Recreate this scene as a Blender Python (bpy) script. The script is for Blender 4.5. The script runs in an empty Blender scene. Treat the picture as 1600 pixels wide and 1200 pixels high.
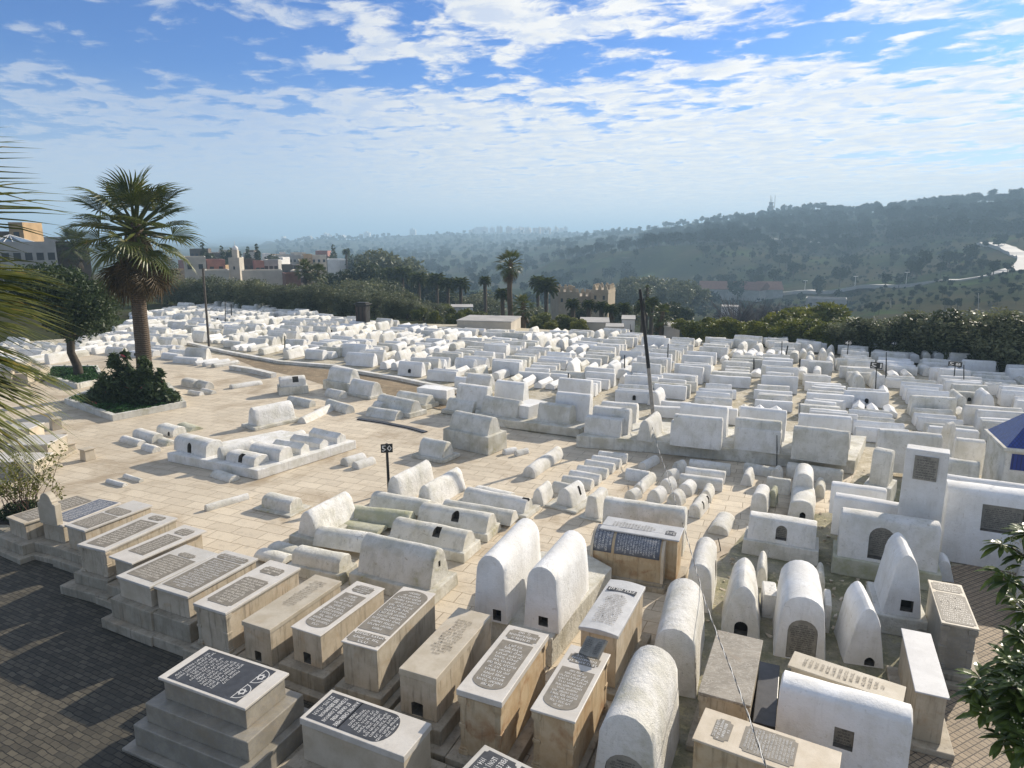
import bpy, bmesh, math, random
from mathutils import Vector, Matrix, noise
R = math.radians
sc = bpy.context.scene
COL = sc.collection
random.seed(7)

# ------------------------------------------------------------------ camera
F_PX = 1063.0; PITCH = math.atan(225 / F_PX); CH = 9.0
cam = bpy.data.cameras.new("camera"); camo = bpy.data.objects.new("camera", cam); COL.objects.link(camo)
cam.sensor_width = 36.0; cam.lens = 36.0 * F_PX / 1600; cam.clip_start = 0.1; cam.clip_end = 40000
camo.location = (0, 0, CH); camo.rotation_euler = (R(90) - PITCH, 0, 0)
sc.camera = camo
# ------------------------------------------------------------------ exposure
sc.view_settings.view_transform = 'Standard'; sc.view_settings.look = 'None'
sc.view_settings.exposure = 0.50; sc.view_settings.gamma = 1.0
sc.cycles.max_bounces = 6; sc.cycles.diffuse_bounces = 3; sc.cycles.volume_bounces = 0
sc.cycles.transparent_max_bounces = 8
sc.cycles.use_denoising = True
# ------------------------------------------------------------------ sun
SAZ, SEL = R(47), R(26)
SUN = Vector((math.sin(SAZ) * math.cos(SEL), math.cos(SAZ) * math.cos(SEL), math.sin(SEL)))
sl = bpy.data.lights.new("sun", 'SUN'); sl.energy = 5.0; sl.angle = R(0.5); sl.color = (1.0, 0.90, 0.76)
so = bpy.data.objects.new("sun", sl); COL.objects.link(so)
so.rotation_euler = SUN.to_track_quat('Z', 'Y').to_euler()
# ------------------------------------------------------------------ sky with altocumulus
W = bpy.data.worlds.new("World"); sc.world = W; W.use_nodes = True
wt = W.node_tree; wn = wt.nodes; wn.clear()
def N(nt, typ, **kw):
    n = nt.nodes.new(typ)
    for k, v in kw.items():
        if k == 'inp':
            for i, val in v.items(): n.inputs[i].default_value = val
        else: setattr(n, k, v)
    return n
def M(nt, op, a, b=None, c=None, clamp=False):
    n = nt.nodes.new('ShaderNodeMath'); n.operation = op; n.use_clamp = clamp
    for i, v in enumerate((a, b, c)):
        if v is None: continue
        if isinstance(v, (int, float)): n.inputs[i].default_value = v
        else: nt.links.new(v, n.inputs[i])
    return n.outputs[0]
def MR(nt, v, a, b, c=0.0, d=1.0, smooth=True):
    n = nt.nodes.new('ShaderNodeMapRange'); n.interpolation_type = 'SMOOTHSTEP' if smooth else 'LINEAR'
    nt.links.new(v, n.inputs[0])
    for i, x in enumerate((a, b, c, d)): n.inputs[i + 1].default_value = x
    return n.outputs[0]
def MIX(nt, f, a, b, mode='MIX'):
    n = nt.nodes.new('ShaderNodeMix'); n.data_type = 'RGBA'; n.blend_type = mode
    for i, v in ((0, f), (6, a), (7, b)):
        if isinstance(v, (int, float)): n.inputs[i].default_value = v
        elif isinstance(v, tuple): n.inputs[i].default_value = v if len(v) == 4 else v + (1,)
        else: nt.links.new(v, n.inputs[i])
    return n.outputs[2]
sky = N(wt, 'ShaderNodeTexSky', sky_type='NISHITA', sun_disc=False, sun_elevation=SEL, sun_rotation=SAZ,
        altitude=400, air_density=1.0, dust_density=0.6, ozone_density=2.5)
tc = N(wt, 'ShaderNodeTexCoord'); sp = N(wt, 'ShaderNodeSeparateXYZ'); wt.links.new(tc.outputs['Generated'], sp.inputs[0])
zc = M(wt, 'MAXIMUM', sp.outputs[2], 0.0)
zz = M(wt, 'ADD', zc, 0.045)
u = M(wt, 'DIVIDE', sp.outputs[0], zz); v = M(wt, 'DIVIDE', sp.outputs[1], zz)
# rows of cloud run a little obliquely
uu = M(wt, 'ADD', M(wt, 'MULTIPLY', u, 1.0), M(wt, 'MULTIPLY', v, 0.10))
vv = M(wt, 'ADD', M(wt, 'MULTIPLY', v, 1.0), M(wt, 'MULTIPLY', u, 0.12))
cb = N(wt, 'ShaderNodeCombineXYZ'); wt.links.new(uu, cb.inputs[0]); wt.links.new(vv, cb.inputs[1])
n1 = N(wt, 'ShaderNodeTexNoise', inp={2: 2.9, 3: 6.0, 4: 0.55, 8: 0.35}); wt.links.new(cb.outputs[0], n1.inputs[0])
n2 = N(wt, 'ShaderNodeTexNoise', inp={2: 0.55, 3: 3.0, 4: 0.5}); wt.links.new(cb.outputs[0], n2.inputs[0])
vo = N(wt, 'ShaderNodeTexVoronoi', feature='SMOOTH_F1', inp={2: 4.2}); vo.inputs['Smoothness'].default_value = 0.6
mixv = N(wt, 'ShaderNodeVectorMath', operation='MULTIPLY_ADD'); wt.links.new(n1.outputs[1], mixv.inputs[0])
mixv.inputs[1].default_value = (0.35, 0.35, 0); wt.links.new(cb.outputs[0], mixv.inputs[2])
wt.links.new(mixv.outputs[0], vo.inputs[0])
def blob(cu, cv, ru, rv, rot=0.0):
    a = M(wt, 'SUBTRACT', u, cu); b = M(wt, 'SUBTRACT', v, cv)
    c, s = math.cos(rot), math.sin(rot)
    p = M(wt, 'DIVIDE', M(wt, 'ADD', M(wt, 'MULTIPLY', a, c), M(wt, 'MULTIPLY', b, s)), ru)
    q = M(wt, 'DIVIDE', M(wt, 'SUBTRACT', M(wt, 'MULTIPLY', b, c), M(wt, 'MULTIPLY', a, s)), rv)
    d = M(wt, 'SQRT', M(wt, 'ADD', M(wt, 'MULTIPLY', p, p), M(wt, 'MULTIPLY', q, q)))
    return MR(wt, d, 0.3, 1.15, 1.0, 0.0)
gap = blob(-1.75, 3.1, 1.6, 1.25, 0.0)
for b in (blob(-0.35, 3.75, 1.3, 0.35, -0.08), blob(1.55, 3.2, 1.3, 0.33, 0.0), blob(4.7, 6.2, 2.4, 1.0, 0.12), blob(-3.2, 4.8, 1.3, 1.0, 0.3)):
    gap = M(wt, 'MAXIMUM', gap, b)
dens = M(wt, 'ADD', M(wt, 'MULTIPLY', n1.outputs[0], 1.0), M(wt, 'MULTIPLY', n2.outputs[0], 0.35))
dens = M(wt, 'SUBTRACT', dens, M(wt, 'MULTIPLY', vo.outputs[0], 0.30))
dens = M(wt, 'SUBTRACT', dens, M(wt, 'MULTIPLY', gap, 0.17))
# clouds pack together towards the horizon, thin slightly overhead; unseen cloud is added behind the camera for neutral fill
dens = M(wt, 'ADD', dens, MR(wt, zc, 0.03, 0.26, 0.09, 0.0))
dens = M(wt, 'SUBTRACT', dens, MR(wt, zc, 0.40, 0.60, 0.0, 0.02))
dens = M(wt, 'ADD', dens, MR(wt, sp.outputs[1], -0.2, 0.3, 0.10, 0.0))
dens = M(wt, 'ADD', dens, MR(wt, v, 3.6, 6.0, 0.0, 0.06))
n3 = N(wt, 'ShaderNodeTexNoise', inp={2: 7.0, 3: 5.0, 4: 0.62}); wt.links.new(mixv.outputs[0], n3.inputs[0])
dens = M(wt, 'ADD', dens, M(wt, 'MULTIPLY', M(wt, 'SUBTRACT', n3.outputs[0], 0.5), 0.55))
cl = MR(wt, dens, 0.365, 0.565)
sund = N(wt, 'ShaderNodeVectorMath', operation='DOT_PRODUCT'); wt.links.new(tc.outputs['Generated'], sund.inputs[0])
sund.inputs[1].default_value = SUN
toward = MR(wt, sund.outputs['Value'], 0.30, 0.88)
bright = MIX(wt, toward, (4.9, 5.2, 5.7), (8.0, 7.8, 7.4))
thick = MR(wt, dens, 0.54, 0.78)
tex = MR(wt, n3.outputs[0], 0.62, 0.36)
ccol = MIX(wt, M(wt, 'MULTIPLY', thick, 0.22), bright, (3.8, 4.4, 5.3))
ccol = MIX(wt, M(wt, 'MULTIPLY', tex, 0.38), ccol, (3.9, 4.8, 6.2))
skyc = MIX(wt, 1.0, sky.outputs[0], (0.30, 0.55, 0.95), 'MULTIPLY')
hz = MR(wt, zc, 0.0, 0.22, 0.72, 0.0)
hcol = MIX(wt, toward, (4.8, 5.4, 5.9), (6.9, 7.1, 7.1))
skyc = MIX(wt, hz, skyc, hcol)
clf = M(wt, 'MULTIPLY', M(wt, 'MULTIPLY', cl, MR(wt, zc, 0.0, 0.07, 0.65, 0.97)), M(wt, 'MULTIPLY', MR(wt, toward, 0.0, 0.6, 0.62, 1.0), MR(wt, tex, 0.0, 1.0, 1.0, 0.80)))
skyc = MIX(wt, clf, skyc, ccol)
bg = N(wt, 'ShaderNodeBackground'); bg.inputs[1].default_value = 0.1; wt.links.new(skyc, bg.inputs[0])
wo = N(wt, 'ShaderNodeOutputWorld'); wt.links.new(bg.outputs[0], wo.inputs[0])

# ------------------------------------------------------------------ projection helpers (photo measurements -> metres)
cP, sP = math.cos(PITCH), math.sin(PITCH)
def ray(x, y):
    dx = (x - 800) / F_PX; dy = -(y - 600) / F_PX
    return Vector((dx, cP + dy * sP, -sP + dy * cP))
def G(x, y, z=0.0):
    d = ray(x, y); t = (z - CH) / d.z
    return Vector((d.x * t, d.y * t, z))
def PD(x, y, dist):                                # point seen at (x, y), dist metres away along the ground
    d = ray(x, y); t = dist / math.hypot(d.x, d.y)
    return Vector((d.x * t, d.y * t, CH + d.z * t))
def proj(p):
    z = p[2] - CH; fw = p[1] * cP - z * sP; up = p[1] * sP + z * cP
    return (800 + F_PX * p[0] / fw, 600 - F_PX * up / fw)
def solve(fn, target, lo, hi):                     # fn increasing
    for _ in range(34):
        m = (lo + hi) / 2
        if fn(m) < target: lo = m
        else: hi = m
    return (lo + hi) / 2

# ------------------------------------------------------------------ object helpers
def tag(o, label=None, cat=None, group=None, kind=None):
    if label: o['label'] = label
    if cat: o['category'] = cat
    if group: o['group'] = group
    if kind: o['kind'] = kind
    return o
def empty(name, loc, rz=0.0):
    o = bpy.data.objects.new(name, None); COL.objects.link(o); o.location = loc; o.rotation_euler = (0, 0, rz)
    o.empty_display_size = 0.2
    return o
def link(name, me, parent=None, loc=None, rot=None):
    o = bpy.data.objects.new(name, me); COL.objects.link(o)
    if parent: o.parent = parent
    if loc is not None: o.location = loc
    if rot is not None: o.rotation_euler = rot
    return o
def copy_tree(o, parent=None):
    c = o.copy(); COL.objects.link(c); c.parent = parent
    for ch in o.children: copy_tree(ch, c)
    return c
class MB:
    def __init__(s): s.v = []; s.f = []; s.m = []
    def add(s, vs, fs, mi=0):
        b = len(s.v); s.v += [tuple(p) for p in vs]; s.f += [tuple(i + b for i in f) for f in fs]; s.m += [mi] * len(fs)
    def box(s, x0, x1, y0, y1, z0, z1, mi=0, tx=0.0, ty=0.0):
        vs = [(x0, y0, z0), (x1, y0, z0), (x1, y1, z0), (x0, y1, z0),
              (x0 + tx, y0 + ty, z1), (x1 - tx, y0 + ty, z1), (x1 - tx, y1 - ty, z1), (x0 + tx, y1 - ty, z1)]
        s.add(vs, [(3, 2, 1, 0), (4, 5, 6, 7), (0, 1, 5, 4), (1, 2, 6, 5), (2, 3, 7, 6), (3, 0, 4, 7)], mi)
    def prism(s, poly, z0, z1, mi=0):
        n = len(poly)
        s.add([(p[0], p[1], z0) for p in poly] + [(p[0], p[1], z1) for p in poly],
              [tuple(range(n))[::-1], tuple(range(n, 2 * n))] + [(i, (i + 1) % n, n + (i + 1) % n, n + i) for i in range(n)], mi)
    def tube(s, pts, rad, n=8, mi=0, cap=True):
        rings = []
        for i, p in enumerate(pts):
            p = Vector(p); a = Vector(pts[max(i - 1, 0)]); b = Vector(pts[min(i + 1, len(pts) - 1)])
            t = (b - a).normalized(); r = rad[i] if isinstance(rad, (list, tuple)) else rad
            up = Vector((0, 0, 1)) if abs(t.z) < 0.95 else Vector((0, 1, 0))
            e1 = t.cross(up).normalized(); e2 = t.cross(e1)
            rings.append([p + e1 * (r * math.cos(2 * math.pi * k / n)) + e2 * (r * math.sin(2 * math.pi * k / n)) for k in range(n)])
        vs = [q for rg in rings for q in rg]; fs = []
        for i in range(len(rings) - 1):
            for k in range(n):
                fs.append((i * n + k, i * n + (k + 1) % n, (i + 1) * n + (k + 1) % n, (i + 1) * n + k))
        if cap: fs += [tuple(range(n))[::-1], tuple(range((len(rings) - 1) * n, len(rings) * n))]
        s.add(vs, fs, mi)
    def mesh(s, name, mats, smooth=None):
        me = bpy.data.meshes.new(name); me.from_pydata(s.v, [], s.f)
        for m in (mats if isinstance(mats, (list, tuple)) else [mats]): me.materials.append(m)
        if any(s.m): me.polygons.foreach_set('material_index', s.m)
        me.update()
        if smooth is not None:
            me.polygons.foreach_set('use_smooth', [True] * len(me.polygons)); me.set_sharp_from_angle(angle=R(smooth))
        return me
    def build(s, name, mats, parent=None, smooth=None, loc=None, rot=None):
        return link(name, s.mesh(name, mats, smooth), parent, loc, rot)
def bevel(o, w=0.01, seg=2):
    m = o.modifiers.new('bevel', 'BEVEL'); m.width = w; m.segments = seg; m.limit_method = 'ANGLE'; m.angle_limit = R(40)
    return o

# ------------------------------------------------------------------ materials
def newmat(name):
    m = bpy.data.materials.new(name); m.use_nodes = True; nt = m.node_tree
    return m, nt, nt.nodes['Principled BSDF']
def POS(nt, rot=0.0, scale=(1, 1, 1), src=None):
    if src is None: src = N(nt, 'ShaderNodeNewGeometry').outputs['Position']
    mp = N(nt, 'ShaderNodeMapping'); nt.links.new(src, mp.inputs[0])
    mp.inputs['Rotation'].default_value = (0, 0, rot); mp.inputs['Scale'].default_value = scale
    return mp.outputs[0]
def NZ(nt, vec, scale, detail=3.0, rough=0.55, dist=0.0):
    n = N(nt, 'ShaderNodeTexNoise'); nt.links.new(vec, n.inputs['Vector'])
    n.inputs['Scale'].default_value = scale; n.inputs['Detail'].default_value = detail
    n.inputs['Roughness'].default_value = rough; n.inputs['Distortion'].default_value = dist
    return n.outputs[0]
def BUMP(nt, bsdf, h, strength=0.3, dist=0.02):
    b = N(nt, 'ShaderNodeBump'); b.inputs['Strength'].default_value = strength; b.inputs['Distance'].default_value = dist
    nt.links.new(h, b.inputs['Height']); nt.links.new(b.outputs[0], bsdf.inputs['Normal'])
def whitewash(name, a=(0.80, 0.785, 0.75), b=(0.66, 0.64, 0.57), moss=0.4, grime=0.55, bump=0.9):
    m, nt, bs = newmat(name); p = POS(nt)
    oi = N(nt, 'ShaderNodeObjectInfo')
    c = MIX(nt, MR(nt, NZ(nt, p, 1.6, 5, 0.6), 0.36, 0.66), a, b)
    # moss and lichen patches
    mm = MR(nt, NZ(nt, p, 0.8, 4, 0.65), 0.57, 0.72); m2 = MR(nt, NZ(nt, p, 9.0, 4, 0.7), 0.42, 0.62)
    c = MIX(nt, M(nt, 'MULTIPLY', M(nt, 'MULTIPLY', mm, m2), moss), c, (0.36, 0.34, 0.17))
    # grey weather streaks running down
    st = MR(nt, NZ(nt, POS(nt, 0, (5, 5, 0.7)), 1.6, 4, 0.6), 0.52, 0.74)
    c = MIX(nt, M(nt, 'MULTIPLY', st, grime * 0.6), c, (0.36, 0.35, 0.32))
    # fine mildew speckle and chipped spots
    sp_ = MR(nt, NZ(nt, p, 22.0, 5, 0.75), 0.56, 0.72)
    c = MIX(nt, M(nt, 'MULTIPLY', sp_, grime), c, (0.24, 0.235, 0.22))
    ch = MR(nt, NZ(nt, p, 6.0, 2, 0.5), 0.70, 0.74)
    c = MIX(nt, M(nt, 'MULTIPLY', ch, grime * 0.9), c, (0.42, 0.37, 0.28))
    # hairline cracks and patched plaster
    wv = N(nt, 'ShaderNodeVectorMath', operation='MULTIPLY_ADD'); nn_ = N(nt, 'ShaderNodeTexNoise'); nt.links.new(p, nn_.inputs[0]); nn_.inputs['Scale'].default_value = 3.0
    nt.links.new(nn_.outputs[1], wv.inputs[0]); wv.inputs[1].default_value = (0.35, 0.35, 0.35); nt.links.new(p, wv.inputs[2])
    vc = N(nt, 'ShaderNodeTexVoronoi', feature='DISTANCE_TO_EDGE', inp={2: 1.1}); nt.links.new(wv.outputs[0], vc.inputs[0])
    ck = M(nt, 'MULTIPLY', MR(nt, vc.outputs[0], 0.002, 0.008, 1.0, 0.0), MR(nt, NZ(nt, p, 0.7, 2), 0.58, 0.66))
    c = MIX(nt, M(nt, 'MULTIPLY', ck, min(0.7, grime * 0.8)), c, (0.25, 0.23, 0.19))
    c = MIX(nt, M(nt, 'MULTIPLY', MR(nt, NZ(nt, p, 2.6, 3, 0.5, 0.6), 0.60, 0.63), grime * 0.55), c, tuple(x * 0.9 for x in b))
    # every grave was last limewashed in another year
    c = MIX(nt, 1.0, c, MIX(nt, oi.outputs['Random'], (1.0, 1.0, 1.0), (0.86, 0.855, 0.84)), 'MULTIPLY')
    nt.links.new(c, bs.inputs['Base Color']); bs.inputs['Roughness'].default_value = 0.92
    bs.inputs['Specular IOR Level'].default_value = 0.15
    h = M(nt, 'ADD', NZ(nt, p, 9, 5, 0.65), M(nt, 'MULTIPLY', NZ(nt, p, 45, 3, 0.6), 0.5))
    BUMP(nt, bs, h, bump, 0.03)
    return m
def stone(name, a, b, stain=(0.40, 0.24, 0.10), stainf=0.35, vein=0.0, veincol=(0.3, 0.3, 0.3), rough=0.75, drip=0.3, bump=0.25, scale=1.0):
    m, nt, bs = newmat(name); p = POS(nt)
    oi = N(nt, 'ShaderNodeObjectInfo')
    c = MIX(nt, MR(nt, NZ(nt, p, 3.0 * scale, 6, 0.6), 0.34, 0.66), a, b)
    if stainf:
        c = MIX(nt, M(nt, 'MULTIPLY', MR(nt, NZ(nt, p, 2.0, 4, 0.65, 0.8), 0.50, 0.75), stainf), c, stain)
    if drip:
        st = MR(nt, NZ(nt, POS(nt, 0, (6, 6, 0.6)), 2.0, 5, 0.65), 0.5, 0.72)
        c = MIX(nt, M(nt, 'MULTIPLY', st, drip), c, tuple(x * 0.35 for x in b))
    if vein:
        nv = NZ(nt, POS(nt, 0.6, (1, 2.2, 1.4)), 2.2, 6, 0.6, 2.2)
        vv_ = MR(nt, M(nt, 'ABSOLUTE', M(nt, 'SUBTRACT', nv, 0.5)), 0.0, 0.035, 1.0, 0.0)
        c = MIX(nt, M(nt, 'MULTIPLY', vv_, vein), c, veincol)
    c = MIX(nt, M(nt, 'MULTIPLY', MR(nt, NZ(nt, p, 35, 4, 0.7), 0.55, 0.75), 0.3), c, tuple(x * 0.4 for x in b))
    c = MIX(nt, 1.0, c, MIX(nt, oi.outputs['Random'], (1.06, 1.03, 1.0), (0.86, 0.86, 0.85)), 'MULTIPLY')
    nt.links.new(c, bs.inputs['Base Color']); bs.inputs['Roughness'].default_value = rough
    BUMP(nt, bs, NZ(nt, p, 30, 5, 0.6), bump, 0.01)
    return m
def plain(name, col, rough=0.8, var=0.25, scale=4.0, metal=0.0, bump=0.15):
    m, nt, bs = newmat(name); p = POS(nt)
    c = MIX(nt, MR(nt, NZ(nt, p, scale, 5, 0.6), 0.3, 0.7), col, tuple(x * (1 - var) for x in col))
    nt.links.new(c, bs.inputs['Base Color']); bs.inputs['Roughness'].default_value = rough; bs.inputs['Metallic'].default_value = metal
    if bump: BUMP(nt, bs, NZ(nt, p, scale * 6, 3), bump, 0.01)
    return m
def leafmat(name, dark, light, rough=0.55, scale=1.2, trans=0.25, third=None, spec=0.3):
    m, nt, bs = newmat(name); p = POS(nt)
    f = MR(nt, NZ(nt, p, scale, 3, 0.6), 0.35, 0.65); f2 = NZ(nt, p, 14.0, 2, 0.5)
    c = MIX(nt, M(nt, 'MULTIPLY', M(nt, 'ADD', f, MR(nt, f2, 0.35, 0.65)), 0.5), dark, light)
    if third: c = MIX(nt, MR(nt, NZ(nt, p, 5.0, 3, 0.6), 0.58, 0.68), c, third)
    oi = N(nt, 'ShaderNodeObjectInfo')
    c = MIX(nt, 1.0, c, MIX(nt, oi.outputs['Random'], (1.12, 1.1, 1.0), (0.8, 0.84, 0.8)), 'MULTIPLY')
    nt.links.new(c, bs.inputs['Base Color']); bs.inputs['Roughness'].default_value = rough
    bs.inputs['Specular IOR Level'].default_value = spec
    if trans:
        tr = N(nt, 'ShaderNodeBsdfTranslucent'); nt.links.new(c, tr.inputs[0])
        mx = N(nt, 'ShaderNodeMixShader'); mx.inputs[0].default_value = trans
        nt.links.new(bs.outputs[0], mx.inputs[1]); nt.links.new(tr.outputs[0], mx.inputs[2])
        nt.links.new(mx.outputs[0], nt.nodes['Material Output'].inputs[0])
    return m
MW = whitewash('limewash'); MWo = whitewash('old_limewash', (0.74, 0.725, 0.67), (0.585, 0.565, 0.485), 0.7, 0.7)
MWf = whitewash('fresh_limewash', (0.82, 0.82, 0.81), (0.73, 0.72, 0.69), 0.18, 0.30, 0.5)
MWg = whitewash('mossy_limewash', (0.55, 0.54, 0.44), (0.40, 0.40, 0.27), 1.0, 0.6)
MPL = whitewash('plinth_limewash', (0.68, 0.66, 0.59), (0.50, 0.47, 0.38), 0.9, 0.75, 0.7)
MMarb = stone('white_marble', (0.62, 0.595, 0.545), (0.55, 0.52, 0.465), stainf=0.05, vein=0.25, veincol=(0.42, 0.42, 0.42), rough=0.45, drip=0.0, bump=0.05)
MVein = stone('veined_grey_marble', (0.34, 0.315, 0.26), (0.245, 0.225, 0.18), stainf=0.12, vein=0.7, veincol=(0.24, 0.23, 0.22), rough=0.5, drip=0.1, bump=0.06)
MBeige = stone('beige_stone', (0.52, 0.46, 0.36), (0.42, 0.36, 0.265), stainf=0.35, drip=0.65)
MBeigeL = stone('light_beige_stone', (0.56, 0.50, 0.40), (0.47, 0.41, 0.31), stainf=0.15, drip=0.05, rough=0.6)
MRust = stone('rust_streaked_stone', (0.55, 0.45, 0.30), (0.46, 0.34, 0.20), stain=(0.30, 0.13, 0.04), stainf=0.7, drip=0.45)
MStep = stone('step_stone', (0.42, 0.375, 0.295), (0.30, 0.265, 0.20), stainf=0.25, drip=0.55)
MGrey = stone('rough_grey_marble', (0.30, 0.275, 0.23), (0.22, 0.20, 0.165), stainf=0.1, vein=0.6, veincol=(0.45, 0.43, 0.38), drip=0.1, bump=0.6)
MPale = stone('pale_blue_marble', (0.52, 0.53, 0.54), (0.44, 0.45, 0.46), stainf=0.0, vein=0.15, drip=0.0, rough=0.6)
MPanD = plain('black_panel', (0.055, 0.058, 0.065), 0.55, 0.35, 6)
MPanG = plain('grey_panel', (0.225, 0.20, 0.16), 0.7, 0.25, 8)
MPanB = plain('blue_grey_panel', (0.15, 0.165, 0.20), 0.6, 0.3, 8)
MLet = plain('white_letters', (0.66, 0.65, 0.62), 0.6, 0.12, 10)
MLetB = plain('cream_letters', (0.68, 0.63, 0.54), 0.6, 0.12, 10)
MLetD = plain('dark_letters', (0.06, 0.06, 0.055), 0.8, 0.3, 10)
MLetM = plain('worn_letters', (0.22, 0.19, 0.15), 0.8, 0.3, 10)
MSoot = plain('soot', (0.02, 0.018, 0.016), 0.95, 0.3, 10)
MIron = plain('black_iron', (0.022, 0.022, 0.022), 0.6, 0.3, 10, 0.3)
MPlate = plain('plaque_stone', (0.30, 0.28, 0.235), 0.8, 0.3, 7, bump=0.4)
MDark = plain('dark_stone', (0.045, 0.045, 0.05), 0.4, 0.4, 6)

# ground materials
def tiles(name, c1, c2, mort, bw, bh, ms, rot, off=0.5, dis=0.10, stain=(0.30, 0.22, 0.13), rough=0.8, bump=0.5, mfac=1.0, wear=0.4):
    m, nt, bs = newmat(name); p = POS(nt, rot)
    pd = N(nt, 'ShaderNodeVectorMath', operation='MULTIPLY_ADD')
    nn = N(nt, 'ShaderNodeTexNoise'); nt.links.new(p, nn.inputs[0]); nn.inputs['Scale'].default_value = 1.2 / max(bw, 0.3); nn.inputs['Detail'].default_value = 3
    nt.links.new(nn.outputs[1], pd.inputs[0]); pd.inputs[1].default_value = (dis * bw,) * 3; nt.links.new(p, pd.inputs[2])
    b = N(nt, 'ShaderNodeTexBrick', offset=off); nt.links.new(pd.outputs[0], b.inputs[0])
    b.inputs['Color1'].default_value = c1 + (1,); b.inputs['Color2'].default_value = c2 + (1,); b.inputs['Mortar'].default_value = mort + (1,)
    b.inputs['Scale'].default_value = 1.0; b.inputs['Mortar Size'].default_value = ms; b.inputs['Brick Width'].default_value = bw
    b.inputs['Row Height'].default_value = bh; b.inputs['Mortar Smooth'].default_value = 0.3; b.inputs['Bias'].default_value = 0.0
    c = b.outputs[0]
    c = MIX(nt, M(nt, 'MULTIPLY', MR(nt, NZ(nt, p, 0.35, 5, 0.65, 0.6), 0.48, 0.70), wear), c, stain)
    c = MIX(nt, M(nt, 'MULTIPLY', MR(nt, NZ(nt, p, 3.0, 5, 0.7), 0.50, 0.72), wear * 0.7), c, tuple(x * 0.6 for x in c2))
    c = MIX(nt, M(nt, 'MULTIPLY', MR(nt, NZ(nt, POS(nt, rot, (1, 6, 1)), 1.2, 5, 0.7), 0.55, 0.75), wear * 0.5), c, tuple(x * 1.25 for x in c1))
    c = MIX(nt, M(nt, 'MULTIPLY', MR(nt, NZ(nt, p, 0.09, 4, 0.6), 0.40, 0.62), 0.22), c, tuple(x * 0.55 for x in c2))
    c = MIX(nt, M(nt, 'MULTIPLY', MR(nt, NZ(nt, p, 26.0, 4, 0.7), 0.52, 0.72), 0.45), c, tuple(x * 0.45 for x in c2))
    nt.links.new(c, bs.inputs['Base Color']); bs.inputs['Roughness'].default_value = rough
    h = M(nt, 'SUBTRACT', M(nt, 'MULTIPLY', NZ(nt, p, 20, 4, 0.6), 0.35), b.outputs['Fac'])
    BUMP(nt, bs, h, bump, 0.012)
    return m
RV = R(22.5)
MTile = tiles('beige_tiles', (0.66, 0.57, 0.43), (0.56, 0.48, 0.36), (0.25, 0.19, 0.12), 1.05, 0.52, 0.012, RV, wear=0.75)
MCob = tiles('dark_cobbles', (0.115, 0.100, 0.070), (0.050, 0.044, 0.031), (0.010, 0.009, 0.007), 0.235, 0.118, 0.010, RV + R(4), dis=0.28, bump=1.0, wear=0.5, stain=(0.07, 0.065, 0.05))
MPav = tiles('tan_pavers', (0.36, 0.28, 0.19), (0.27, 0.21, 0.14), (0.07, 0.06, 0.05), 0.125, 0.125, 0.010, R(45 + 18), off=0.0, bump=0.9, wear=0.3)
def earth(name, a, b, c3, sc_=1.0, bump=0.6):
    m, nt, bs = newmat(name); p = POS(nt)
    c = MIX(nt, MR(nt, NZ(nt, p, 0.5 * sc_, 6, 0.65), 0.35, 0.65), a, b)
    c = MIX(nt, MR(nt, NZ(nt, p, 2.3 * sc_, 5, 0.7), 0.50, 0.66), c, c3)
    c = MIX(nt, M(nt, 'MULTIPLY', MR(nt, NZ(nt, p, 12 * sc_, 4, 0.7), 0.5, 0.7), 0.5), c, tuple(x * 0.45 for x in b))
    nt.links.new(c, bs.inputs['Base Color']); bs.inputs['Roughness'].default_value = 0.95
    BUMP(nt, bs, NZ(nt, p, 8 * sc_, 6, 0.7), bump, 0.05)
    return m
MEarth = earth('grave_ground', (0.50, 0.45, 0.35), (0.34, 0.29, 0.19), (0.60, 0.55, 0.44), 1.6)
MMoss = earth('mossy_ground', (0.34, 0.31, 0.24), (0.17, 0.165, 0.085), (0.40, 0.36, 0.22), 1.5)
MSand = earth('bare_sand', (0.27, 0.20, 0.12), (0.18, 0.135, 0.08), (0.33, 0.26, 0.165), 1.0)
MSoil = earth('bed_soil', (0.05, 0.035, 0.022), (0.03, 0.022, 0.015), (0.07, 0.05, 0.03), 3.0)
def landmat():
    m, nt, bs = newmat('hill_land'); p = POS(nt)
    c = MIX(nt, MR(nt, NZ(nt, p, 0.012, 6, 0.6), 0.38, 0.62), (0.036, 0.046, 0.022), (0.066, 0.058, 0.034))
    c = MIX(nt, MR(nt, NZ(nt, p, 0.035, 5, 0.65), 0.52, 0.66), c, (0.055, 0.080, 0.028))
    c = MIX(nt, M(nt, 'MULTIPLY', MR(nt, NZ(nt, p, 0.11, 5, 0.7, 1.0), 0.52, 0.70), 0.7), c, (0.018, 0.024, 0.015))
    c = MIX(nt, M(nt, 'MULTIPLY', MR(nt, NZ(nt, p, 0.05, 4, 0.6, 2.0), 0.64, 0.70), 0.5), c, (0.14, 0.12, 0.08))
    nt.links.new(c, bs.inputs['Base Color']); bs.inputs['Roughness'].default_value = 1.0
    bs.inputs['Specular IOR Level'].default_value = 0.0
    return m
MLand = landmat()
MRoad = plain('pale_asphalt', (0.34, 0.325, 0.30), 0.75, 0.15, 0.5)
MKerb = plain('road_kerb', (0.10, 0.10, 0.09), 0.9, 0.3, 1.0)
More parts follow.
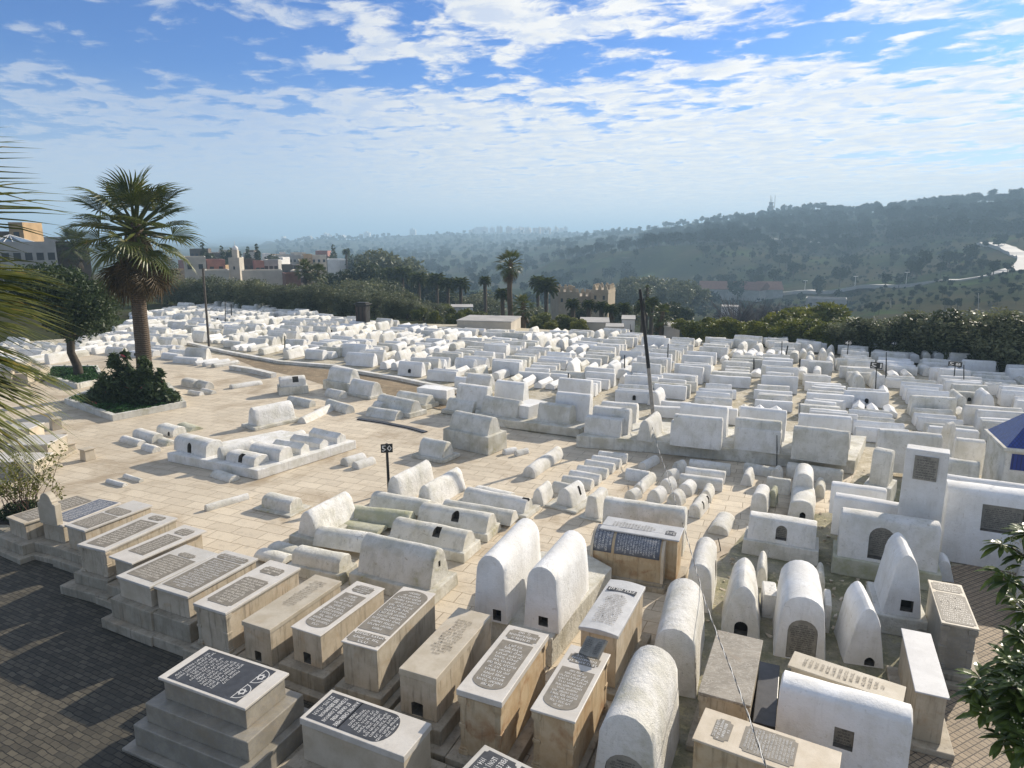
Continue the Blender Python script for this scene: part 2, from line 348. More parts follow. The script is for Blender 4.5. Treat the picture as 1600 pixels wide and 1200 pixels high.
# foliage
LOlive = leafmat('olive_leaves', (0.06, 0.07, 0.038), (0.21, 0.225, 0.125), scale=0.6)
LCit = leafmat('citrus_leaves', (0.045, 0.07, 0.012), (0.24, 0.24, 0.035), scale=0.7, third=(0.24, 0.20, 0.03))
LDark = leafmat('dark_leaves', (0.022, 0.034, 0.016), (0.09, 0.11, 0.048), scale=0.7)
LHill = leafmat('hill_leaves', (0.014, 0.024, 0.012), (0.045, 0.060, 0.028), scale=0.2, trans=0.0, rough=1.0, spec=0.0)
LPalm = leafmat('palm_leaves', (0.03, 0.045, 0.012), (0.12, 0.145, 0.03), rough=0.4, scale=0.9, third=(0.20, 0.16, 0.05))
LPalmN = leafmat('near_palm_leaves', (0.028, 0.042, 0.010), (0.14, 0.15, 0.028), rough=0.45, scale=2.5, third=(0.20, 0.15, 0.03))
LDead = leafmat('dead_palm_leaves', (0.035, 0.024, 0.012), (0.14, 0.09, 0.035), scale=1.5, trans=0.15)
LBush = leafmat('bush_leaves', (0.016, 0.030, 0.012), (0.085, 0.12, 0.045), scale=1.5)
LGreen = leafmat('ground_cover', (0.018, 0.055, 0.014), (0.05, 0.13, 0.03), scale=1.5)
LLoq = leafmat('loquat_leaves', (0.028, 0.050, 0.012), (0.13, 0.18, 0.035), rough=0.35, scale=4)
LYel = leafmat('rose_leaves', (0.06, 0.08, 0.02), (0.26, 0.24, 0.06), scale=5, trans=0.35)
MBark = plain('bark', (0.07, 0.055, 0.04), 0.95, 0.5, 6, bump=0.8)
MFlow = plain('pink_flowers', (0.55, 0.10, 0.10), 0.7)
MCream = plain('cream_blossom', (0.6, 0.56, 0.36), 0.8)
def palmbark():
    m, nt, bs = newmat('palm_bark'); p = POS(nt)
    w = N(nt, 'ShaderNodeTexWave', wave_type='BANDS', bands_direction='Z'); nt.links.new(p, w.inputs[0])
    w.inputs['Scale'].default_value = 2.6; w.inputs['Distortion'].default_value = 2.5; w.inputs['Detail'].default_value = 3
    c = MIX(nt, w.outputs[1], (0.16, 0.115, 0.075), (0.075, 0.052, 0.034))
    c = MIX(nt, M(nt, 'MULTIPLY', MR(nt, NZ(nt, POS(nt, 0, (8, 8, 1)), 1.5, 4), 0.45, 0.7), 0.5), c, (0.05, 0.036, 0.025))
    nt.links.new(c, bs.inputs['Base Color']); bs.inputs['Roughness'].default_value = 0.95
    BUMP(nt, bs, M(nt, 'ADD', w.outputs[1], NZ(nt, p, 12, 4)), 0.8, 0.05)
    return m
MPBark = palmbark()
# ------------------------------------------------------------------ the land: one sheet, from the cemetery to the mountains
# columns: azimuth given by the photo's x at the horizon; rows (distance, height m) or (distance, 'y', photo y)
CT = {
 -700: [(120,0),(250,1),(500,2),(1000,0),(2500,0),(5000,20),(9000,20)],
 0:   [(120,0),(200,1),(300,1),(500,-8),(1000,-10),(2500,0),(5000,'y',377),(9000,'y',374)],
 240: [(108,0),(160,-1),(260,-5),(420,-12),(700,-20),(1500,-14),(3000,'y',381),(5000,'y',376),(9000,'y',372)],
 300: [(104,0),(160,-3),(260,-6),(420,-12),(700,-20),(1500,-14),(3000,'y',384),(5000,'y',379),(9000,'y',371)],
 380: [(96,0),(140,-3),(260,-8),(420,-14),(700,-22),(1500,-12),(2600,'y',386),(4000,'y',380),(9000,'y',367)],
 430: [(92,0),(140,-4),(260,-10),(420,-17),(700,-24),(1500,'y',391),(2300,'y',379),(3300,'y',382),(9000,'y',373)],
 520: [(86,0),(130,-5),(260,-13),(420,-22),(700,-26),(1300,'y',396),(2100,'y',375),(3000,'y',380),(9000,'y',380)],
 620: [(80,0),(115,-5),(240,-15),(420,-25),(700,-27),(1100,'y',403),(1500,'y',396),(2500,'y',370),(4000,'y',372)],
 720: [(74,0),(105,-5),(220,-15),(420,-25),(650,-26),(900,'y',412),(1300,'y',394),(2600,'y',366),(4000,'y',368)],
 800: [(71,0),(100,-5),(200,-15),(420,-26),(600,-26),(800,'y',415),(1200,'y',391),(1800,'y',381),(2800,'y',363),(4500,'y',366)],
 880: [(69,0),(100,-5),(200,-15),(420,-26),(520,'y',447),(640,'y',409),(720,'y',408),(1100,'y',384),(1700,'y',376),(2900,'y',364),(4500,'y',366)],
 960: [(66,0),(100,-5),(200,-15),(400,-26),(500,'y',446),(620,'y',396),(700,'y',399),(1000,'y',380),(1400,'y',368),(2900,'y',366)],
 1050:[(64,0),(95,-5),(200,-15),(380,-26),(480,'y',446),(600,'y',384),(700,'y',388),(950,'y',370),(1250,'y',357),(2900,'y',366)],
 1130:[(62,0),(95,-5),(200,-15),(370,-25),(470,'y',443),(590,'y',382),(700,'y',376),(900,'y',358),(1150,'y',348),(2900,'y',366)],
 1210:[(61,0),(95,-5),(200,-15),(370,-24),(460,'y',438),(580,'y',395),(700,'y',370),(880,'y',348),(1100,'y',338),(2900,'y',366)],
 1300:[(59,0),(95,-5),(200,-14),(350,-23),(440,'y',437),(560,'y',405),(700,'y',372),(850,'y',345),(1030,'y',334),(2900,'y',366)],
 1400:[(58,0),(90,-5),(190,-13),(340,'y',456),(420,'y',436),(540,'y',402),(680,'y',366),(820,'y',342),(1000,'y',330),(2900,'y',366)],
 1500:[(56,0),(90,-5),(180,-12),(310,'y',452),(390,'y',430),(500,'y',398),(650,'y',364),(800,'y',336),(960,'y',324),(2900,'y',366)],
 1600:[(55,0),(90,-5),(170,-11),(280,'y',452),(350,'y',424),(440,'y',396),(600,'y',366),(760,'y',332),(920,'y',312),(2900,'y',366)],
 1800:[(52,0),(90,-5),(170,-10),(280,'y',450),(350,'y',420),(440,'y',392),(600,'y',352),(760,'y',322),(920,'y',302),(2900,'y',366)],
 2300:[(50,0),(90,-3),(170,-8),(280,-5),(440,5),(760,60),(920,75),(2900,60)],
}
CX = sorted(CT)
CA = {x: math.atan2(ray(x, 375).x, ray(x, 375).y) for x in CX}
def row(x):
    out = [(0.0, 0.0)]
    for r in CT[x]:
        z = r[1] if r[1] != 'y' else PD(x, r[2], r[0]).z
        out.append((math.log(r[0]), z))
    out.append((math.log(30000), out[-1][1]))
    return out
CR = {x: row(x) for x in CX}
def rowz(rw, ld):
    for i in range(len(rw) - 1):
        if ld <= rw[i + 1][0]:
            t = (ld - rw[i][0]) / (rw[i + 1][0] - rw[i][0]); t = max(0, min(1, t))
            if i == 0: return 0.0
            t = t * t * (3 - 2 * t) * 0.6 + t * 0.4
            return rw[i][1] * (1 - t) + rw[i + 1][1] * t
    return rw[-1][1]
def terr(x, y):
    d = math.hypot(x, y)
    if d < 40: return 0.0
    a = math.atan2(x, y); ld = math.log(d)
    if a <= CA[CX[0]]: z = rowz(CR[CX[0]], ld)
    elif a >= CA[CX[-1]]: z = rowz(CR[CX[-1]], ld)
    else:
        for i in range(len(CX) - 1):
            a0, a1 = CA[CX[i]], CA[CX[i + 1]]
            if a <= a1:
                t = (a - a0) / (a1 - a0); t = t * t * (3 - 2 * t)
                z = rowz(CR[CX[i]], ld) * (1 - t) + rowz(CR[CX[i + 1]], ld) * t; break
    if d > 130:
        k = min(1.0, (d - 130) / 300)
        z += k * 0.010 * min(d, 1500) * (noise.fractal(Vector((x, y, 0)) * 0.012, 0.7, 2.2, 5)) * 0.6
        if d > 3500: z += (d - 3500) * 0.004 * noise.fractal(Vector((x, y, 3)) * 0.0009, 0.8, 2.0, 4) * (1 if a < -0.2 else 0.2)
    return z
azs = [-math.pi + i * (math.pi - 1.0) / 14 for i in range(14)] + [-1.0 + i * 2.1 / 420 for i in range(421)] + [1.1 + (i + 1) * (math.pi - 1.1) / 14 for i in range(13)]
rad = [3.0, 20.0, 38.0]; r_ = 46.0
while r_ < 11000: rad.append(r_); r_ *= 1.028
gv = [(0, 0, -0.03)]; gf = []; na = len(azs)
for rr in rad:
    for a in azs:
        x, y = rr * math.sin(a), rr * math.cos(a); gv.append((x, y, terr(x, y) - 0.03))
for k in range(na): gf.append((0, 1 + (k + 1) % na, 1 + k))
for i in range(len(rad) - 1):
    for k in range(na):
        a0 = 1 + i * na + k; a1 = 1 + i * na + (k + 1) % na
        gf.append((a0, a1, a1 + na, a0 + na))
me = bpy.data.meshes.new('land'); me.from_pydata(gv, [], gf); me.materials.append(MEarth); me.materials.append(MLand)
mi = []
for f in me.polygons:
    mi.append(0 if math.hypot(f.center.x, f.center.y) < 75 and f.center.z > -2.0 else 1)
    f.use_smooth = True
me.polygons.foreach_set('material_index', mi); me.update()
tag(link('land', me), kind='structure')
def sheet(name, px, z, mat, kind='structure'):
    mb = MB(); pts = [G(x, y, z) for x, y in px]
    mb.add([(p.x, p.y, z) for p in pts], [tuple(range(len(pts)))[::-1]])
    me_ = mb.mesh(name, mat); me_.polygons[0].use_smooth = False
    bm = bmesh.new(); bm.from_mesh(me_); bmesh.ops.triangulate(bm, faces=bm.faces[:]); bmesh.ops.recalc_face_normals(bm, faces=bm.faces[:])
    if sum(f.normal.z for f in bm.faces) < 0: bmesh.ops.reverse_faces(bm, faces=bm.faces[:])
    bm.to_mesh(me_); bm.free()
    return tag(link(name, me_), kind=kind)
PAVED = [(-500, 560), (60, 552), (300, 552), (365, 556), (430, 578), (560, 606), (640, 640), (700, 652), (905, 690), (1340, 735), (1300, 800), (1180, 815), (1165, 850), (1125, 870), (1090, 930), (1075, 1000), (1020, 1190), (960, 1600), (-1500, 1600), (-900, 800)]
sheet('pavement', PAVED, -0.004, MTile)
sheet('sand_path', [(352, 553), (430, 569), (520, 578), (620, 592), (720, 612), (760, 632), (735, 655), (690, 640), (600, 622), (540, 612), (470, 590), (400, 575)], 0.004, MSand)
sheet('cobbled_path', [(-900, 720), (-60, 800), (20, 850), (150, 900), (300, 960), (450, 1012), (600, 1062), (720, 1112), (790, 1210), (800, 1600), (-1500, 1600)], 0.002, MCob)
sheet('paver_path', [(1400, 1160), (1470, 1060), (1480, 940), (1478, 885), (1600, 875), (1900, 900), (2100, 1600), (1380, 1600)], 0.004, MPav)
sheet('mossy_strip', [(1140, 860), (1180, 812), (1300, 800), (1345, 742), (1470, 760), (1490, 900), (1478, 1000), (1440, 1100), (1400, 1240), (1400, 1600), (980, 1600), (1030, 1190), (1080, 1000), (1100, 920)], 0.0, MMoss)
# road that climbs the hill
def hit(x, y, d0=120.0):
    d = ray(x, y); hd = math.hypot(d.x, d.y); t = d0 / hd
    while t * hd < 6000:
        p = d * t
        if CH + p.z < terr(p.x, p.y): return Vector((p.x, p.y, terr(p.x, p.y)))
        t *= 1.004
    return None
def drape(px, width, name, mat, lift=0.25, edge=None):
    pts = [hit(x, y) for x, y in px]; pts = [p for p in pts if p]
    fine = []
    for a, b in zip(pts, pts[1:]):
        n = max(2, int((b - a).length / 6))
        for k in range(n): fine.append(a.lerp(b, k / n))
    fine.append(pts[-1])
    for _ in range(6): fine = [fine[0]] + [(fine[i - 1] + fine[i] * 2 + fine[i + 1]) / 4 for i in range(1, len(fine) - 1)] + [fine[-1]]
    ROADP.extend(fine[::2]); mb = MB(); vs = []; fs = []
    for i, p in enumerate(fine):
        t = (fine[min(i + 1, len(fine) - 1)] - fine[max(i - 1, 0)]); t.z = 0; t.normalize(); nrm = Vector((t.y, -t.x, 0))
        zc_ = max(terr(p.x + nrm.x * s, p.y + nrm.y * s) for s in (-width / 2, 0, width / 2)) + lift
        for s in (-width / 2, width / 2): vs.append((p.x + nrm.x * s, p.y + nrm.y * s, zc_))
        for s in (-width / 2, width / 2): vs.append((p.x + nrm.x * s * 1.05, p.y + nrm.y * s * 1.05, zc_ - 1.8))
    for i in range(len(fine) - 1):
        a = i * 4; b = a + 4
        fs += [(a, a + 1, b + 1, b), (a + 1, a + 3, b + 3, b + 1), (a + 2, a, b, b + 2)]
    mb.add(vs, fs); return tag(mb.build(name, mat), kind='structure')
ROADP = []
drape([(1060, 463), (1120, 461), (1200, 459), (1270, 456), (1340, 452), (1400, 448), (1450, 443), (1500, 437), (1545, 431), (1580, 425), (1604, 416), (1608, 404), (1590, 394), (1560, 385), (1535, 381)], 8.0, 'hill_road', MRoad)
drape([(1165, 371), (1200, 373), (1230, 376), (1290, 379), (1340, 381)], 3.0, 'hill_track', MRoad, 0.3)
# ------------------------------------------------------------------ whitewashed graves
def profile(w, h, st):
    a = w / 2
    if st == 'box': return [(-a, 0), (-a, h), (a, h), (a, 0)]
    if st == 'gable': return [(-a, 0), (-a * 0.97, h * 0.58), (0, h), (a * 0.97, h * 0.58), (a, 0)]
    if st == 'half':
        return [(-a, 0), (-a * 1.0, h * 0.12)] + [(-a * math.cos(t), h * (0.12 + 0.88 * math.sin(t))) for t in [R(k) for k in range(15, 180, 15)]] + [(a, h * 0.12), (a, 0)]
    if st == 'barrel': sw, sh = 0.90, 0.56
    elif st == 'wedge': sw, sh = 0.42, 0.86
    elif st == 'arch': sw, sh = 0.84, 0.66
    elif st == 'keel': sw, sh = 0.66, 0.62
    elif st == 'wall': sw, sh = 0.60, 0.90
    b = a * sw; hs = h * sh
    p = [(-a, 0), (-a + (a - b) * 0.5, hs * 0.55), (-b, hs)]
    ks = [k for k in range(18, 180, 18)]
    for k in ks:
        t = R(k); c_ = math.cos(t)
        if st == 'keel': c_ = math.copysign(abs(c_) ** 1.25, c_)
        p.append((-b * c_, hs + (h - hs) * math.sin(t) ** (0.85 if st != 'keel' else 1.1)))
    return p + [(b, hs), (a - (a - b) * 0.5, hs * 0.55), (a, 0)]
def tomb_mesh(name, w, h, L, st, axis, mat, seed, seg=8, wob=0.012, flare=0.0):
    """axis 'A': profile across x, runs along y from 0 to L. axis 'L': profile across y (0..w), runs along x (-L/2..L/2)."""
    pr = profile(w, h, st); n = len(pr); e = 0.03
    stations = [(0.0, 1 - 0.045), (e, 1.0)] + [(L * k / seg, 1.0) for k in range(1, seg)] + [(L - e, 1.0), (L, 1 - 0.045)]
    vs = []; so_ = Vector((seed * 3.71, seed * 1.93, 0))
    for t, s in stations:
        for p, q in pr:
            q2 = q * (s if q > 0 else 1); p2 = p * (1 - (1 - s) * 0.8)
            if axis == 'A': v_ = Vector((p2, t, q2))
            else: v_ = Vector((t - L / 2, p2 + w / 2, q2))
            d = noise.noise_vector(v_ * 1.7 + so_) * wob * 1.6 + noise.noise_vector(v_ * 6 + so_) * wob * 0.5
            if q == 0: d.z = 0
            if s != 1.0: d *= 0.6
            vs.append(v_ + d)
    fs = []
    m_ = len(stations)
    for i in range(m_ - 1):
        for k in range(n):
            a = i * n + k; b = i * n + (k + 1) % n
            fs.append((a, b, b + n, a + n))
    fs.append(tuple(range(n))[::-1]); fs.append(tuple(range((m_ - 1) * n, m_ * n)))
    if axis == 'L': fs = [f[::-1] for f in fs]
    mb = MB(); mb.add(vs, [f[::-1] for f in fs]); me = mb.mesh(name, mat, 42); return me
def arch_poly(w, h, pointed=False):
    a = w / 2; hs = h - a * 0.95
    pts = [(-a, 0), (-a, hs)]
    for k in range(20, 180, 20):
        t = R(k); c_ = math.cos(t); pts.append((-a * (math.copysign(abs(c_) ** 1.35, c_) if pointed else c_), hs + a * 0.95 * math.sin(t) ** (1.2 if pointed else 1)))
    return pts + [(a, hs), (a, 0)]
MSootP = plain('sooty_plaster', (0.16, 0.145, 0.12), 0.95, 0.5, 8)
def cut(o, poly, org, ux, nrm, depth):
    """sink a recess of outline poly (x along ux, y up) into the mesh, from org against nrm"""
    mb = MB(); n = len(poly); uz = Vector((0, 0, 1)); vs = []
    for d in (0.35, -depth):
        for x, y in poly: vs.append(org + ux * x + uz * y + nrm * d)
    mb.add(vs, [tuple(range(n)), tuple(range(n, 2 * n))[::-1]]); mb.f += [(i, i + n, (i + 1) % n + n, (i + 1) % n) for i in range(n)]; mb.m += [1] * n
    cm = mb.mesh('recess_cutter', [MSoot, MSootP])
    bm = bmesh.new(); bm.from_mesh(cm); bmesh.ops.recalc_face_normals(bm, faces=bm.faces[:]); bm.to_mesh(cm); bm.free()
    bm = bmesh.new(); bm.from_mesh(o.data); bmesh.ops.recalc_face_normals(bm, faces=bm.faces[:]); bm.to_mesh(o.data); bm.free()
    co = bpy.data.objects.new('recess_cutter', cm); COL.objects.link(co); co.matrix_world = Matrix.Identity(4)
    tmp = bpy.data.objects.new('recess_work', o.data); COL.objects.link(tmp)
    b = tmp.modifiers.new('b', 'BOOLEAN'); b.object = co; b.operation = 'DIFFERENCE'; b.solver = 'EXACT'; b.material_mode = 'TRANSFER'
    dg = bpy.context.evaluated_depsgraph_get(); dg.update()
    nm = bpy.data.meshes.new_from_object(tmp.evaluated_get(dg), preserve_all_data_layers=True, depsgraph=dg)
    bpy.data.objects.remove(tmp); bpy.data.objects.remove(co); bpy.data.meshes.remove(cm)
    if len(nm.polygons) > 4:
        nm.name = o.data.name; o.data = nm; nm.set_sharp_from_angle(angle=R(42))
HEB = "מצבת קבורת האיש הישר והנכבד זקן ונשוא פנים כבוד הרב המנוח נפטר לבית עולמו ביום שבת קודש לחודש אלול שנת תשכא לפק תנצבה אשת חיל עטרת בעלה האשה הצנועה והחסידה אוי לנו כי חטאנו על זה דוה לבנו".split()
TXT = {}
def text_mesh(lines, mat, key=None, offs=0.006):
    if key and key in TXT: return TXT[key]
    cu = bpy.data.curves.new('lettering', 'FONT'); cu.body = "\n".join(lines); cu.align_x = 'CENTER'; cu.size = 1.0
    cu.resolution_u = 1; cu.offset = offs; cu.space_line = 1.08
    o = bpy.data.objects.new('lettering_work', cu); COL.objects.link(o)
    dg = bpy.context.evaluated_depsgraph_get(); dg.update()
    me = bpy.data.meshes.new_from_object(o.evaluated_get(dg), depsgraph=dg); bpy.data.objects.remove(o)
    xs = [v.co.x for v in me.vertices]; ys = [v.co.y for v in me.vertices]
    x0, x1, y0, y1 = min(xs), max(xs), min(ys), max(ys)
    for v in me.vertices: v.co = Vector(((v.co.x - (x0 + x1) / 2) / (x1 - x0), (v.co.y - (y0 + y1) / 2) / (y1 - y0), 0))
    me.materials.clear(); me.materials.append(mat); me.name = 'lettering'
    if key: TXT[key] = me
    return me
def hlines(n, cols, seed, arch=False):
    r = random.Random(seed); out = []
    for i in range(n):
        c = cols
        if arch and i > n - 4: c = int(cols * (0.85, 0.62, 0.3)[i - (n - 3)])
        if i == 0: c = int(cols * 0.55)
        s = []
        while len(" ".join(s)) < c - 3: s.append(r.choice(HEB))
        out.append(" ".join(s)[:c])
    return out
def lettering(parent, lines, w, h, mat, loc, rot, key=None, offs=0.006):
    me = text_mesh(lines, mat, key, offs)
    o = link('lettering', me, parent, loc, rot); o.scale = (w, h, 1); return o
HELP = []          # footprints already built on (centre, half length, half width, angle)
HAND = []
def foot(c, dx, dy, ang): HELP.append((c.x, c.y, dx, dy, ang))
def grave(cat, label, st, P, xdir, axis, w, h, L, z0=0.0, mat=None, plinth=None, niche=None, wob=0.012, seg=8, group=None):
    """P: middle of the near base edge; xdir: ground direction of the near edge, left to right"""
    ang = math.atan2(xdir.y, xdir.x); mat = mat or MW
    seed = len(HAND) + 1
    me = tomb_mesh(cat, w, h, L, st, axis, mat, seed, seg, wob)
    o = link(cat, me, None, (P.x, P.y, z0), (0, 0, ang)); HAND.append(o)
    tag(o, label, {'flat_topped_grave': 'box grave'}.get(cat, 'grave'), group)
    X, Y = (w, L) if axis == 'A' else (L, w)
    yd = Vector((-math.sin(ang), math.cos(ang), 0)); foot(Vector((P.x, P.y, 0)) + yd * (Y / 2), X / 2, Y / 2, ang)
    if plinth:
        ph, mg = plinth[:2]; pm = plinth[2] if len(plinth) > 2 else MPL
        mb = MB(); mb.box(-X / 2 - mg, X / 2 + mg, -mg, Y + mg, -ph, -0.002, tx=0.02, ty=0.02)
        bevel(mb.build('plinth', pm, o), 0.025, 2)
    if niche:
        for nc in (niche if isinstance(niche, list) else [niche]):
            face, uo, zb, nw, nh = nc[:5]; opt = nc[5] if len(nc) > 5 else ''
            pr = profile(w, h, st)
            # wall position at niche height
            def half(zq):
                for (p0, q0), (p1, q1) in zip(pr, pr[1:]):
                    if q0 <= zq <= q1 and p0 < 0.01:
                        t = (zq - q0) / max(q1 - q0, 1e-6); return abs(p0 + (p1 - p0) * t)
                return abs(pr[0][0])
            if (axis == 'A' and face == 'near') or (axis == 'L' and face == 'near'):
                inn = 0.0 if axis == 'A' else w / 2 - half(zb + nh * 0.2)
                org = Vector((uo, inn, zb)); ux = Vector((1, 0, 0)); nr = Vector((0, -1, 0))
            else:                                   # right-hand face
                if axis == 'A': org = Vector((half(zb + nh * 0.2), uo, zb)); ux = Vector((0, 1, 0))
                else: org = Vector((L / 2, w / 2 + uo, zb)); ux = Vector((0, 1, 0))
                nr = Vector((1, 0, 0))
            poly = [(-nw / 2, 0), (-nw / 2, nh), (nw / 2, nh), (nw / 2, 0)] if 'rect' in opt else arch_poly(nw, nh, 'point' in opt)
            plaque = 'plaque' in opt; dep = 0.06 if plaque else 0.22
            if axis == 'L' and face == 'near' or (axis == 'A' and face == 'right'): dep += 0.04 + (w / 2 - half(zb + nh)) - (w / 2 - half(zb + nh * 0.2)) if plaque else 0
            cut(o, poly, org, ux, nr, dep)
            if plaque:
                pm_ = MPlate; bk = nr * (-dep + 0.012)
                mb = MB(); n = len(poly); vs = []
                for d in (0.0, 0.024):
                    for x, y in poly: vs.append(org + ux * (x * 0.985) + Vector((0, 0, y * 0.985 + 0.004)) + bk + nr * d)
                mb.add(vs, [tuple(range(n))[::-1], tuple(range(n, 2 * n))] + [(i, (i + 1) % n, (i + 1) % n + n, i + n) for i in range(n)])
                pq = mb.build('plaque', pm_, o)
                bm = bmesh.new(); bm.from_mesh(pq.data); bmesh.ops.recalc_face_normals(bm, faces=bm.faces[:]); bm.to_mesh(pq.data); bm.free()
                nl = max(5, int(nh / 0.062)); cp = org + bk + nr * 0.028 + Vector((0, 0, nh * 0.47))
                rz = 0 if nr.y else R(90)
                lettering(pq, hlines(nl, max(12, int(nw / 0.030)), seed), nw * 0.84, nh * 0.80, MLetD, cp, (R(90), 0, rz), None, 0.02)
    return o
def A(cat, label, st, NL, NR, ty, far, z=0.0, wmax=None, tx=None, h=None, **k):
    """grave seen end-on: near base corners, photo y of the near top, far end of the ridge"""
    a, b = G(*NL, z), G(*NR, z); P = (a + b) / 2; w = (b - a).length
    if h is None: h = solve(lambda q: -proj((P.x, P.y, z + q))[1], -ty, 0.05, 4.0)
    f = G(far[0], far[1], z + h); d = Vector((f.x - P.x, f.y - P.y, 0)); L = max(0.5, d.length)
    d.normalize(); xd = Vector((d.y, -d.x, 0)); w *= abs(xd.dot((b - a).normalized()))
    if wmax: w = min(w, wmax)
    return grave(cat, label, st, P, xd, 'A', w, h, L, z, **k)
def Lg(cat, label, st, tl, tr, by=None, h=None, w=0.8, z=0.0, **k):
    """grave seen broadside: the ridge's two ends, and photo y of the near base corner below its left end (or h)"""
    def place(q):
        a, b = G(*tl, z + q), G(*tr, z + q); d = b - a; L = d.length; d.normalize(); n = Vector((-d.y, d.x, 0))
        return a, b, d, n, L
    if h is None:
        def fy(q):
            a, b, d, n, L = place(q); p = a - n * (w / 2); return proj((p.x, p.y, z))[1]
        h = solve(fy, by, 0.05, 3.0)
    a, b, d, n, L = place(h); mid = (a + b) / 2 - n * (w / 2)
    return grave(cat, label, st, mid, d, 'L', w, h, L, z, **k)
BG, WG, GG, XG = 'barrel_topped_grave', 'steep_sided_grave', 'ridge_roofed_grave', 'flat_topped_grave'
# ---- white graves left of centre, behind the marble row
Lg(WG, 'long steep whitewashed grave behind the marble row, small square hole in its lit end', 'keel', (573, 832), (686, 857), by=893, w=0.95, z=0.35, mat=MWo, plinth=(0.35, 0.18), niche=('right', 0.0, 0.42, 0.10, 0.16, 'rect'))
Lg(WG, 'grey-white steep grave with arched hole, just behind the one with the square hole', 'keel', (620, 808), (733, 830), by=838, w=0.85, z=0.3, mat=MWo, plinth=(0.3, 0.12), niche=('near', 0.3, 0.22, 0.24, 0.26))
Lg(WG, 'long whitewashed grave with arched hole low in its shaded side, right of post 50', 'keel', (661, 785), (768, 803), by=814, w=0.85, z=0.25, mat=MWo, plinth=(0.25, 0.10), niche=('near', 0.1, 0.16, 0.26, 0.28))
Lg(WG, 'weathered steep grave partly hidden behind the arched-hole grave right of post 50', 'keel', (586, 767), (670, 782), by=791, w=0.8, z=0.15, mat=MWo)
Lg(WG, 'moss-streaked grey grave between the low green one and post 50', 'keel', (547, 789), (643, 800), by=816, w=0.8, z=0.15, mat=MWg)
Lg(BG, 'low mossy green-topped grave in front of post 50', 'barrel', (525, 811), (597, 824), by=824, w=0.6, z=0.15, mat=MWg)
Lg(BG, 'long low grave with mould-stained top, left behind the grave with the square hole', 'keel', (499, 822), (580, 834), by=852, w=0.85, z=0.2, mat=MWo)
Lg(BG, 'small low barrel grave just behind the marble tomb row', 'barrel', (465, 853), (539, 868), by=880, w=0.6, z=0.3, mat=MWo, plinth=(0.3, 0.12))
Lg(BG, 'short rounded grave leftmost behind the marble tomb row', 'half', (406, 857), (450, 868), by=873, w=0.55, z=0.1, mat=MWo)
Lg(BG, 'short pale barrel grave wedged behind the leftmost rounded one', 'barrel', (427, 847), (470, 858), by=862, w=0.55, z=0.1, mat=MWo)
A(BG, 'round-fronted white grave standing on its own block left of the mossy ones', 'keel', (465, 834), (497, 841), 799, (541, 767), z=0.3, plinth=(0.3, 0.2))
A(WG, 'bright rough-plastered grave directly behind post 50', 'keel', (603, 782), (629, 788), 745, (667, 718), mat=MW)
A(WG, 'bright rough grave right beside the one behind post 50', 'keel', (651, 791), (677, 797), 759, (715, 729), mat=MW)
Lg(WG, 'long whitewashed grave with a slot in its lit end, beside two bright rough graves', 'keel', (730, 761), (826, 779), by=783, w=0.75, z=0.15, niche=('right', 0, 0.3, 0.14, 0.28, 'rect'), plinth=(0.15, 0.2))
Lg(WG, 'narrow grave squeezed between the slot-ended grave and post 50 row', 'keel', (696, 780), (804, 798), by=803, w=0.7, z=0.1, mat=MWo)
Lg(BG, 'thin low grave just showing behind the slot-ended grave', 'barrel', (745, 758), (800, 770), h=0.35, w=0.5)
# ---- block of graves on one raised plinth, left
def plinth_obj(name, label, px, z1, mat=MPL, z0=0.0, cat='plinth'):
    pts = [G(x, y, z0) for x, y in px]; c = sum(pts, Vector()) / len(pts); c.z = 0
    mb = MB(); mb.prism([(p.x - c.x, p.y - c.y) for p in pts][::1], z0, z1)
    o = mb.build(name, mat, None, None, c); 
    bm = bmesh.new(); bm.from_mesh(o.data); bmesh.ops.recalc_face_normals(bm, faces=bm.faces[:]); bm.to_mesh(o.data); bm.free()
    bevel(o, 0.03, 2); tag(o, label, cat); return o
plinth_obj('grave_plinth', 'low whitewashed platform carrying seven small graves on the pavement', [(262, 721), (403, 750), (557, 701), (440, 684)], 0.38, MW)
Z = 0.384
Lg(BG, 'largest grave on the low platform, pointed arched niche in its shaded side', 'barrel', (284, 677), (334, 688), by=703, w=0.9, z=Z, niche=('near', 0.0, 0.03, 0.26, 0.42, 'point'))
A(BG, 'low end-on barrel grave between two niched graves on the platform', 'half', (338, 716), (350, 719), 699, (394, 687), z=Z)
Lg(BG, 'grave with a tall rectangular niche at the front corner of the platform', 'barrel', (364, 702), (408, 711), by=720, w=0.8, z=Z, niche=('near', 0.02, 0.05, 0.22, 0.42, 'rect'))
Lg(BG, 'plain barrel grave behind the rectangular-niche grave on the platform', 'barrel', (399, 691), (446, 699), by=713, w=0.8, z=Z)
Lg(GG, 'first of three small ridge-roofed graves on the platform, next to the plain barrel', 'gable', (431, 686), (476, 693), by=703, w=0.55, z=Z)
Lg(GG, 'middle of the three small ridge-roofed graves on the platform', 'gable', (459, 678), (506, 686), by=693, w=0.55, z=Z)
Lg(GG, 'last of the three small ridge-roofed graves, at the back corner of the platform', 'gable', (489, 668), (533, 677), by=684, w=0.55, z=Z)
A(BG, 'low white mound at the back edge of the platform', 'half', (424, 690), (436, 692), 685, (472, 671), z=0.2)
Lg(BG, 'small lopsided mound lying in the shade in front of the platform', 'half', (337, 734), (366, 743), h=0.22, w=0.5, mat=MWo)
A(BG, 'long low log-shaped grave alone on the pavement', 'half', (318, 797), (325, 799), 789, (387, 770), mat=MW)
Lg(BG, 'short barrel grave on a thin slab alone on the pavement', 'barrel', (418, 770), (462, 779), by=792, w=0.65, z=0.06, mat=MWo, plinth=(0.06, 0.22, MPL))
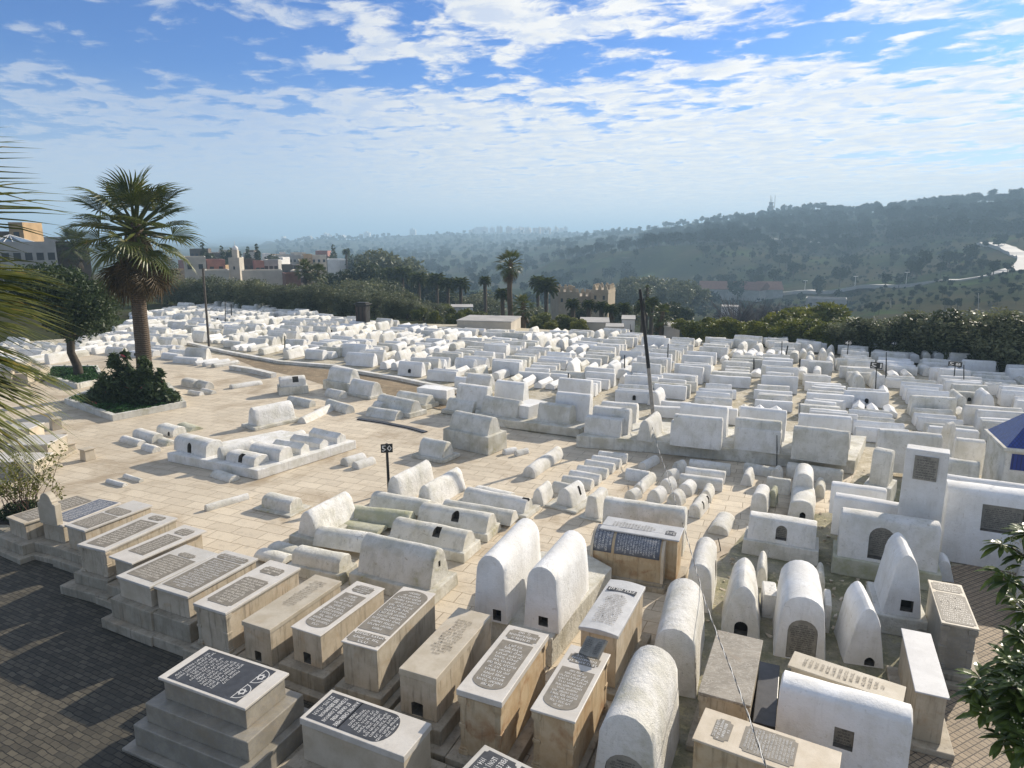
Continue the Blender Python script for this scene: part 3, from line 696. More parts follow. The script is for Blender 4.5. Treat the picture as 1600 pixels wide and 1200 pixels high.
A(WG, 'large rough white grave with a battered foot and a slot high in its sunlit side', 'keel', (386, 662), (403, 666), 637, (453, 625), z=0.15, plinth=(0.15, 0.25), niche=('right', 0.9, 0.85, 0.35, 0.13, 'rect'))
A(BG, 'long low rough grave to the right of the battered slotted grave', 'keel', (466, 660), (477, 663), 652, (520, 629))
Lg(BG, 'stubby barrel grave with a small dark hole in the little group beside the platform', 'barrel', (254, 661), (280, 667), by=677, w=0.75, mat=MWo, niche=('near', 0.35, 0.02, 0.16, 0.2))
Lg(BG, 'yellowish stubby grave at the back of the little group left of the platform', 'keel', (284, 660), (307, 667), by=668, w=0.75, mat=MWg)
Lg(BG, 'short low barrel nearest the platform in the little group', 'half', (250, 683), (268, 689), by=691, w=0.5, mat=MWo)
Lg(BG, 'low barrel at the near corner of the little group beside the platform', 'half', (193, 680), (221, 688), by=690, w=0.45, mat=MW)
Lg(BG, 'smooth barrel behind the left front one of the little group', 'barrel', (215, 669), (246, 678), by=684, w=0.6, mat=MW)
Lg(BG, 'smallest mound at the very front of the little group left of the platform', 'half', (226, 692), (244, 698), h=0.25, w=0.4, mat=MW)
Lg(BG, 'thin low kerb-like grave, left of two on the open pavement', 'half', (168, 748), (195, 755), h=0.13, w=0.22)
Lg(BG, 'thin low kerb-like grave, right of two on the open pavement', 'half', (195, 740), (221, 748), h=0.13, w=0.22)
A(BG, 'left of two small leaning rough mounds between the platform and post 50', 'half', (530, 726), (546, 729), 716, (567, 707))
A(BG, 'right of two small leaning rough mounds between the platform and post 50', 'half', (547, 731), (563, 733), 722, (582, 713))
# ---- around the stepped grave, middle
Lg(WG, 'big mould-streaked grave on a high stepped base beside the pavement edge', 'keel', (712, 641), (772, 652), by=669, w=1.0, z=0.8, mat=MWo, plinth=(0.8, 0.2))
Lg(WG, 'stout grey-white grave on a slab in front of the high stepped base', 'keel', (662, 683), (700, 690), by=709, w=0.85, z=0.15, mat=MWo, plinth=(0.15, 0.2))
A(BG, 'tiny mound right of the high stepped base, left one of a pair', 'half', (783, 709), (792, 711), 702, (806, 698))
A(BG, 'tiny mound right of the high stepped base, right one of a pair', 'half', (801, 712), (811, 713), 704, (824, 699))
Lg(WG, 'long grave on a low base left of the stepped grave, front one', 'keel', (596, 615), (650, 626), by=633, w=0.9, z=0.25, mat=MWo, plinth=(0.25, 0.18))
Lg(WG, 'long grave on a low base left of the stepped grave, back one', 'keel', (625, 610), (672, 617), by=625, w=0.9, z=0.25, mat=MWo, plinth=(0.25, 0.15))
Lg(BG, 'low grave with ridged side in front of the two long graves at the sand path', 'keel', (578, 635), (624, 642), by=650, w=0.8, mat=MWo)
Lg(BG, 'half-buried low grave peeping out left of the two long graves', 'half', (587, 626), (600, 629), h=0.5, w=0.6)
Lg(XG, 'white box-shaped grave standing beside the sand path', 'box', (658, 603), (704, 608), by=618, w=0.9, z=0.35, mat=MWf, plinth=(0.35, 0.06))
Lg(WG, 'plump grave on a round-edged base just behind the stepped grave', 'keel', (704, 620), (745, 627), by=639, w=0.9, z=0.2, mat=MWo, plinth=(0.2, 0.18))
# ---- graves at the sand path, upper left of centre
Lg(WG, 'tall grave on a box base right beside the sand path', 'keel', (519, 572), (554, 577), by=593, w=0.95, z=0.6, mat=MW, plinth=(0.6, 0.2))
Lg(WG, 'stout grave in front of the tall one at the sand path', 'keel', (553, 591), (588, 597), by=613, w=1.0, z=0.15, mat=MW, plinth=(0.15, 0.15))
Lg(BG, 'small rounded grave at the foot of the tall one by the sand path', 'half', (513, 606), (536, 611), h=0.45, w=0.6)
Lg(BG, 'barrel grave with a square window and arched end hole on a box base', 'barrel', (436, 589), (476, 586), by=605, w=0.95, z=0.5, mat=MW, plinth=(0.5, 0.12), niche=[('near', 0.15, 0.22, 0.34, 0.30, 'rect plaque')])
Lg(BG, 'long low log grave right below the windowed barrel grave', 'half', (453, 618), (488, 625), h=0.4, w=0.5, mat=MWo)
Lg(BG, 'long low log grave between the windowed barrel and the paved square', 'half', (514, 623), (547, 633), h=0.45, w=0.55, mat=MWo)
A(BG, 'long thin log grave lying across the paved court near the palm bed', 'half', (358, 606), (364, 608), 601, (407, 594))
Lg(BG, 'small barrel grave on a slab in the court right of the palm bed', 'barrel', (291, 590), (309, 594), by=602, w=0.8, mat=MW, plinth=None)
Lg(BG, 'lower barrel grave right behind the small one right of the palm bed', 'half', (312, 593), (327, 597), h=0.45, w=0.6)
Lg(BG, 'tiny log grave in the court, left of a pair right of the palm bed', 'half', (296, 609), (315, 612), h=0.22, w=0.35)
Lg(BG, 'tiny log grave in the court, right of a pair right of the palm bed', 'half', (316, 606), (334, 610), h=0.22, w=0.35)
# ---- raised rows on the right of centre
P1 = plinth_obj('grave_plinth', 'long whitewashed terrace wall carrying graves, left section behind the stepped grave', [(742, 660), (785, 668), (905, 684), (935, 664), (780, 640), (745, 640)], 0.42, MPL)
P2 = plinth_obj('grave_plinth', 'long whitewashed terrace wall carrying the tall grave row, right section', [(900, 699), (1020, 708), (1200, 727), (1334, 741), (1352, 700), (1200, 690), (960, 670)], 0.55, MPL)
Lg(WG, 'tall smooth grave at the left end of the terrace, lit edge on its right', 'wall', (777, 593), (822, 598), h=1.25, w=0.8, z=0.42, mat=MWf)
Lg(WG, 'patched cracked grave in front of the tall smooth one on the terrace', 'keel', (759, 617), (814, 626), by=644, w=0.9, z=0.42, mat=MWo)
Lg(WG, 'tall grave behind the patched one on the terrace', 'wall', (718, 598), (765, 604), h=1.15, w=0.8, z=0.42)
Lg(WG, 'grave with rounded top behind the tall ones at the terrace end', 'keel', (732, 583), (769, 588), h=0.95, w=0.8, z=0.2)
Lg(XG, 'small white flat-topped box grave lying end-on on the terrace', 'box', (815, 627), (839, 631), h=0.62, w=1.5, z=0.42, mat=MWf)
Lg(WG, 'front terrace grave right of the white box grave', 'wall', (846, 627), (895, 634), by=656, w=0.9, z=0.42, mat=MWo)
Lg(WG, 'tall terrace grave behind, right of the white box grave', 'wall', (871, 611), (924, 616), h=1.3, w=0.75, z=0.42, mat=MWf)
Z2 = 0.55
Lg(WG, 'first front grave at the left end of the tall row on the right terrace', 'wall', (917, 648), (974, 654), by=677, w=0.85, z=Z2)
Lg(WG, 'grave standing behind the first of the tall right-terrace row', 'wall', (929, 633), (986, 639), h=1.1, w=0.75, z=Z2)
Lg(WG, 'grave showing only its top behind the first two of the tall row', 'wall', (941, 626), (997, 631), h=1.05, w=0.75, z=Z2 - 0.2)
A(WG, 'end-on grave in the tall right-terrace row where the leaning pole stands', 'keel', (994, 688), (1018, 691), 657, (1027, 642), z=Z2)
Lg(WG, 'second broadside grave of the tall row, right of the end-on one', 'wall', (1050, 655), (1129, 662), by=695, w=0.9, z=Z2)
Lg(WG, 'taller grave right behind the second broadside one of the tall row', 'wall', (1054, 646), (1130, 653), h=1.3, w=0.7, z=Z2)
Lg(WG, 'whitest high grave rising two rows behind the second broadside one', 'wall', (1065, 628), (1138, 636), h=1.35, w=0.7, z=Z2, mat=MWf)
Lg(WG, 'third broadside grave of the tall row, with a thin rod in front', 'wall', (1151, 664), (1222, 672), by=701, w=0.9, z=Z2)
Lg(WG, 'mossy-topped grave right behind the third of the tall row', 'wall', (1150, 651), (1222, 658), h=1.25, w=0.7, z=Z2, mat=MWo)
Lg(WG, 'bright high grave two rows behind the third of the tall row', 'wall', (1157, 634), (1230, 641), h=1.3, w=0.7, z=Z2, mat=MWf)
Lg(WG, 'fourth and rightmost front grave of the tall row, grey speckled side', 'wall', (1243, 671), (1328, 680), by=712, w=0.9, z=Z2, mat=MWo)
Lg(WG, 'dark-streaked grave just behind the rightmost of the tall row', 'wall', (1241, 664), (1328, 674), h=1.3, w=0.65, z=Z2, mat=MWo)
Lg(WG, 'clean high grave two rows behind the rightmost of the tall row', 'wall', (1249, 645), (1331, 651), h=1.3, w=0.7, z=Z2, mat=MWf)
# ---- little graves on the pavement in front of the terrace
for i, (a, b) in enumerate([((936, 704), (981, 709)), ((926, 711), (970, 717)), ((915, 718), (960, 724)), ((903, 726), (950, 732)), ((891, 734), (938, 741)), ((880, 742), (926, 749)), ((866, 751), (900, 758))]):
    Lg(BG, ['farthest', 'second', 'third', 'fourth', 'fifth', 'sixth', 'nearest half-hidden'][i] + ' of the ladder of low stone-white barrels on the pavement, counted from the terrace', 'half', a, b, h=0.36, w=0.48, mat=MW, group='ladder of low barrel graves before the terrace')
A(BG, 'long barrel grave lying alone left of the ladder of low barrels', 'half', (817, 744), (835, 748), 728, (872, 697))
A(WG, 'pointed end-on grave left of the slotted one in front of the ladder of barrels', 'keel', (829, 788), (850, 791), 765, (856, 750), mat=MW)
A(WG, 'pointed grave with a slanting slot in its sunlit side on a stone slab', 'keel', (868, 787), (895, 793), 764, (905, 750), z=0.08, plinth=(0.08, 0.3), niche=('right', 0.7, 0.22, 0.13, 0.3, 'rect'))
A(WG, 'angular end-on grave beside the scroll-shaped tomb, flat narrow top', 'wall', (912, 806), (936, 811), 776, (943, 761), z=0.05, plinth=(0.05, 0.15))
A(BG, 'small half barrel peeping over the wall-like grave, leftmost', 'half', (975, 778), (992, 783), 767, (993, 763))
A(BG, 'barrel grave with two little slots at the left of the small columns', 'half', (989, 768), (1004, 772), 757, (1019, 737))
A(BG, 'smooth barrel with pointed front below the terrace wall', 'half', (996, 732), (1010, 735), 722, (1025, 711))
Lg(BG, 'low broad barrel grave crosswise below the terrace wall', 'half', (979, 731), (1015, 736), h=0.4, w=0.5)
A(BG, 'nearest barrel with a dark oval slot in the second little column', 'half', (1008, 784), (1032, 788), 766, (1034, 758))
A(BG, 'next barrel up the second little column', 'half', (1028, 767), (1048, 771), 749, (1050, 744))
A(BG, 'third barrel up the second little column', 'half', (1034, 749), (1052, 752), 735, (1056, 731))
A(BG, 'farthest barrel of the second little column under the terrace wall', 'half', (1048, 737), (1064, 740), 722, (1065, 719))
A(BG, 'nearest barrel of the third little column', 'half', (1041, 787), (1064, 792), 770, (1062, 763))
A(BG, 'striped slotted barrel in the middle of the third little column', 'half', (1058, 770), (1080, 776), 756, (1080, 748))
A(BG, 'nearest barrel with two long slots in the rightmost little column', 'barrel', (1075, 807), (1094, 811), 789, (1101, 771), niche=[('right', 0.5, 0.16, 0.12, 0.26, 'rect'), ('right', 1.1, 0.16, 0.12, 0.26, 'rect')])
A(BG, 'plain barrel behind the two-slot one in the rightmost little column', 'half', (1093, 782), (1111, 786), 766, (1109, 754))
Lg(BG, 'front one of three stacked broad low graves below the terrace', 'barrel', (1063, 740), (1130, 748), h=0.42, w=0.5)
Lg(BG, 'middle one of three stacked broad low graves below the terrace', 'barrel', (1072, 729), (1134, 737), h=0.42, w=0.5)
Lg(BG, 'back one of three stacked broad low graves below the terrace', 'barrel', (1078, 717), (1142, 725), h=0.42, w=0.5)
A(BG, 'wide sunlit barrel grave alone at the edge of the mossy strip', 'half', (1106, 832), (1137, 838), 821, (1135, 799))
A(WG, 'pointed grave casting a long shadow on the pavement below the terrace', 'keel', (1156, 757), (1175, 761), 741, (1172, 728))
Lg(BG, 'thin low grave against the terrace wall near the rod', 'barrel', (1164, 723), (1212, 731), h=0.35, w=0.45)
Lg(BG, 'shallow wall-like grave linking two barrels near the right end of the terrace', 'wall', (1199, 744), (1236, 749), h=0.55, w=0.4, mat=MWo)
A(BG, 'small round barrel tucked behind the shallow wall-like grave', 'half', (1204, 748), (1220, 751), 732, (1217, 727))
Lg(BG, 'speckled low grave right under the terrace wall at its right end', 'barrel', (1231, 722), (1318, 735), h=0.5, w=0.6, mat=MWo)
A(WG, 'long end-on barrel with pointed dark hole in front of the terrace end', 'arch', (1230, 807), (1272, 815), 783, (1257, 756), z=0.15, niche=('near', 0.05, 0.02, 0.18, 0.22, 'point'))
A(WG, 'taller long barrel behind the one with the pointed hole', 'arch', (1234, 785), (1270, 790), 752, (1258, 723), z=0.1, h=1.1)
A(WG, 'end-on barrel left of the two long ones, slit in its right side', 'arch', (1171, 799), (1198, 804), 771, (1193, 756), z=0.1)
A(WG, 'narrow yellow-stained barrel leaning on the slit one', 'arch', (1199, 790), (1211, 793), 766, (1212, 758), z=0.05, mat=MWg)
A(BG, 'round barrel end between the long barrels and the terrace', 'half', (1270, 776), (1288, 779), 757, (1283, 745), mat=MWo)
Lg(WG, 'broad whitewashed grave with an arched inscribed plaque on a mossy base', 'wall', (1172, 800), (1277, 816), by=841, w=0.85, z=0.45, mat=MW, plinth=(0.45, 0.12, MWo), niche=('near', 0.0, 0.10, 0.30, 0.40, 'plaque'))
Lg(WG, 'very wide whitewashed grave with a big arched plaque half hidden by a pointed grave', 'wall', (1315, 794), (1470, 817), by=868, w=1.0, z=0.5, mat=MW, plinth=(0.5, 0.12, MWg), niche=('near', -0.15, 0.08, 0.62, 0.86, 'plaque'))
Lg(WG, 'broad stepped wall-like grave behind the very wide one', 'wall', (1305, 770), (1428, 790), h=1.15, w=0.8, z=0.45, mat=MWf)
Lg(WG, 'thin wall-like grave with sunlit ledge behind the broad stepped one', 'wall', (1300, 752), (1386, 764), h=0.95, w=0.7, z=0.45, mat=MWf)
Lg(WG, 'weathered grave on a high base left of the inscribed standing slab', 'wall', (1367, 699), (1397, 704), h=1.2, w=0.9, z=0.7, mat=MWo, plinth=(0.7, 0.15, MWo))
Lg(WG, 'broad grey-sided wall grave rising behind the inscribed standing slab', 'wall', (1373, 670), (1472, 678), h=1.6, w=0.7, z=0.2)
Lg(WG, 'low wall grave right of the inscribed standing slab', 'wall', (1468, 713), (1532, 722), h=1.5, w=0.7, z=0.1, mat=MWo)
Lg(WG, 'smooth wall grave left of the blue-roofed shrine', 'wall', (1493, 683), (1540, 688), h=1.3, w=0.7, z=0.2)
A(BG, 'rounded end-on grave with a black hole left of the smooth wall grave', 'arch', (1473, 710), (1491, 713), 672, (1483, 660), h=1.5, niche=('near', 0.0, 0.35, 0.22, 0.25))
# huge grave with framed plaque at the right edge
bg_ = Lg(WG, 'biggest white double-ridged grave at the right edge with a framed inscribed plaque', 'wall', (1478, 751), (1640, 772), h=2.15, w=1.5, z=0.0, mat=MWf, niche=('near', 0.15, 1.02, 0.98, 0.74, 'rect plaque'))
Lg(WG, 'second ridge close behind the biggest double-ridged grave', 'wall', (1474, 740), (1640, 762), h=2.15, w=0.8, z=0.0, mat=MWf)
# ---- big white barrels in the foreground
plinth_obj('grave_plinth', 'high rough plinth under the two tall arched graves in the centre', [(768, 1010), (861, 1044), (955, 925), (905, 895), (800, 900)], 0.70, MPL)
A(WG, 'left of the two tall arched white graves in the centre, square hole in its end', 'arch', (739, 966), (794, 975), 869, (824, 809), z=0.70, mat=MWf, niche=('near', 0.16, 0.05, 0.20, 0.26, 'rect'), wob=0.008)
A(WG, 'right of the two tall arched white graves in the centre, square hole in its end', 'arch', (817, 978), (874, 990), 887, (897, 828), z=0.70, mat=MWf, niche=('near', 0.05, 0.10, 0.22, 0.22, 'rect'), wob=0.008)
A(WG, 'huge barrel grave at the bottom edge with an arched inscription in its end', 'arch', (920, 1262), (1026, 1285), 1121, (1024, 1007), mat=MW, niche=('near', 0.02, 0.10, 0.66, 1.0, 'plaque'), wob=0.01)
A(WG, 'big barrel grave behind the huge one at the bottom edge', 'arch', (1012, 1075), (1088, 1094), 974, (1072, 902), mat=MW, wob=0.01, h=1.45)
A(WG, 'long barrel grave behind the big one, right of the scroll-shaped tomb', 'arch', (1068, 950), (1112, 960), 888, (1104, 838), mat=MW, h=1.25, niche=('right', 1.3, 0.3, 0.3, 0.5))
A(WG, 'tapering arched grave with a small black arched hole, right of the long barrels', 'keel', (1126, 988), (1188, 999), 932, (1164, 870), mat=MW, niche=('near', 0.0, 0.02, 0.30, 0.34), wob=0.01, h=1.25)
A(WG, 'round arched grave with a large arched inscription panel in its end', 'arch', (1208, 1029), (1289, 1035), 945, (1252, 874), mat=MWf, niche=('near', 0.02, 0.03, 0.60, 0.94, 'plaque'), wob=0.008, h=1.5)
A(WG, 'sharply pointed arched grave right of the one with the inscription panel', 'keel', (1318, 1034), (1382, 1047), 983, (1340, 907), mat=MWf, niche=('near', 0.1, 0.02, 0.2, 0.2, 'point'), h=1.35)
A(WG, 'pointed grave with a square hole, in front of the very wide plaque grave', 'keel', (1378, 957), (1440, 967), 885, (1404, 830), z=0.45, mat=MWf, plinth=(0.45, 0.15, MWo), niche=('near', 0.08, 0.12, 0.26, 0.28, 'rect'), h=1.5)
Lg(WG, 'long white wall grave in the bottom right with a small dark plaque', 'wall', (1222, 1053), (1427, 1109), h=1.45, w=0.95, z=0.0, mat=MWf, niche=('near', 0.05, 0.62, 0.30, 0.34, 'rect plaque'))
A(BG, 'small cylinder grave left of the arched inscription grave', 'half', (1193, 960), (1206, 962), 938, (1200, 918), mat=MWo)
A(BG, 'small barrel far behind, between the black-holed and inscription graves', 'half', (1180, 917), (1198, 920), 868, (1193, 860), h=0.6, mat=MWo)
A(BG, 'little barrel right behind the arched inscription grave', 'half', (1272, 925), (1288, 927), 890, (1282, 878), h=0.6, mat=MWo)
Lg(XG, 'small white block touching the right side of the arched inscription grave', 'box', (1288, 932), (1299, 934), h=0.7, w=0.8)
Lg(XG, 'small white block touching the left side of the arched inscription grave', 'box', (1192, 918), (1214, 921), h=0.6, w=0.7)
A(WG, 'curved white grave at the right edge under the loquat leaves', 'arch', (1585, 1065), (1690, 1050), 900, (1640, 840), h=1.2, mat=MW)
A(WG, 'whitewashed grave rising behind the pointed one with the square hole', 'keel', (1455, 905), (1490, 910), 876, (1472, 862), h=0.6, mat=MWf)
# ------------------------------------------------------------------ marble slab tombs
def inset_poly(w, l, style):
    a, b = w / 2, l / 2
    def corner(cx, cy, sx, sy, r=0.055, kind='notch'):
        if kind == 'notch': return [(cx, cy - sy * r), (cx - sx * r * 0.62, cy - sy * r * 0.90), (cx - sx * r * 0.90, cy - sy * r * 0.62), (cx - sx * r, cy)]
        return [(cx, cy)]
    if style == 'rect': return [(-a, -b), (a, -b), (a, b), (-a, b)]
    if style == 'notch':
        p = corner(a, -b, 1, -1)[::-1] + corner(a, b, 1, 1) + corner(-a, b, -1, 1)[::-1] + corner(-a, -b, -1, -1)
        return p
    if style == 'round_near' or style == 'round_far':
        s = -1 if style == 'round_near' else 1
        arc = [(a * math.cos(R(k)), s * (b - a * 0.7 + a * 0.7 * math.sin(R(k)))) for k in range(0, 181, 12)]
        p = arc + [(-a, -s * b), (a, -s * b)]
        return p if s > 0 else p
    if style == 'round_right':
        arc = [(a - b * 0.7 + b * 0.7 * math.cos(R(k)), b * math.sin(R(k))) for k in range(-90, 91, 12)]
        return arc + [(-a, b), (-a, -b)]
RAISE = 0.15
NM = [0]
def marble(label, NL, NR, FR, h, panels, body=None, slab=None, steps=(), ov=0.04, st=0.06, hole=None, pil=False, swap=None, bodybot=None, base_taper=0.0, curved=False, stepmat=None):
    h = h + RAISE; a, b, c = G(*NL, h), G(*NR, h), G(*FR, h)
    xd = (b - a); w = xd.length; yv = c - b; L = yv.length; yv.normalize()
    n2 = Vector((-xd.y, xd.x, 0)).normalized()
    yd = (yv + n2 * (0.35 if swap is None else swap)).normalized(); xd = Vector((yd.y, -yd.x, 0))
    w = abs((b - a).dot(xd)); ctr = (a + b) / 2 + yd * (L / 2); ctr.z = 0
    ang = math.atan2(xd.y, xd.x); foot(ctr, w / 2 + 0.2, L / 2 + 0.2, ang)
    o = empty('marble_tomb', ctr, ang); tag(o, label, 'tomb')
    body = body or MBeige; slab = slab or MMarb
    NM[0] += 1; X, Y = w / 2, L / 2; z = 0.0013 * (NM[0] % 7)
    for sh, mg in steps:
        mb = MB(); mb.box(-X - mg, X + mg, -Y - mg, Y + mg * 0.7, z, z + sh)
        bevel(mb.build('step', stepmat or MStep, o), 0.018, 2); z += sh
        mb = MB()
    bz = z
    mb = MB(); bx, by = X - ov, Y - ov
    if curved:
        mb.box(-bx, bx, -by, by, bz + 0.001, h - st - 0.06)
    else: mb.box(-bx, bx, -by, by, bz + 0.001, h - st - 0.001, tx=-base_taper)
    bo = mb.build('body', body, o)
    if hole:
        hx, hw, hh = hole
        poly = [(-hw / 2, 0.0), (-hw / 2 - 0.005, hh * 0.9), (-hw * 0.3, hh * 1.02), (hw * 0.35, hh), (hw / 2 + 0.01, hh * 0.95), (hw / 2, 0.0)]
        cut(bo, poly, Vector((hx, -by, bz + 0.02)), Vector((1, 0, 0)), Vector((0, -1, 0)), 0.3)
    bevel(bo, 0.008, 1)
    if pil:
        for sx in (-1, 1):
            for sy in ((-1, 1) if pil == 2 else (-1,)):
                mb = MB(); px_, py_ = sx * (bx - 0.05), sy * (by - 0.05); hh = h - st - bz
                for k, (r0, za, zb_) in enumerate([(0.085, 0, .08), (0.07, .08, .12), (0.055, .12, .45), (0.07, .45, .52), (0.055, .52, .84), (0.07, .84, .88), (0.085, .88, .985)]):
                    mb.box(px_ - r0, px_ + r0, py_ - r0, py_ + r0, bz + hh * za + 0.002, bz + hh * zb_)
                bevel(mb.build('corner_pilaster', body, o), 0.008, 1)
        mb = MB(); mb.box(-bx - 0.02, bx + 0.02, -by - 0.02, by + 0.02, h - st - 0.045, h - st - 0.002); bevel(mb.build('cornice', body, o), 0.012, 2)
    mb = MB()
    if curved:
        n = 12; pr = [(-X + 2 * X * k / n, h - st - 0.04 + 0.04 * math.sin(math.pi * k / n) + st) for k in range(n + 1)]
        poly = [(-X, h - st - 0.06)] + pr + [(X, h - st - 0.06)]
        vs = [(p, -Y, q) for p, q in poly] + [(p, Y, q) for p, q in poly]; m_ = len(poly)
        mb.add(vs, [tuple(range(m_)), tuple(range(m_, 2 * m_))[::-1]] + [(i, i + m_, (i + 1) % m_ + m_, (i + 1) % m_) for i in range(m_)])
    else: mb.box(-X, X, -Y, Y, h - st, h)
    sl_ = mb.build('slab', slab, o, 30 if curved else None); bevel(sl_, 0.01, 2)
    if panels: add_panels(o, panels, X, Y, h)
    return o
def add_panels(o, panels, X, Y, h):
    for k, p in enumerate(panels):
        # (cx, cy, w, l in shares of the slab, style, panel material, letters material, read direction, lines or text)
        cx, cy, pw, pl, style, pmat, lmat, rd, txt = p[:9]; tw = p[9] if len(p) > 9 else 0.88
        W_, L_ = pw * 2 * X, pl * 2 * Y; pl_o = o
        zt = h + 0.002
        if pmat:
            mb = MB(); mb.prism(inset_poly(W_, L_, style), zt - 0.006, zt + 0.004)
            pl_o = mb.build('inscription_panel', pmat, o, None, (cx * 2 * X, cy * 2 * Y, 0))
            bm = bmesh.new(); bm.from_mesh(pl_o.data); bmesh.ops.recalc_face_normals(bm, faces=bm.faces[:]); bm.to_mesh(pl_o.data); bm.free()
            loc = (0, 0, zt + 0.0065)
        else: loc = (cx * 2 * X, cy * 2 * Y, zt + 0.0075)
        rz = {'near': math.pi, 'far': 0.0, 'right': -math.pi / 2, 'left': math.pi / 2}[rd]
        tw_, th_ = (W_, L_) if rd in ('near', 'far') else (L_, W_)
        if txt == ['']: continue
        if isinstance(txt, int):
            cols = max(10, int(tw_ / (th_ / txt) * 1.9)); key = (txt, cols, lmat.name, k % 3)
            ls = hlines(txt, cols, hash((txt, cols, k)) % 97, style.startswith('round'))
            lettering(pl_o, ls, tw_ * tw, th_ * 0.90, lmat, loc, (0, 0, rz), key)
        else: lettering(pl_o, txt, tw_ * tw, th_ * 0.86, lmat, loc, (0, 0, rz), None, 0.012)
S2 = ((0.22, 0.34), (0.26, 0.17)); S1 = ((0.22, 0.18),)
g = MPanG; d_ = MPanD; L1, L2 = MLet, MLetB
marble('low marble tomb at the far end of the front row, beside the rounded headstone', (4.5, 809), (42, 817), (157.5, 782), 0.85, [(0, 0.02, 0.86, 0.88, 'rect', g, L2, 'near', 16)], steps=((0.16, 0.42), (0.30, 0.24)), slab=MBeigeL)
hs_ = marble('marble tomb with a blue-grey lettered slab behind the rounded headstone', (62, 814), (98, 821), (190, 785), 0.86, [(0, 0.05, 0.9, 0.85, 'rect', MPanB, L1, 'near', 16)], steps=((0.16, 0.42), (0.28, 0.26)))
# its headstone
def headstone():
    b0 = hs_; X = 0.36; Yn = -1.0
    pts = [(-X, 0), (-X, 0.62), (-X * 0.72, 0.64), (-X * 0.72, 0.70)] + [(-X * 0.62 * math.cos(R(k)), 0.70 + 0.24 * math.sin(R(k))) for k in range(12, 170, 13)] + [(X * 0.72, 0.70), (X * 0.72, 0.64), (X, 0.62), (X, 0)]
    mb = MB(); n = len(pts)
    vs = [(x, Yn - 0.02, z + 1.01) for x, z in pts] + [(x, Yn + 0.17, z + 1.01) for x, z in pts]
    mb.add(vs, [tuple(range(n)), tuple(range(n, 2 * n))[::-1]] + [(i, i + n, (i + 1) % n + n, (i + 1) % n) for i in range(n)])
    o = mb.build('headstone', MBeigeL, b0); bm = bmesh.new(); bm.from_mesh(o.data); bmesh.ops.recalc_face_normals(bm, faces=bm.faces[:]); bm.to_mesh(o.data); bm.free(); bevel(o, 0.015, 2)
headstone()
marble('wide marble tomb right of the headstone one, panel stopping short of its plain far end', (98, 821), (134, 828.5), (243, 789), 1.05, [(0.02, -0.22, 0.84, 0.42, 'rect', g, L2, 'near', 14), (0.0, 0.12, 0.84, 0.2, 'notch', g, L2, 'near', 6)], steps=((0.24, 0.30), (0.26, 0.14)), hole=(0.2, 0.16, 0.25))
marble('fourth marble tomb of the front row, with carved corner pilasters', (121, 850), (163, 861), (276, 809), 1.15, [(0, -0.08, 0.66, 0.72, 'rect', g, L2, 'near', 14), (0, 0.39, 0.5, 0.12, 'notch', g, L2, 'near', 3)], steps=((0.24, 0.36), (0.30, 0.12)), pil=1)
marble('marble slab with a black underside edge over a narrow body', (169, 869), (206, 880.5), (324, 829), 1.10, [(0, -0.05, 0.64, 0.52, 'rect', g, L2, 'near', 14), (0, 0.34, 0.55, 0.16, 'notch', g, L2, 'near', 4)], steps=((0.2, 0.3), (0.3, 0.10)), ov=0.09, st=0.05)
marble('broad beige stepped tomb, sixth from the left, panel in its nearer half', (177, 901.5), (237, 915.5), (347, 864), 1.12, [(0, -0.1, 0.8, 0.6, 'rect', g, L2, 'near', 12), (0, 0.27, 0.45, 0.1, 'notch', g, L2, 'near', 3)], steps=((0.24, 0.30), (0.48, 0.13)), body=MBeigeL)
marble('stepped tomb with a full-length ribbed panel, seventh from the left', (238, 917), (294, 932), (406, 872), 1.12, [(0, -0.07, 0.84, 0.7, 'rect', g, L1, 'near', 15), (0, 0.36, 0.84, 0.12, 'notch', g, L1, 'near', 3)], steps=((0.24, 0.32), (0.46, 0.14)))
marble('carved-pilaster marble tomb with two shaped panels, right of the ribbed-panel tomb', (302, 942), (351, 959), (468, 887), 1.15, [(0, -0.14, 0.74, 0.52, 'notch', g, L2, 'near', 11), (0, 0.31, 0.6, 0.14, 'notch', g, L2, 'near', 3)], steps=((0.26, 0.22), (0.06, 0.10)), pil=1)
marble('worn plain beige tomb with a lid-like slab and a hole in its end', (376, 971), (422, 984), (536, 908), 1.05, [(0, 0.14, 0.7, 0.56, 'rect', None, MLetM, 'near', 16, 0.7)], steps=((0.34, 0.22),), slab=MBeigeL, hole=(-0.02, 0.17, 0.22), ov=0.02, st=0.10)
marble('beige tomb with a square hole in its end and a silver-grey panel', (452, 980), (502, 993), (605.5, 919), 1.12, [(0, -0.08, 0.72, 0.66, 'round_near', g, L1, 'near', 13), (0, 0.37, 0.62, 0.14, 'notch', g, L1, 'near', 4)], steps=((0.16, 0.36), (0.34, 0.2)), hole=(-0.02, 0.18, 0.24), ov=0.02, st=0.03)
marble('tall tomb with a dense panel over its whole top', (532, 1002), (589.5, 1016), (683, 927), 1.30, [(0, 0.09, 0.92, 0.74, 'round_far', g, L1, 'near', 15), (0, -0.39, 0.92, 0.15, 'notch', g, L1, 'near', 3)], steps=((0.34, 0.26), (0.18, 0.12)), ov=0.02, st=0.03, slab=MMarb)
marble('blackened plain stone tomb with a ragged hole in its end', (622, 1045), (682, 1060.5), (771, 961), 1.25, [(0, 0.05, 0.62, 0.6, 'rect', None, MLetM, 'near', 14, 0.9)], steps=((0.20, 0.34), (0.30, 0.16)), slab=MBeigeL, body=MBeige, hole=(-0.03, 0.22, 0.26), ov=0.01, st=0.13)
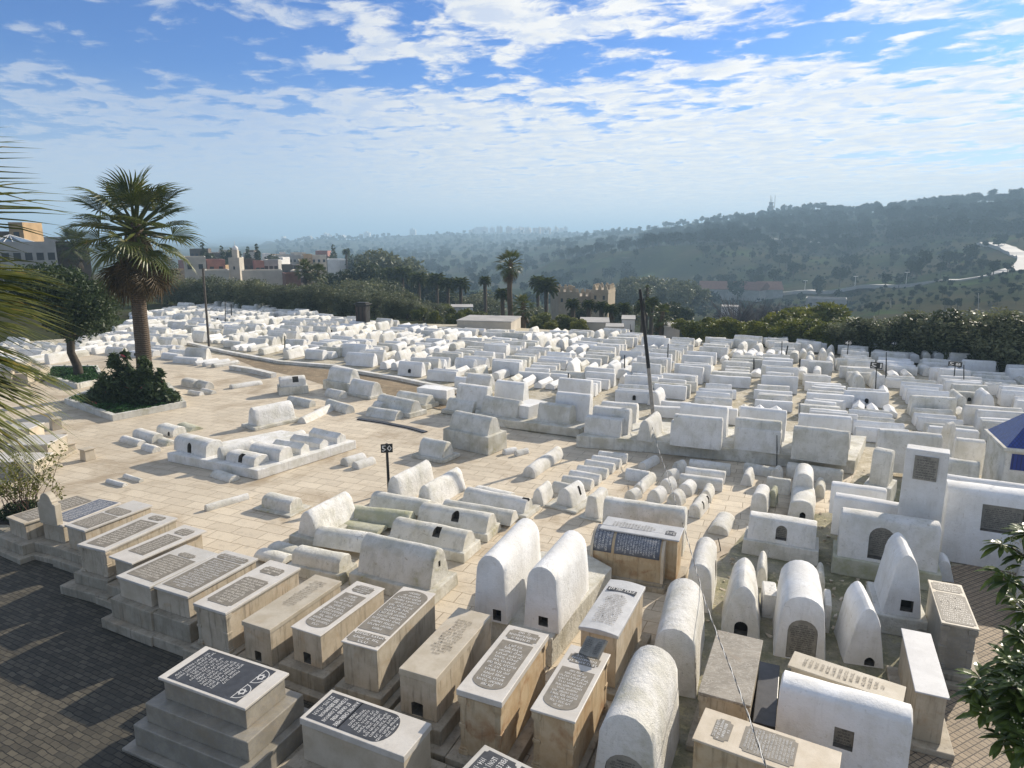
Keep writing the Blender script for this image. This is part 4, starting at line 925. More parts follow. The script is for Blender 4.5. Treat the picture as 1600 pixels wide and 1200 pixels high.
marble('large marble tomb with knobbed corner pilasters, upside-down name in its far small panel', (712.5, 1077), (784, 1098), (858, 991), 1.35, [(0, -0.07, 0.74, 0.66, 'round_near', g, L1, 'near', 14), (0, 0.37, 0.74, 0.15, 'notch', g, L1, 'near', ['LE 14 JUIN 19', 'JOSEPH R.SADOUN', '12 . 1967'])], steps=((0.22, 0.16),), pil=2, ov=0.05, st=0.11, body=MRust)
m14 = marble('marble tomb carrying an open stone book, grey arched panel', (828, 1108), (899, 1128.5), (955.5, 1022), 1.30, [(0, -0.13, 0.78, 0.56, 'round_near', g, L1, 'near', 13), (0, 0.31, 0.74, 0.15, 'notch', g, L1, 'near', ['LE 12 AVRIL 19', 'DISPARITION', 'MESSODY'])], steps=((0.2, 0.16), (0.1, 0.06)), pil=2, ov=0.05, st=0.04, body=MRust)
marble('grey bow-topped marble tomb with a black name strip, left of the scroll-shaped tomb', (904, 976), (966, 992), (1008, 914), 1.25, [(0, -0.10, 0.74, 0.62, 'rect', None, MLetM, 'far', 17), (0, 0.28, 0.78, 0.07, 'rect', d_, L1, 'far', hlines(1, 16, 5))], steps=((0.16, 0.16),), slab=MPale, body=MBeige, curved=True, st=0.05)
dbl = marble('double-width marble tomb on three broad steps, black panel with six-pointed stars', (245, 1059), (384, 1106.5), (454.5, 1051), 1.18,
       [(-0.02, 0, 0.80, 0.88, 'rect', d_, L1, 'right', ['']), (-0.14, 0, 0.54, 0.84, 'rect', None, L1, 'right', 12, 0.95)], body=MVein, steps=((0.07, 0.50), (0.42, 0.34), (0.38, 0.18)), ov=0.06, st=0.05, swap=1.0, stepmat=MVein)
marble('marble block on short feet with a black panel naming a dear mother and grandmother', (465, 1124), (633, 1180), (679, 1129), 0.95,
       [(-0.30, 0, 0.32, 0.84, 'rect', d_, L1, 'right', ['A NOTRE CHERE MERE', 'ET GRAND MERE', 'SUZANNE Z.OHAYON', 'NEE BENSIMHON', '27.5.1915 - 17.10.91'][::1], 0.92),
        (0.07, 0, 0.44, 0.84, 'round_right', d_, L1, 'right', 11, 0.9)], body=MBeigeL, steps=((0.12, 0.42), (0.16, 0.20)), ov=0.02, st=0.12, swap=1.0)
marble('marble slab cut by the bottom edge, its black panel naming a father', (697, 1226), (868, 1286), (925, 1232), 1.00,
       [(-0.27, 0, 0.36, 0.84, 'notch', d_, L1, 'right', ['A NOTRE CHER', 'PERE ET GRAND PERE', 'LEON J. OHAYON', '1914 - 1987'], 0.92),
        (0.12, 0, 0.36, 0.84, 'round_right', d_, L1, 'right', 9, 0.9)], body=MBeigeL, steps=((0.16, 0.2),), ov=0.02, st=0.12, swap=1.0)
marble('long pale slab tomb at the bottom edge with a small and a large brown panel', (1081, 1154), (1308, 1234), (1316, 1175), 1.15,
       [(-0.32, 0.0, 0.13, 0.62, 'notch', g, L1, 'right', ['5.6', 'BENI FENRI', 'HASSE ET LE 18', 'LISE DE ZUC'], 0.9), (0.02, 0.02, 0.38, 0.76, 'notch', g, L1, 'right', 14, 0.9)], body=MRust, steps=((0.2, 0.1),), ov=0.03, st=0.04, swap=1.0, slab=MBeigeL)
marble('rough veined dark-grey slab tomb in front of the black-holed arched grave', (1090, 1082), (1173, 1102), (1196, 1000), 1.0, None, slab=MGrey, body=MBeige, steps=((0.12, 0.14),), pil=1, st=0.05)
marble('beige slab with a rounded end lying behind the long white wall grave', (1228, 1044), (1412, 1094), (1424, 1070), 0.98, [(-0.02, 0, 0.8, 0.7, 'rect', None, MLetM, 'right', 14)], slab=MBeigeL, body=MBeigeL, ov=0.06, st=0.05, swap=1.0)
marble('plain bluish-white slab tomb beside the bottom right white wall grave', (1430, 1080), (1485, 1092), (1455, 990), 0.95, None, slab=MPale, body=MBeige, steps=((0.12, 0.16),), st=0.03, swap=0.2)
marble('beige inscribed tomb on a double step next to the paver path on the right', (1471, 973), (1531, 984), (1503, 914), 1.15, [(0, 0.36, 0.86, 0.2, 'notch', g, L2, 'far', 4), (0, -0.12, 0.9, 0.68, 'notch', g, L2, 'far', 13)], slab=MBeigeL, body=MVein, steps=((0.12, 0.28), (0.14, 0.14)), st=0.04, pil=1, swap=0.2)
marble('black polished grave slab low between the rough grey tomb and the white wall grave', (1176, 1128), (1212, 1136), (1222, 1040), 0.35, None, slab=MDark, body=MStep, st=0.05)
def star(cx, cy, r_, parent, h, mat=MLet):
    mb = MB()
    for o_ in (0, 60):
        for k in range(3):
            a, b = R(90 + o_ + k * 120), R(210 + o_ + k * 120); p, q = Vector((math.cos(a), math.sin(a), 0)) * r_, Vector((math.cos(b), math.sin(b), 0)) * r_
            t = (q - p).normalized(); n_ = Vector((-t.y, t.x, 0)) * 0.008; c_ = Vector((cx, cy, h + (0.0005 if o_ else 0)))
            mb.add([c_ + p - n_, c_ + q - n_, c_ + q + n_, c_ + p + n_], [(0, 1, 2, 3)])
    return mb.build('star_emblem', mat, parent)
for sy in (-1, 1): star(0.66, sy * 0.22, 0.085, dbl, 1.18 + RAISE + 0.008)
mb = MB()
for rr0, cy in ((0.20, -0.22), (0.20, 0.22)):
    for k in range(14):
        a, b = R(-90 + k * 180 / 14), R(-90 + (k + 1) * 180 / 14); vs = [(0.60 + rr0 * q * math.cos(t), cy + rr0 * 0.95 * q * math.sin(t), 1.18 + RAISE + 0.007) for q, t in ((0.93, a), (1.0, a), (1.0, b), (0.93, b))]; mb.add(vs, [(0, 1, 2, 3)])
    mb.add([(0.592, cy - 0.2, 1.18 + RAISE + 0.0072), (0.606, cy - 0.2, 1.18 + RAISE + 0.0072), (0.606, cy + 0.2, 1.18 + RAISE + 0.0072), (0.592, cy + 0.2, 1.18 + RAISE + 0.0072)], [(0, 1, 2, 3)])
mb.build('carved_border', MLet, dbl)
# open stone book
bp = m14; bk = empty('open_book', Vector((0, 0, 0)), 0); tag(bk, 'small open book carved in grey stone, propped on a marble tomb', 'book')
cw = G(929, 1014, 1.57); bk.location = (cw.x, cw.y, 1.57); bk.rotation_euler = (R(34), R(-14), m14.rotation_euler.z + R(-22))
for sx in (-1, 1):
    mb = MB(); mb.add([(0, -0.19, 0.0), (sx * 0.24, -0.19, 0.03), (sx * 0.24, 0.19, 0.03), (0, 0.19, 0.0), (0, -0.19, 0.05), (sx * 0.23, -0.18, 0.085), (sx * 0.23, 0.18, 0.085), (0, 0.19, 0.05)],
           [(3, 2, 1, 0), (4, 5, 6, 7), (0, 1, 5, 4), (1, 2, 6, 5), (2, 3, 7, 6), (3, 0, 4, 7)])
    o = mb.build('page_block', MPlate, bk); bm = bmesh.new(); bm.from_mesh(o.data); bmesh.ops.recalc_face_normals(bm, faces=bm.faces[:]); bm.to_mesh(o.data); bm.free()
    lettering(o, hlines(7, 16, 3), 0.15, 0.26, MLetD, (sx * 0.12, 0, 0.074), (0, R(-8 * sx), 0), 'book')
# scroll-shaped tomb and its neighbour
def scroll():
    a, b = G(924, 899, 0.12), G(1033, 918, 0.12); xd = (b - a); L = xd.length; xd.normalize(); ang = math.atan2(xd.y, xd.x)
    o = empty('scroll_tomb', ((a + b) / 2).to_tuple()[:2] + (0,), ang); tag(o, 'scroll-shaped tomb with a curved blue-grey lettered top and rust-streaked side', 'tomb')
    foot(Vector(((a + b) / 2).to_tuple()[:2] + (0,)) + Vector((-xd.y, xd.x, 0)) * 0.5, L / 2, 0.7, ang)
    mb = MB(); mb.box(-L / 2 - 0.1, L / 2 + 0.1, -0.12, 1.15, 0, 0.14); mb.box(-L / 2 - 0.03, L / 2 + 0.03, -0.05, 1.05, 0.142, 0.22); bevel(mb.build('step', MStep, o), 0.015)
    pr = [(0.02, 0.22), (0.05, 0.42), (0.0, 0.62), (-0.03, 0.85), (0.0, 1.02), (0.10, 1.17), (0.24, 1.27), (0.42, 1.33), (0.60, 1.36), (0.70, 1.34), (0.78, 1.20), (0.72, 0.9), (0.8, 0.55), (0.95, 0.22)]
    mb = MB(); n = len(pr); vs = [(-L / 2, y, z) for y, z in pr] + [(L / 2, y, z) for y, z in pr]
    mb.add(vs, [tuple(range(n))[::-1], tuple(range(n, 2 * n))] + [(i, (i + 1) % n, (i + 1) % n + n, i + n) for i in range(n)])
    bo = mb.build('body', MRust, o, 35); bm = bmesh.new(); bm.from_mesh(bo.data); bmesh.ops.recalc_face_normals(bm, faces=bm.faces[:]); bm.to_mesh(bo.data); bm.free(); bo.data.set_sharp_from_angle(angle=R(35)); 
    # curved inscription shell, two panels
    cur = [(-0.035, 0.88), (-0.006, 1.03), (0.093, 1.182), (0.235, 1.284), (0.418, 1.345), (0.60, 1.375)]
    for x0, x1 in ((-L / 2 + 0.03, -L / 2 + 0.52), (-L / 2 + 0.60, L / 2 - 0.08)):
        mb = MB(); m_ = len(cur); mb.add([(x0, y, z) for y, z in cur] + [(x1, y, z) for y, z in cur], [(i, i + 1, i + 1 + m_, i + m_) for i in range(m_ - 1)])
        pn = mb.build('inscription_panel', MPanB, o, 60); s_ = pn.modifiers.new('thick', 'SOLIDIFY'); s_.thickness = 0.02; s_.offset = -1
        bm = bmesh.new(); bm.from_mesh(pn.data); bmesh.ops.recalc_face_normals(bm, faces=bm.faces[:]); 
        if sum(f.normal.z for f in bm.faces) < 0: bmesh.ops.reverse_faces(bm, faces=bm.faces[:])
        bm.to_mesh(pn.data); bm.free()
        me = text_mesh(hlines(16 if x1 - x0 > 1 else 5, 20, 9), MLet, ('scr', x1 > 0)).copy()
        # bend the letters over the curve: u -> distance along curve, v -> x
        ds = [0]
        for p, q in zip(cur, cur[1:]): ds.append(ds[-1] + math.hypot(q[0] - p[0], q[1] - p[1]))
        tot = ds[-1]
        for v_ in me.vertices:
            s_v = (0.5 - v_.co.x * 0.9) * tot; x = (x0 + x1) / 2 - v_.co.y * -(x1 - x0) * 0.92
            for i in range(len(ds) - 1):
                if s_v <= ds[i + 1] or i == len(ds) - 2:
                    t = (s_v - ds[i]) / (ds[i + 1] - ds[i]); y = cur[i][0] * (1 - t) + cur[i + 1][0] * t; z = cur[i][1] * (1 - t) + cur[i + 1][1] * t
                    ny, nz = -(cur[i + 1][1] - cur[i][1]), (cur[i + 1][0] - cur[i][0]); nl = math.hypot(ny, nz); break
            v_.co = Vector((x, y + ny / nl * 0.006, z + nz / nl * 0.006))
        link('lettering', me, pn)
    for x_ in (-L / 2, L / 2):
        mb = MB(); pr2 = [(y * 1.0 + (-0.05 if k < 5 else 0.0), z + 0.012) for k, (y, z) in enumerate(pr)]
        vs = [(x_ - 0.035, y, z) for y, z in pr2] + [(x_ + 0.035, y, z) for y, z in pr2]
        mb.add(vs, [tuple(range(n))[::-1], tuple(range(n, 2 * n))] + [(i, (i + 1) % n, (i + 1) % n + n, i + n) for i in range(n)])
        e_ = mb.build('end_panel', MBeigeL, o, 35); bm = bmesh.new(); bm.from_mesh(e_.data); bmesh.ops.recalc_face_normals(bm, faces=bm.faces[:]); bm.to_mesh(e_.data); bm.free()
scroll()
marble('flat grey-white tomb with a round black emblem, behind the scroll-shaped one', (936, 826), (1061.5, 844), (1072, 824), 1.22, [(-0.1, 0, 0.6, 0.7, 'rect', None, MLetM, 'right', 14, 0.6), (0.37, -0.05, 0.13, 0.34, 'round_far', d_, L1, 'right', ['הבצנת', 'לק', 'חיל'])], slab=MPale, body=MRust, steps=((0.2, 0.15),), st=0.04, swap=1.0)
Lg(WG, 'long wall-like grave with a stained ridge behind the round-emblem tomb', 'wall', (946, 776), (1073, 794), h=1.35, w=0.75, z=0.1, mat=MWo)
# standing inscribed slab
def stele():
    a, b = G(1389, 800, 0.55), G(1466, 812, 0.55); a, b = G(1388, 840, 0.0), G(1455, 896, 0.0)
    a = G(1392, 878, 0.0); b = G(1461, 893, 0.0); xd = (b - a); w = xd.length; xd.normalize(); ang = math.atan2(xd.y, xd.x)
    c = (a + b) / 2; h = solve(lambda q: -proj((a.x, a.y, q))[1], -700, 0.5, 5)
    o = empty('inscribed_stele', (c.x, c.y, 0), ang); tag(o, 'tall white standing slab with an inscribed stone set high in its face', 'stele'); foot(c, w / 2, 0.3, ang)
    mb = MB(); mb.box(-w / 2, w / 2, 0, 0.55, 0, h, tx=0.03, ty=0.02); bevel(mb.build('body', MWf, o), 0.03, 3)
    pw = w * 0.52; ph = pw * 1.2; cz = h - ph / 2 - 0.16
    mb = MB(); mb.box(-pw / 2, pw / 2, -0.012, 0.02, cz - ph / 2, cz + ph / 2); p = mb.build('plaque', MPlate, o)
    lettering(p, hlines(9, 18, 11), pw * 0.9, ph * 0.92, MLetD, (0, -0.0145, cz), (R(90), 0, 0), None, 0.02)
stele()
# blue-roofed shrine at the right edge
def shrine():
    a = G(1558, 800, 0.0); b = G(1690, 816, 0.0); xd = (b - a).normalized(); ang = math.atan2(xd.y, xd.x); yd = Vector((-xd.y, xd.x, 0)); w = 2.3
    hw = solve(lambda q: -proj((a.x, a.y, q))[1], -699, 0.5, 6)
    o = empty('small_shrine', (a + xd * w / 2 + yd * w / 2).to_tuple()[:2] + (0,), ang); tag(o, 'small white shrine with a blue tiled pyramid roof and a dark urn finial', 'shrine'); foot(o.location, w / 2, w / 2, ang)
    X = w / 2; mb = MB(); mb.box(-X, X, -X, X, 0, hw - 0.12); bevel(mb.build('wall', MWo, o), 0.02)
    blue = tiles('blue_tiles', (0.012, 0.035, 0.20), (0.02, 0.055, 0.28), (0.01, 0.015, 0.06), 0.08, 0.08, 0.006, ang, off=0.0, wear=0.1, rough=0.25, bump=0.3)
    mb = MB(); mb.box(-X - 0.12, X + 0.12, -X - 0.12, X + 0.12, hw - 0.12, hw); bevel(mb.build('cornice', MWo, o), 0.02)
    mb = MB(); t = 0.22; z1 = hw + 1.05
    mb.box(-X - 0.02, X + 0.02, -X - 0.02, X + 0.02, hw + 0.002, z1, tx=X - t, ty=X - t); mb.build('roof', blue, o)
    mb = MB(); mb.box(-X * 0.86, X * 0.3, -X - 0.012, -X + 0.02, hw - 0.75, hw - 0.2); mb.build('tile_panel', blue, o)
    mb = MB(); mb.box(X * 0.38, X * 0.98, -X - 0.014, -X + 0.02, hw - 1.6, hw - 0.2); p = mb.build('plaque', MPlate, o)
    lettering(p, hlines(9, 12, 21), X * 0.5, 1.2, MLetD, (X * 0.68, -X - 0.018, hw - 0.9), (R(90), 0, 0), None, 0.02)
    mb = MB(); mb.box(-0.26, 0.26, -0.26, 0.26, z1 - 0.05, z1 + 0.14); bevel(mb.build('finial_base', MWo, o), 0.02)
    prf = [(0.0, 0), (0.16, 0.02), (0.26, 0.16), (0.24, 0.30), (0.13, 0.40), (0.15, 0.46), (0.12, 0.56), (0.05, 0.64), (0.012, 0.68), (0.010, 1.6), (0, 1.62)]
    mb = MB(); nn = 14; vs = []
    for r_, z_ in prf:
        for k in range(nn): vs.append((max(r_, 0.001) * math.cos(2 * math.pi * k / nn), max(r_, 0.001) * math.sin(2 * math.pi * k / nn), z1 + 0.14 + z_))
    fs = [(i * nn + k, i * nn + (k + 1) % nn, (i + 1) * nn + (k + 1) % nn, (i + 1) * nn + k) for i in range(len(prf) - 1) for k in range(nn)]
    mb.add(vs, fs); mb.build('finial', MDark, o, 50)
shrine()
# ------------------------------------------------------------------ the wide fields of graves
UX = Vector((math.cos(RV), -math.sin(RV), 0)); VX = Vector((math.sin(RV), math.cos(RV), 0))
def inpoly(x, y, poly):
    c = False; j = len(poly) - 1
    for i in range(len(poly)):
        xi, yi = poly[i]; xj, yj = poly[j]
        if (yi > y) != (yj > y) and x < (xj - xi) * (y - yi) / (yj - yi) + xi: c = not c
        j = i
    return c
FIELD = [(-60, 548), (60, 545), (190, 515), (208, 478), (243, 466), (330, 476), (420, 487), (520, 500), (560, 507), (640, 514), (700, 519), (800, 523), (890, 523), (960, 524), (1060, 538), (1200, 534), (1340, 548), (1500, 556), (1640, 562), (2100, 590), (2300, 800), (1750, 745), (1600, 705), (1548, 690), (1490, 705), (1345, 700), (1335, 684), (1240, 672), (1140, 664), (1040, 655), (1000, 650), (930, 640), (870, 618), (800, 604), (765, 592), (750, 606), (752, 628), (715, 607), (620, 588), (560, 577), (520, 568), (440, 561), (352, 545), (298, 532), (262, 545), (300, 560), (352, 566), (360, 583), (285, 580), (240, 560), (190, 560), (60, 572), (-60, 572)]
def blocked(x, y, rx, ry, ang):
    for cx, cy, hx, hy, a in HELP:
        dx, dy = x - cx, y - cy; c, s = math.cos(-a), math.sin(-a)
        lx, ly = dx * c - dy * s, dx * s + dy * c
        if abs(lx) < hx + rx * 0.9 and abs(ly) < hy + ry * 0.9: return True
    return False
VAR = {}
def variants(st, axis, w, h, L, mat, nm):
    k = (st, axis, w, h, L, mat.name)
    if k not in VAR: VAR[k] = [tomb_mesh(nm, w, h, L, st, axis, mat, 900 + len(VAR) * 7 + i, 5, 0.016) for i in range(3)]
    return random.choice(VAR[k])
cands = []
rf = random.Random(11)
def styles(axis, right):
    q = rf.random()
    if axis == 'L':
        if right: return (WG, 'wall', rf.choice((0.55, 0.68)), rf.choice((0.6, 0.75, 0.95))) if q < 0.62 else ((WG, 'keel', 0.7, rf.choice((0.6, 0.75))) if q < 0.84 else (BG, 'barrel', 0.65, rf.choice((0.5, 0.6))))
        return (WG, 'keel', 0.8, rf.choice((0.65, 0.9))) if q < 0.5 else (BG, 'barrel', 0.7, rf.choice((0.5, 0.65)))
    if right: return (BG, 'arch', 0.65, rf.choice((0.6, 0.75))) if q < 0.45 else ((GG, 'gable', 0.6, 0.45) if q < 0.72 else (WG, 'keel', 0.7, 0.85))
    return (BG, 'arch', 0.6, rf.choice((0.5, 0.65))) if q < 0.5 else ((GG, 'gable', 0.55, rf.choice((0.36, 0.45))) if q < 0.8 else (WG, 'keel', 0.75, 0.85))
ub = -75.0
while ub < 75:
    bw = rf.uniform(2.35, 2.7)
    vb = rf.uniform(-2, 0)
    while vb < 135:
        bang = -RV + R(rf.gauss(0, 3.0)); uo_ = rf.uniform(-0.45, 0.45)
        c0 = UX * ub + VX * vb; px = proj(c0)[0] if c0.y > 5 else -999
        right = px > 640
        mode = 'L' if rf.random() < (0.58 if right else 0.36) else 'A'
        if mode == 'L':
            n = rf.randint(2, 6); pit = rf.choice((0.76, 0.85, 0.98)); st = styles('L', right)
            for i in range(n):
                p = UX * (ub + bw / 2 + uo_ + rf.gauss(0, 0.12)) + VX * (vb + i * pit + rf.gauss(0, 0.05))
                if rf.random() < 0.15: st = styles('L', right)
                cands.append((p, 'L', st, rf.choice((1.75, 1.95, 2.15)) , bang))
            vb += n * pit + rf.choice((0.1, 0.3, 0.6))
        else:
            st = styles('A', right); m = 3 if st[2] < 0.66 else 2
            for i in range(m):
                p = UX * (ub + bw * (i + 0.5) / m + uo_) + VX * (vb + rf.uniform(0, 0.15))
                cands.append((p, 'A', st, rf.choice((1.6, 1.85)), bang))
            vb += rf.choice((2.0, 2.15, 2.4))
    ub += bw + rf.choice((0.0, 0.05, 0.2))
MARKS = [((560, 490), 'the tall black lantern house'), ((362, 485), 'the thin dark lamp post'), ((322, 520), 'the leaning wooden pole'), ((225, 560), 'the fan palm'),
         ((755, 510), 'the square flat-roofed hut'), ((450, 545), 'the white path curb'), ((640, 590), 'the sand path'), ((888, 590), 'the terrace box grave'),
         ((1003, 520), 'the tall leaning black pole'), ((1043, 555), 'the far black rods'), ((1370, 571), 'sign 51'), ((1493, 571), 'the wide sign'),
         ((1326, 536), 'the hedge numerals'), ((1502, 540), 'the last numerals'), ((1150, 530), 'the orange trees'), ((1575, 640), 'the blue shrine'), ((1260, 590), 'the niched grave'), ((1090, 590), 'the slanting rods'), ((960, 510), 'the white sheds')]
field = []
for p, ax, st, L, ang in cands:
    if p.y < 8: continue
    yc_ = p
    x, y = proj((p.x, p.y, 0))
    if not inpoly(x, y, FIELD) or x > 1720: continue
    if rf.random() < 0.05: continue
    c = p if ax == 'L' else p + VX * (L / 2)
    if blocked(c.x, c.y, *((L / 2, st[2] / 2) if ax == 'L' else (st[2] / 2, L / 2)), ang): continue
    field.append((math.hypot(p.x, p.y), p, ax, st, L, ang, x, y))
field.sort(key=lambda t: t[0] / math.sqrt(t[3][3] * (t[4] if t[2] == 'L' else t[3][2] + 0.6)))
CAP = {WG: 185, BG: 215, GG: 285}; cnt = {}
rest = MB()
MWs = [MWf, MWf, MW, MWf, MWf, MWo]
SHAPE = {WG: 'steep-sided', BG: 'barrel-topped', GG: 'ridge-roofed'}
for dist, p, ax, st, L, ang, x, y in field:
    nm, prof, w, h = st; mat = rf.choice(MWs)
    jr = ang + R(rf.gauss(0, 2.6)); sc3 = (rf.uniform(0.82, 1.16), rf.uniform(0.88, 1.12), rf.uniform(0.8, 1.18))
    zb = 0.0; cnt[nm] = cnt.get(nm, 0) + 1
    if cnt[nm] <= CAP[nm]:
        me = variants(prof, ax, w, h, L, mat, nm)
        o = link(nm, me, None, (p.x, p.y, zb), (0, 0, jr)); o.scale = sc3
        mk = min(MARKS, key=lambda m: (m[0][0] - x) ** 2 + 3 * (m[0][1] - y) ** 2)[1]
        near = '' 
        size = 'tall' if h > 0.8 else ('low' if h < 0.55 else 'mid-height')
        wn_ = {'limewash': 'whitewashed', 'fresh_limewash': 'freshly whitened', 'old_limewash': 'weathered'}[mat.name]
        lab = f"{size} {wn_} {SHAPE[nm]} grave {'broadside' if ax == 'L' else 'end-on'} in the crowd near {mk}"
        tag(o, lab, 'grave', lab.replace(' grave ', ' graves ').replace(' in the crowd', ''))
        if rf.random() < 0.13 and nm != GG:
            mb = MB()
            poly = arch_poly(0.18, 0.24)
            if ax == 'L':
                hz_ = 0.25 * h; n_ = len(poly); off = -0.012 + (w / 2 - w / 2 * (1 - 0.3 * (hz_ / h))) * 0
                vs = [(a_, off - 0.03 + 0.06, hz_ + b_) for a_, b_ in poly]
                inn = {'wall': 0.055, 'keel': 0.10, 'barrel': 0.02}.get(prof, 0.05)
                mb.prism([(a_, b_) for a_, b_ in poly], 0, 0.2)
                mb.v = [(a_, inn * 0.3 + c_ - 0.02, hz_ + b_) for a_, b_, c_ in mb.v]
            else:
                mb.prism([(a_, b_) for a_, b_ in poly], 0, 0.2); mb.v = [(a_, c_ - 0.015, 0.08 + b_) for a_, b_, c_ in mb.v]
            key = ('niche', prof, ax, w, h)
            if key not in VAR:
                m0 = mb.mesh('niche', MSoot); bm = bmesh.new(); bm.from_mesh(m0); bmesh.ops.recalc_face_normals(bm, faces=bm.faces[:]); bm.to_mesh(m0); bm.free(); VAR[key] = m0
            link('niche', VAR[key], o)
    else:
        me = variants(prof, ax, w, h, L, MW, nm)
        Mx = Matrix.LocRotScale(Vector((p.x, p.y, zb)), Matrix.Rotation(jr, 3, 'Z').to_quaternion(), Vector(sc3))
        rest.add([Mx @ v_.co for v_ in me.vertices], [tuple(f.vertices) for f in me.polygons])
tag(rest.build('distant_graves', MW, None, 42), 'the farthest and smallest whitewashed graves, crowded together in front of the trees', 'graves', None, 'stuff')
print('FIELD', len(field), cnt)
# curb with end-on graves along the sand path
def strip(name, label, px, w, h, mat, cat='curb', z=0.0):
    pts = [G(x, y) for x, y in px]; o_ = pts[0].copy(); mb = MB(); lft = []; rgt = []
    for i, p in enumerate(pts):
        t = pts[min(i + 1, len(pts) - 1)] - pts[max(i - 1, 0)]; t.z = 0; t.normalize(); n = Vector((-t.y, t.x, 0))
        lft.append(p + n * w / 2 - o_); rgt.append(p - n * w / 2 - o_)
    n = len(pts); vs = [(p.x, p.y, z0) for z0 in (z, z + h) for p in lft] + [(p.x, p.y, z0) for z0 in (z, z + h) for p in rgt]
    fs = []
    for i in range(n - 1):
        fs += [(i, i + n, i + n + 1, i + 1), (2 * n + i, 2 * n + i + 1, 3 * n + i + 1, 3 * n + i), (n + i, 3 * n + i, 3 * n + i + 1, n + i + 1)]
    fs += [(0, 2 * n, 3 * n, n), (n - 1, 2 * n - 1, 4 * n - 1, 3 * n - 1)]
    mb.add(vs, fs); ob = mb.build(name, mat, None, None, o_)
    bm = bmesh.new(); bm.from_mesh(ob.data); bmesh.ops.recalc_face_normals(bm, faces=bm.faces[:]); bm.to_mesh(ob.data); bm.free()
    return tag(ob, label, cat)
strip('curb', 'low white curb between the sand path and the crowded graves', [(296, 538), (350, 551), (440, 568), (520, 574), (560, 583), (620, 593), (715, 613)], 0.35, 0.2, MW)
strip('curb', 'broken white curb along the near side of the sand path', [(362, 577), (400, 583), (428, 590)], 0.4, 0.3, MW)
strip('curb', 'dark stone drain edge across the pavement before the stepped grave', [(560, 655), (600, 661), (640, 669), (665, 676)], 0.25, 0.05, MDark)
strip('low_wall', 'beige lower step wall running under the foreground marble row', [(-60, 800), (20, 835), (95, 862)], 0.3, 0.12, MStep, 'wall')
# small stone stools at the left
for i, (x, y, w_, h_, lab) in enumerate([(138, 718, 0.42, 0.5, 'square stone block farthest right of the four beside the palm fronds'), (108, 706, 0.42, 0.4, 'low stone block with a split front among four beside the palm fronds'), (94, 695, 0.7, 0.6, 'largest stone block with slanting top among four beside the palm fronds'), (88, 670, 0.5, 0.55, 'small upright stone block nearest the palm bed')]):
    p = G(x, y); mb = MB(); mb.box(-w_ / 2, w_ / 2, -0.22, 0.22, 0, h_ - 0.06, tx=0.02, ty=0.02); mb.box(-w_ / 2 - 0.02, w_ / 2 + 0.02, -0.24, 0.24, h_ - 0.058, h_)
    o = mb.build('stone_block', MBeigeL, None, None, p, (0, 0, R(-30 - i * 4))); bevel(o, 0.015); tag(o, lab, 'stone block')
for i, (nl, nr, fr, h_, lab) in enumerate([((5, 668), (40, 672), (60, 662), 0.6, 'pale slab tomb behind the near palm fronds, upper one'), ((20, 690), (62, 700), (84, 684), 0.7, 'pale slab tomb behind the near palm fronds, right one'), ((-20, 716), (40, 727), (66, 712), 0.5, 'broad low slab tomb at the left edge behind the rose bush'),
        ((15, 583), (37, 586), (60, 574), 0.6, 'beige low tomb far left near the planted beds'), ((-5, 578), (12, 581), (22, 568), 0.9, 'stepped beige tomb at the far left edge')]):
    marble(lab, nl, nr, fr, h_, None, steps=((0.12, 0.2),), slab=MBeigeL if i > 2 else MMarb, body=MBeigeL)

# ------------------------------------------------------------------ plants
def leafmesh(name, blobs, n, size, mats, seed, gap=0.42, gsc=1.1, flower=0.0, squash=1.0, elong=1.6):
    r = random.Random(seed); vs = []; fs = []; mi = []
    tot = sum(b[1][0] * b[1][1] * b[1][2] for b in blobs) ; so_ = Vector((seed * 5.3, seed * 2.1, 1.7))
    for c, rd in blobs:
        k = int(n * (rd[0] * rd[1] * rd[2]) / tot); c = Vector(c); got = 0; tries = 0
        while got < k and tries < k * 6:
            tries += 1
            d = Vector((r.gauss(0, 1), r.gauss(0, 1), r.gauss(0, 1))).normalized(); q = r.random() ** 0.35
            p = c + Vector((d.x * rd[0], d.y * rd[1], d.z * rd[2])) * q
            nv = noise.noise(p * gsc + so_)
            if nv < -0.12 + gap * 0.2 and r.random() < 0.85: continue
            p += d * (nv * 0.25 * min(rd)); got += 1
            s = size * r.uniform(0.6, 1.4)
            a = Vector((r.gauss(0, 1), r.gauss(0, 1), r.gauss(0, 0.8))).normalized(); b = a.cross(Vector((r.gauss(0, 1), r.gauss(0, 1), r.gauss(0, 1)))).normalized()
            e1 = a * s * elong * 0.5; e2 = b * s * 0.35; i0 = len(vs)
            vs += [p - e1, p + e2, p + e1, p - e2]; fs.append((i0, i0 + 1, i0 + 2, i0 + 3)); mi.append(1 if r.random() < flower else 0)
    me = bpy.data.meshes.new(name); me.from_pydata([tuple(v_) for v_ in vs], [], fs)
    for m in mats: me.materials.append(m)
    me.polygons.foreach_set('material_index', mi); me.update(); return me
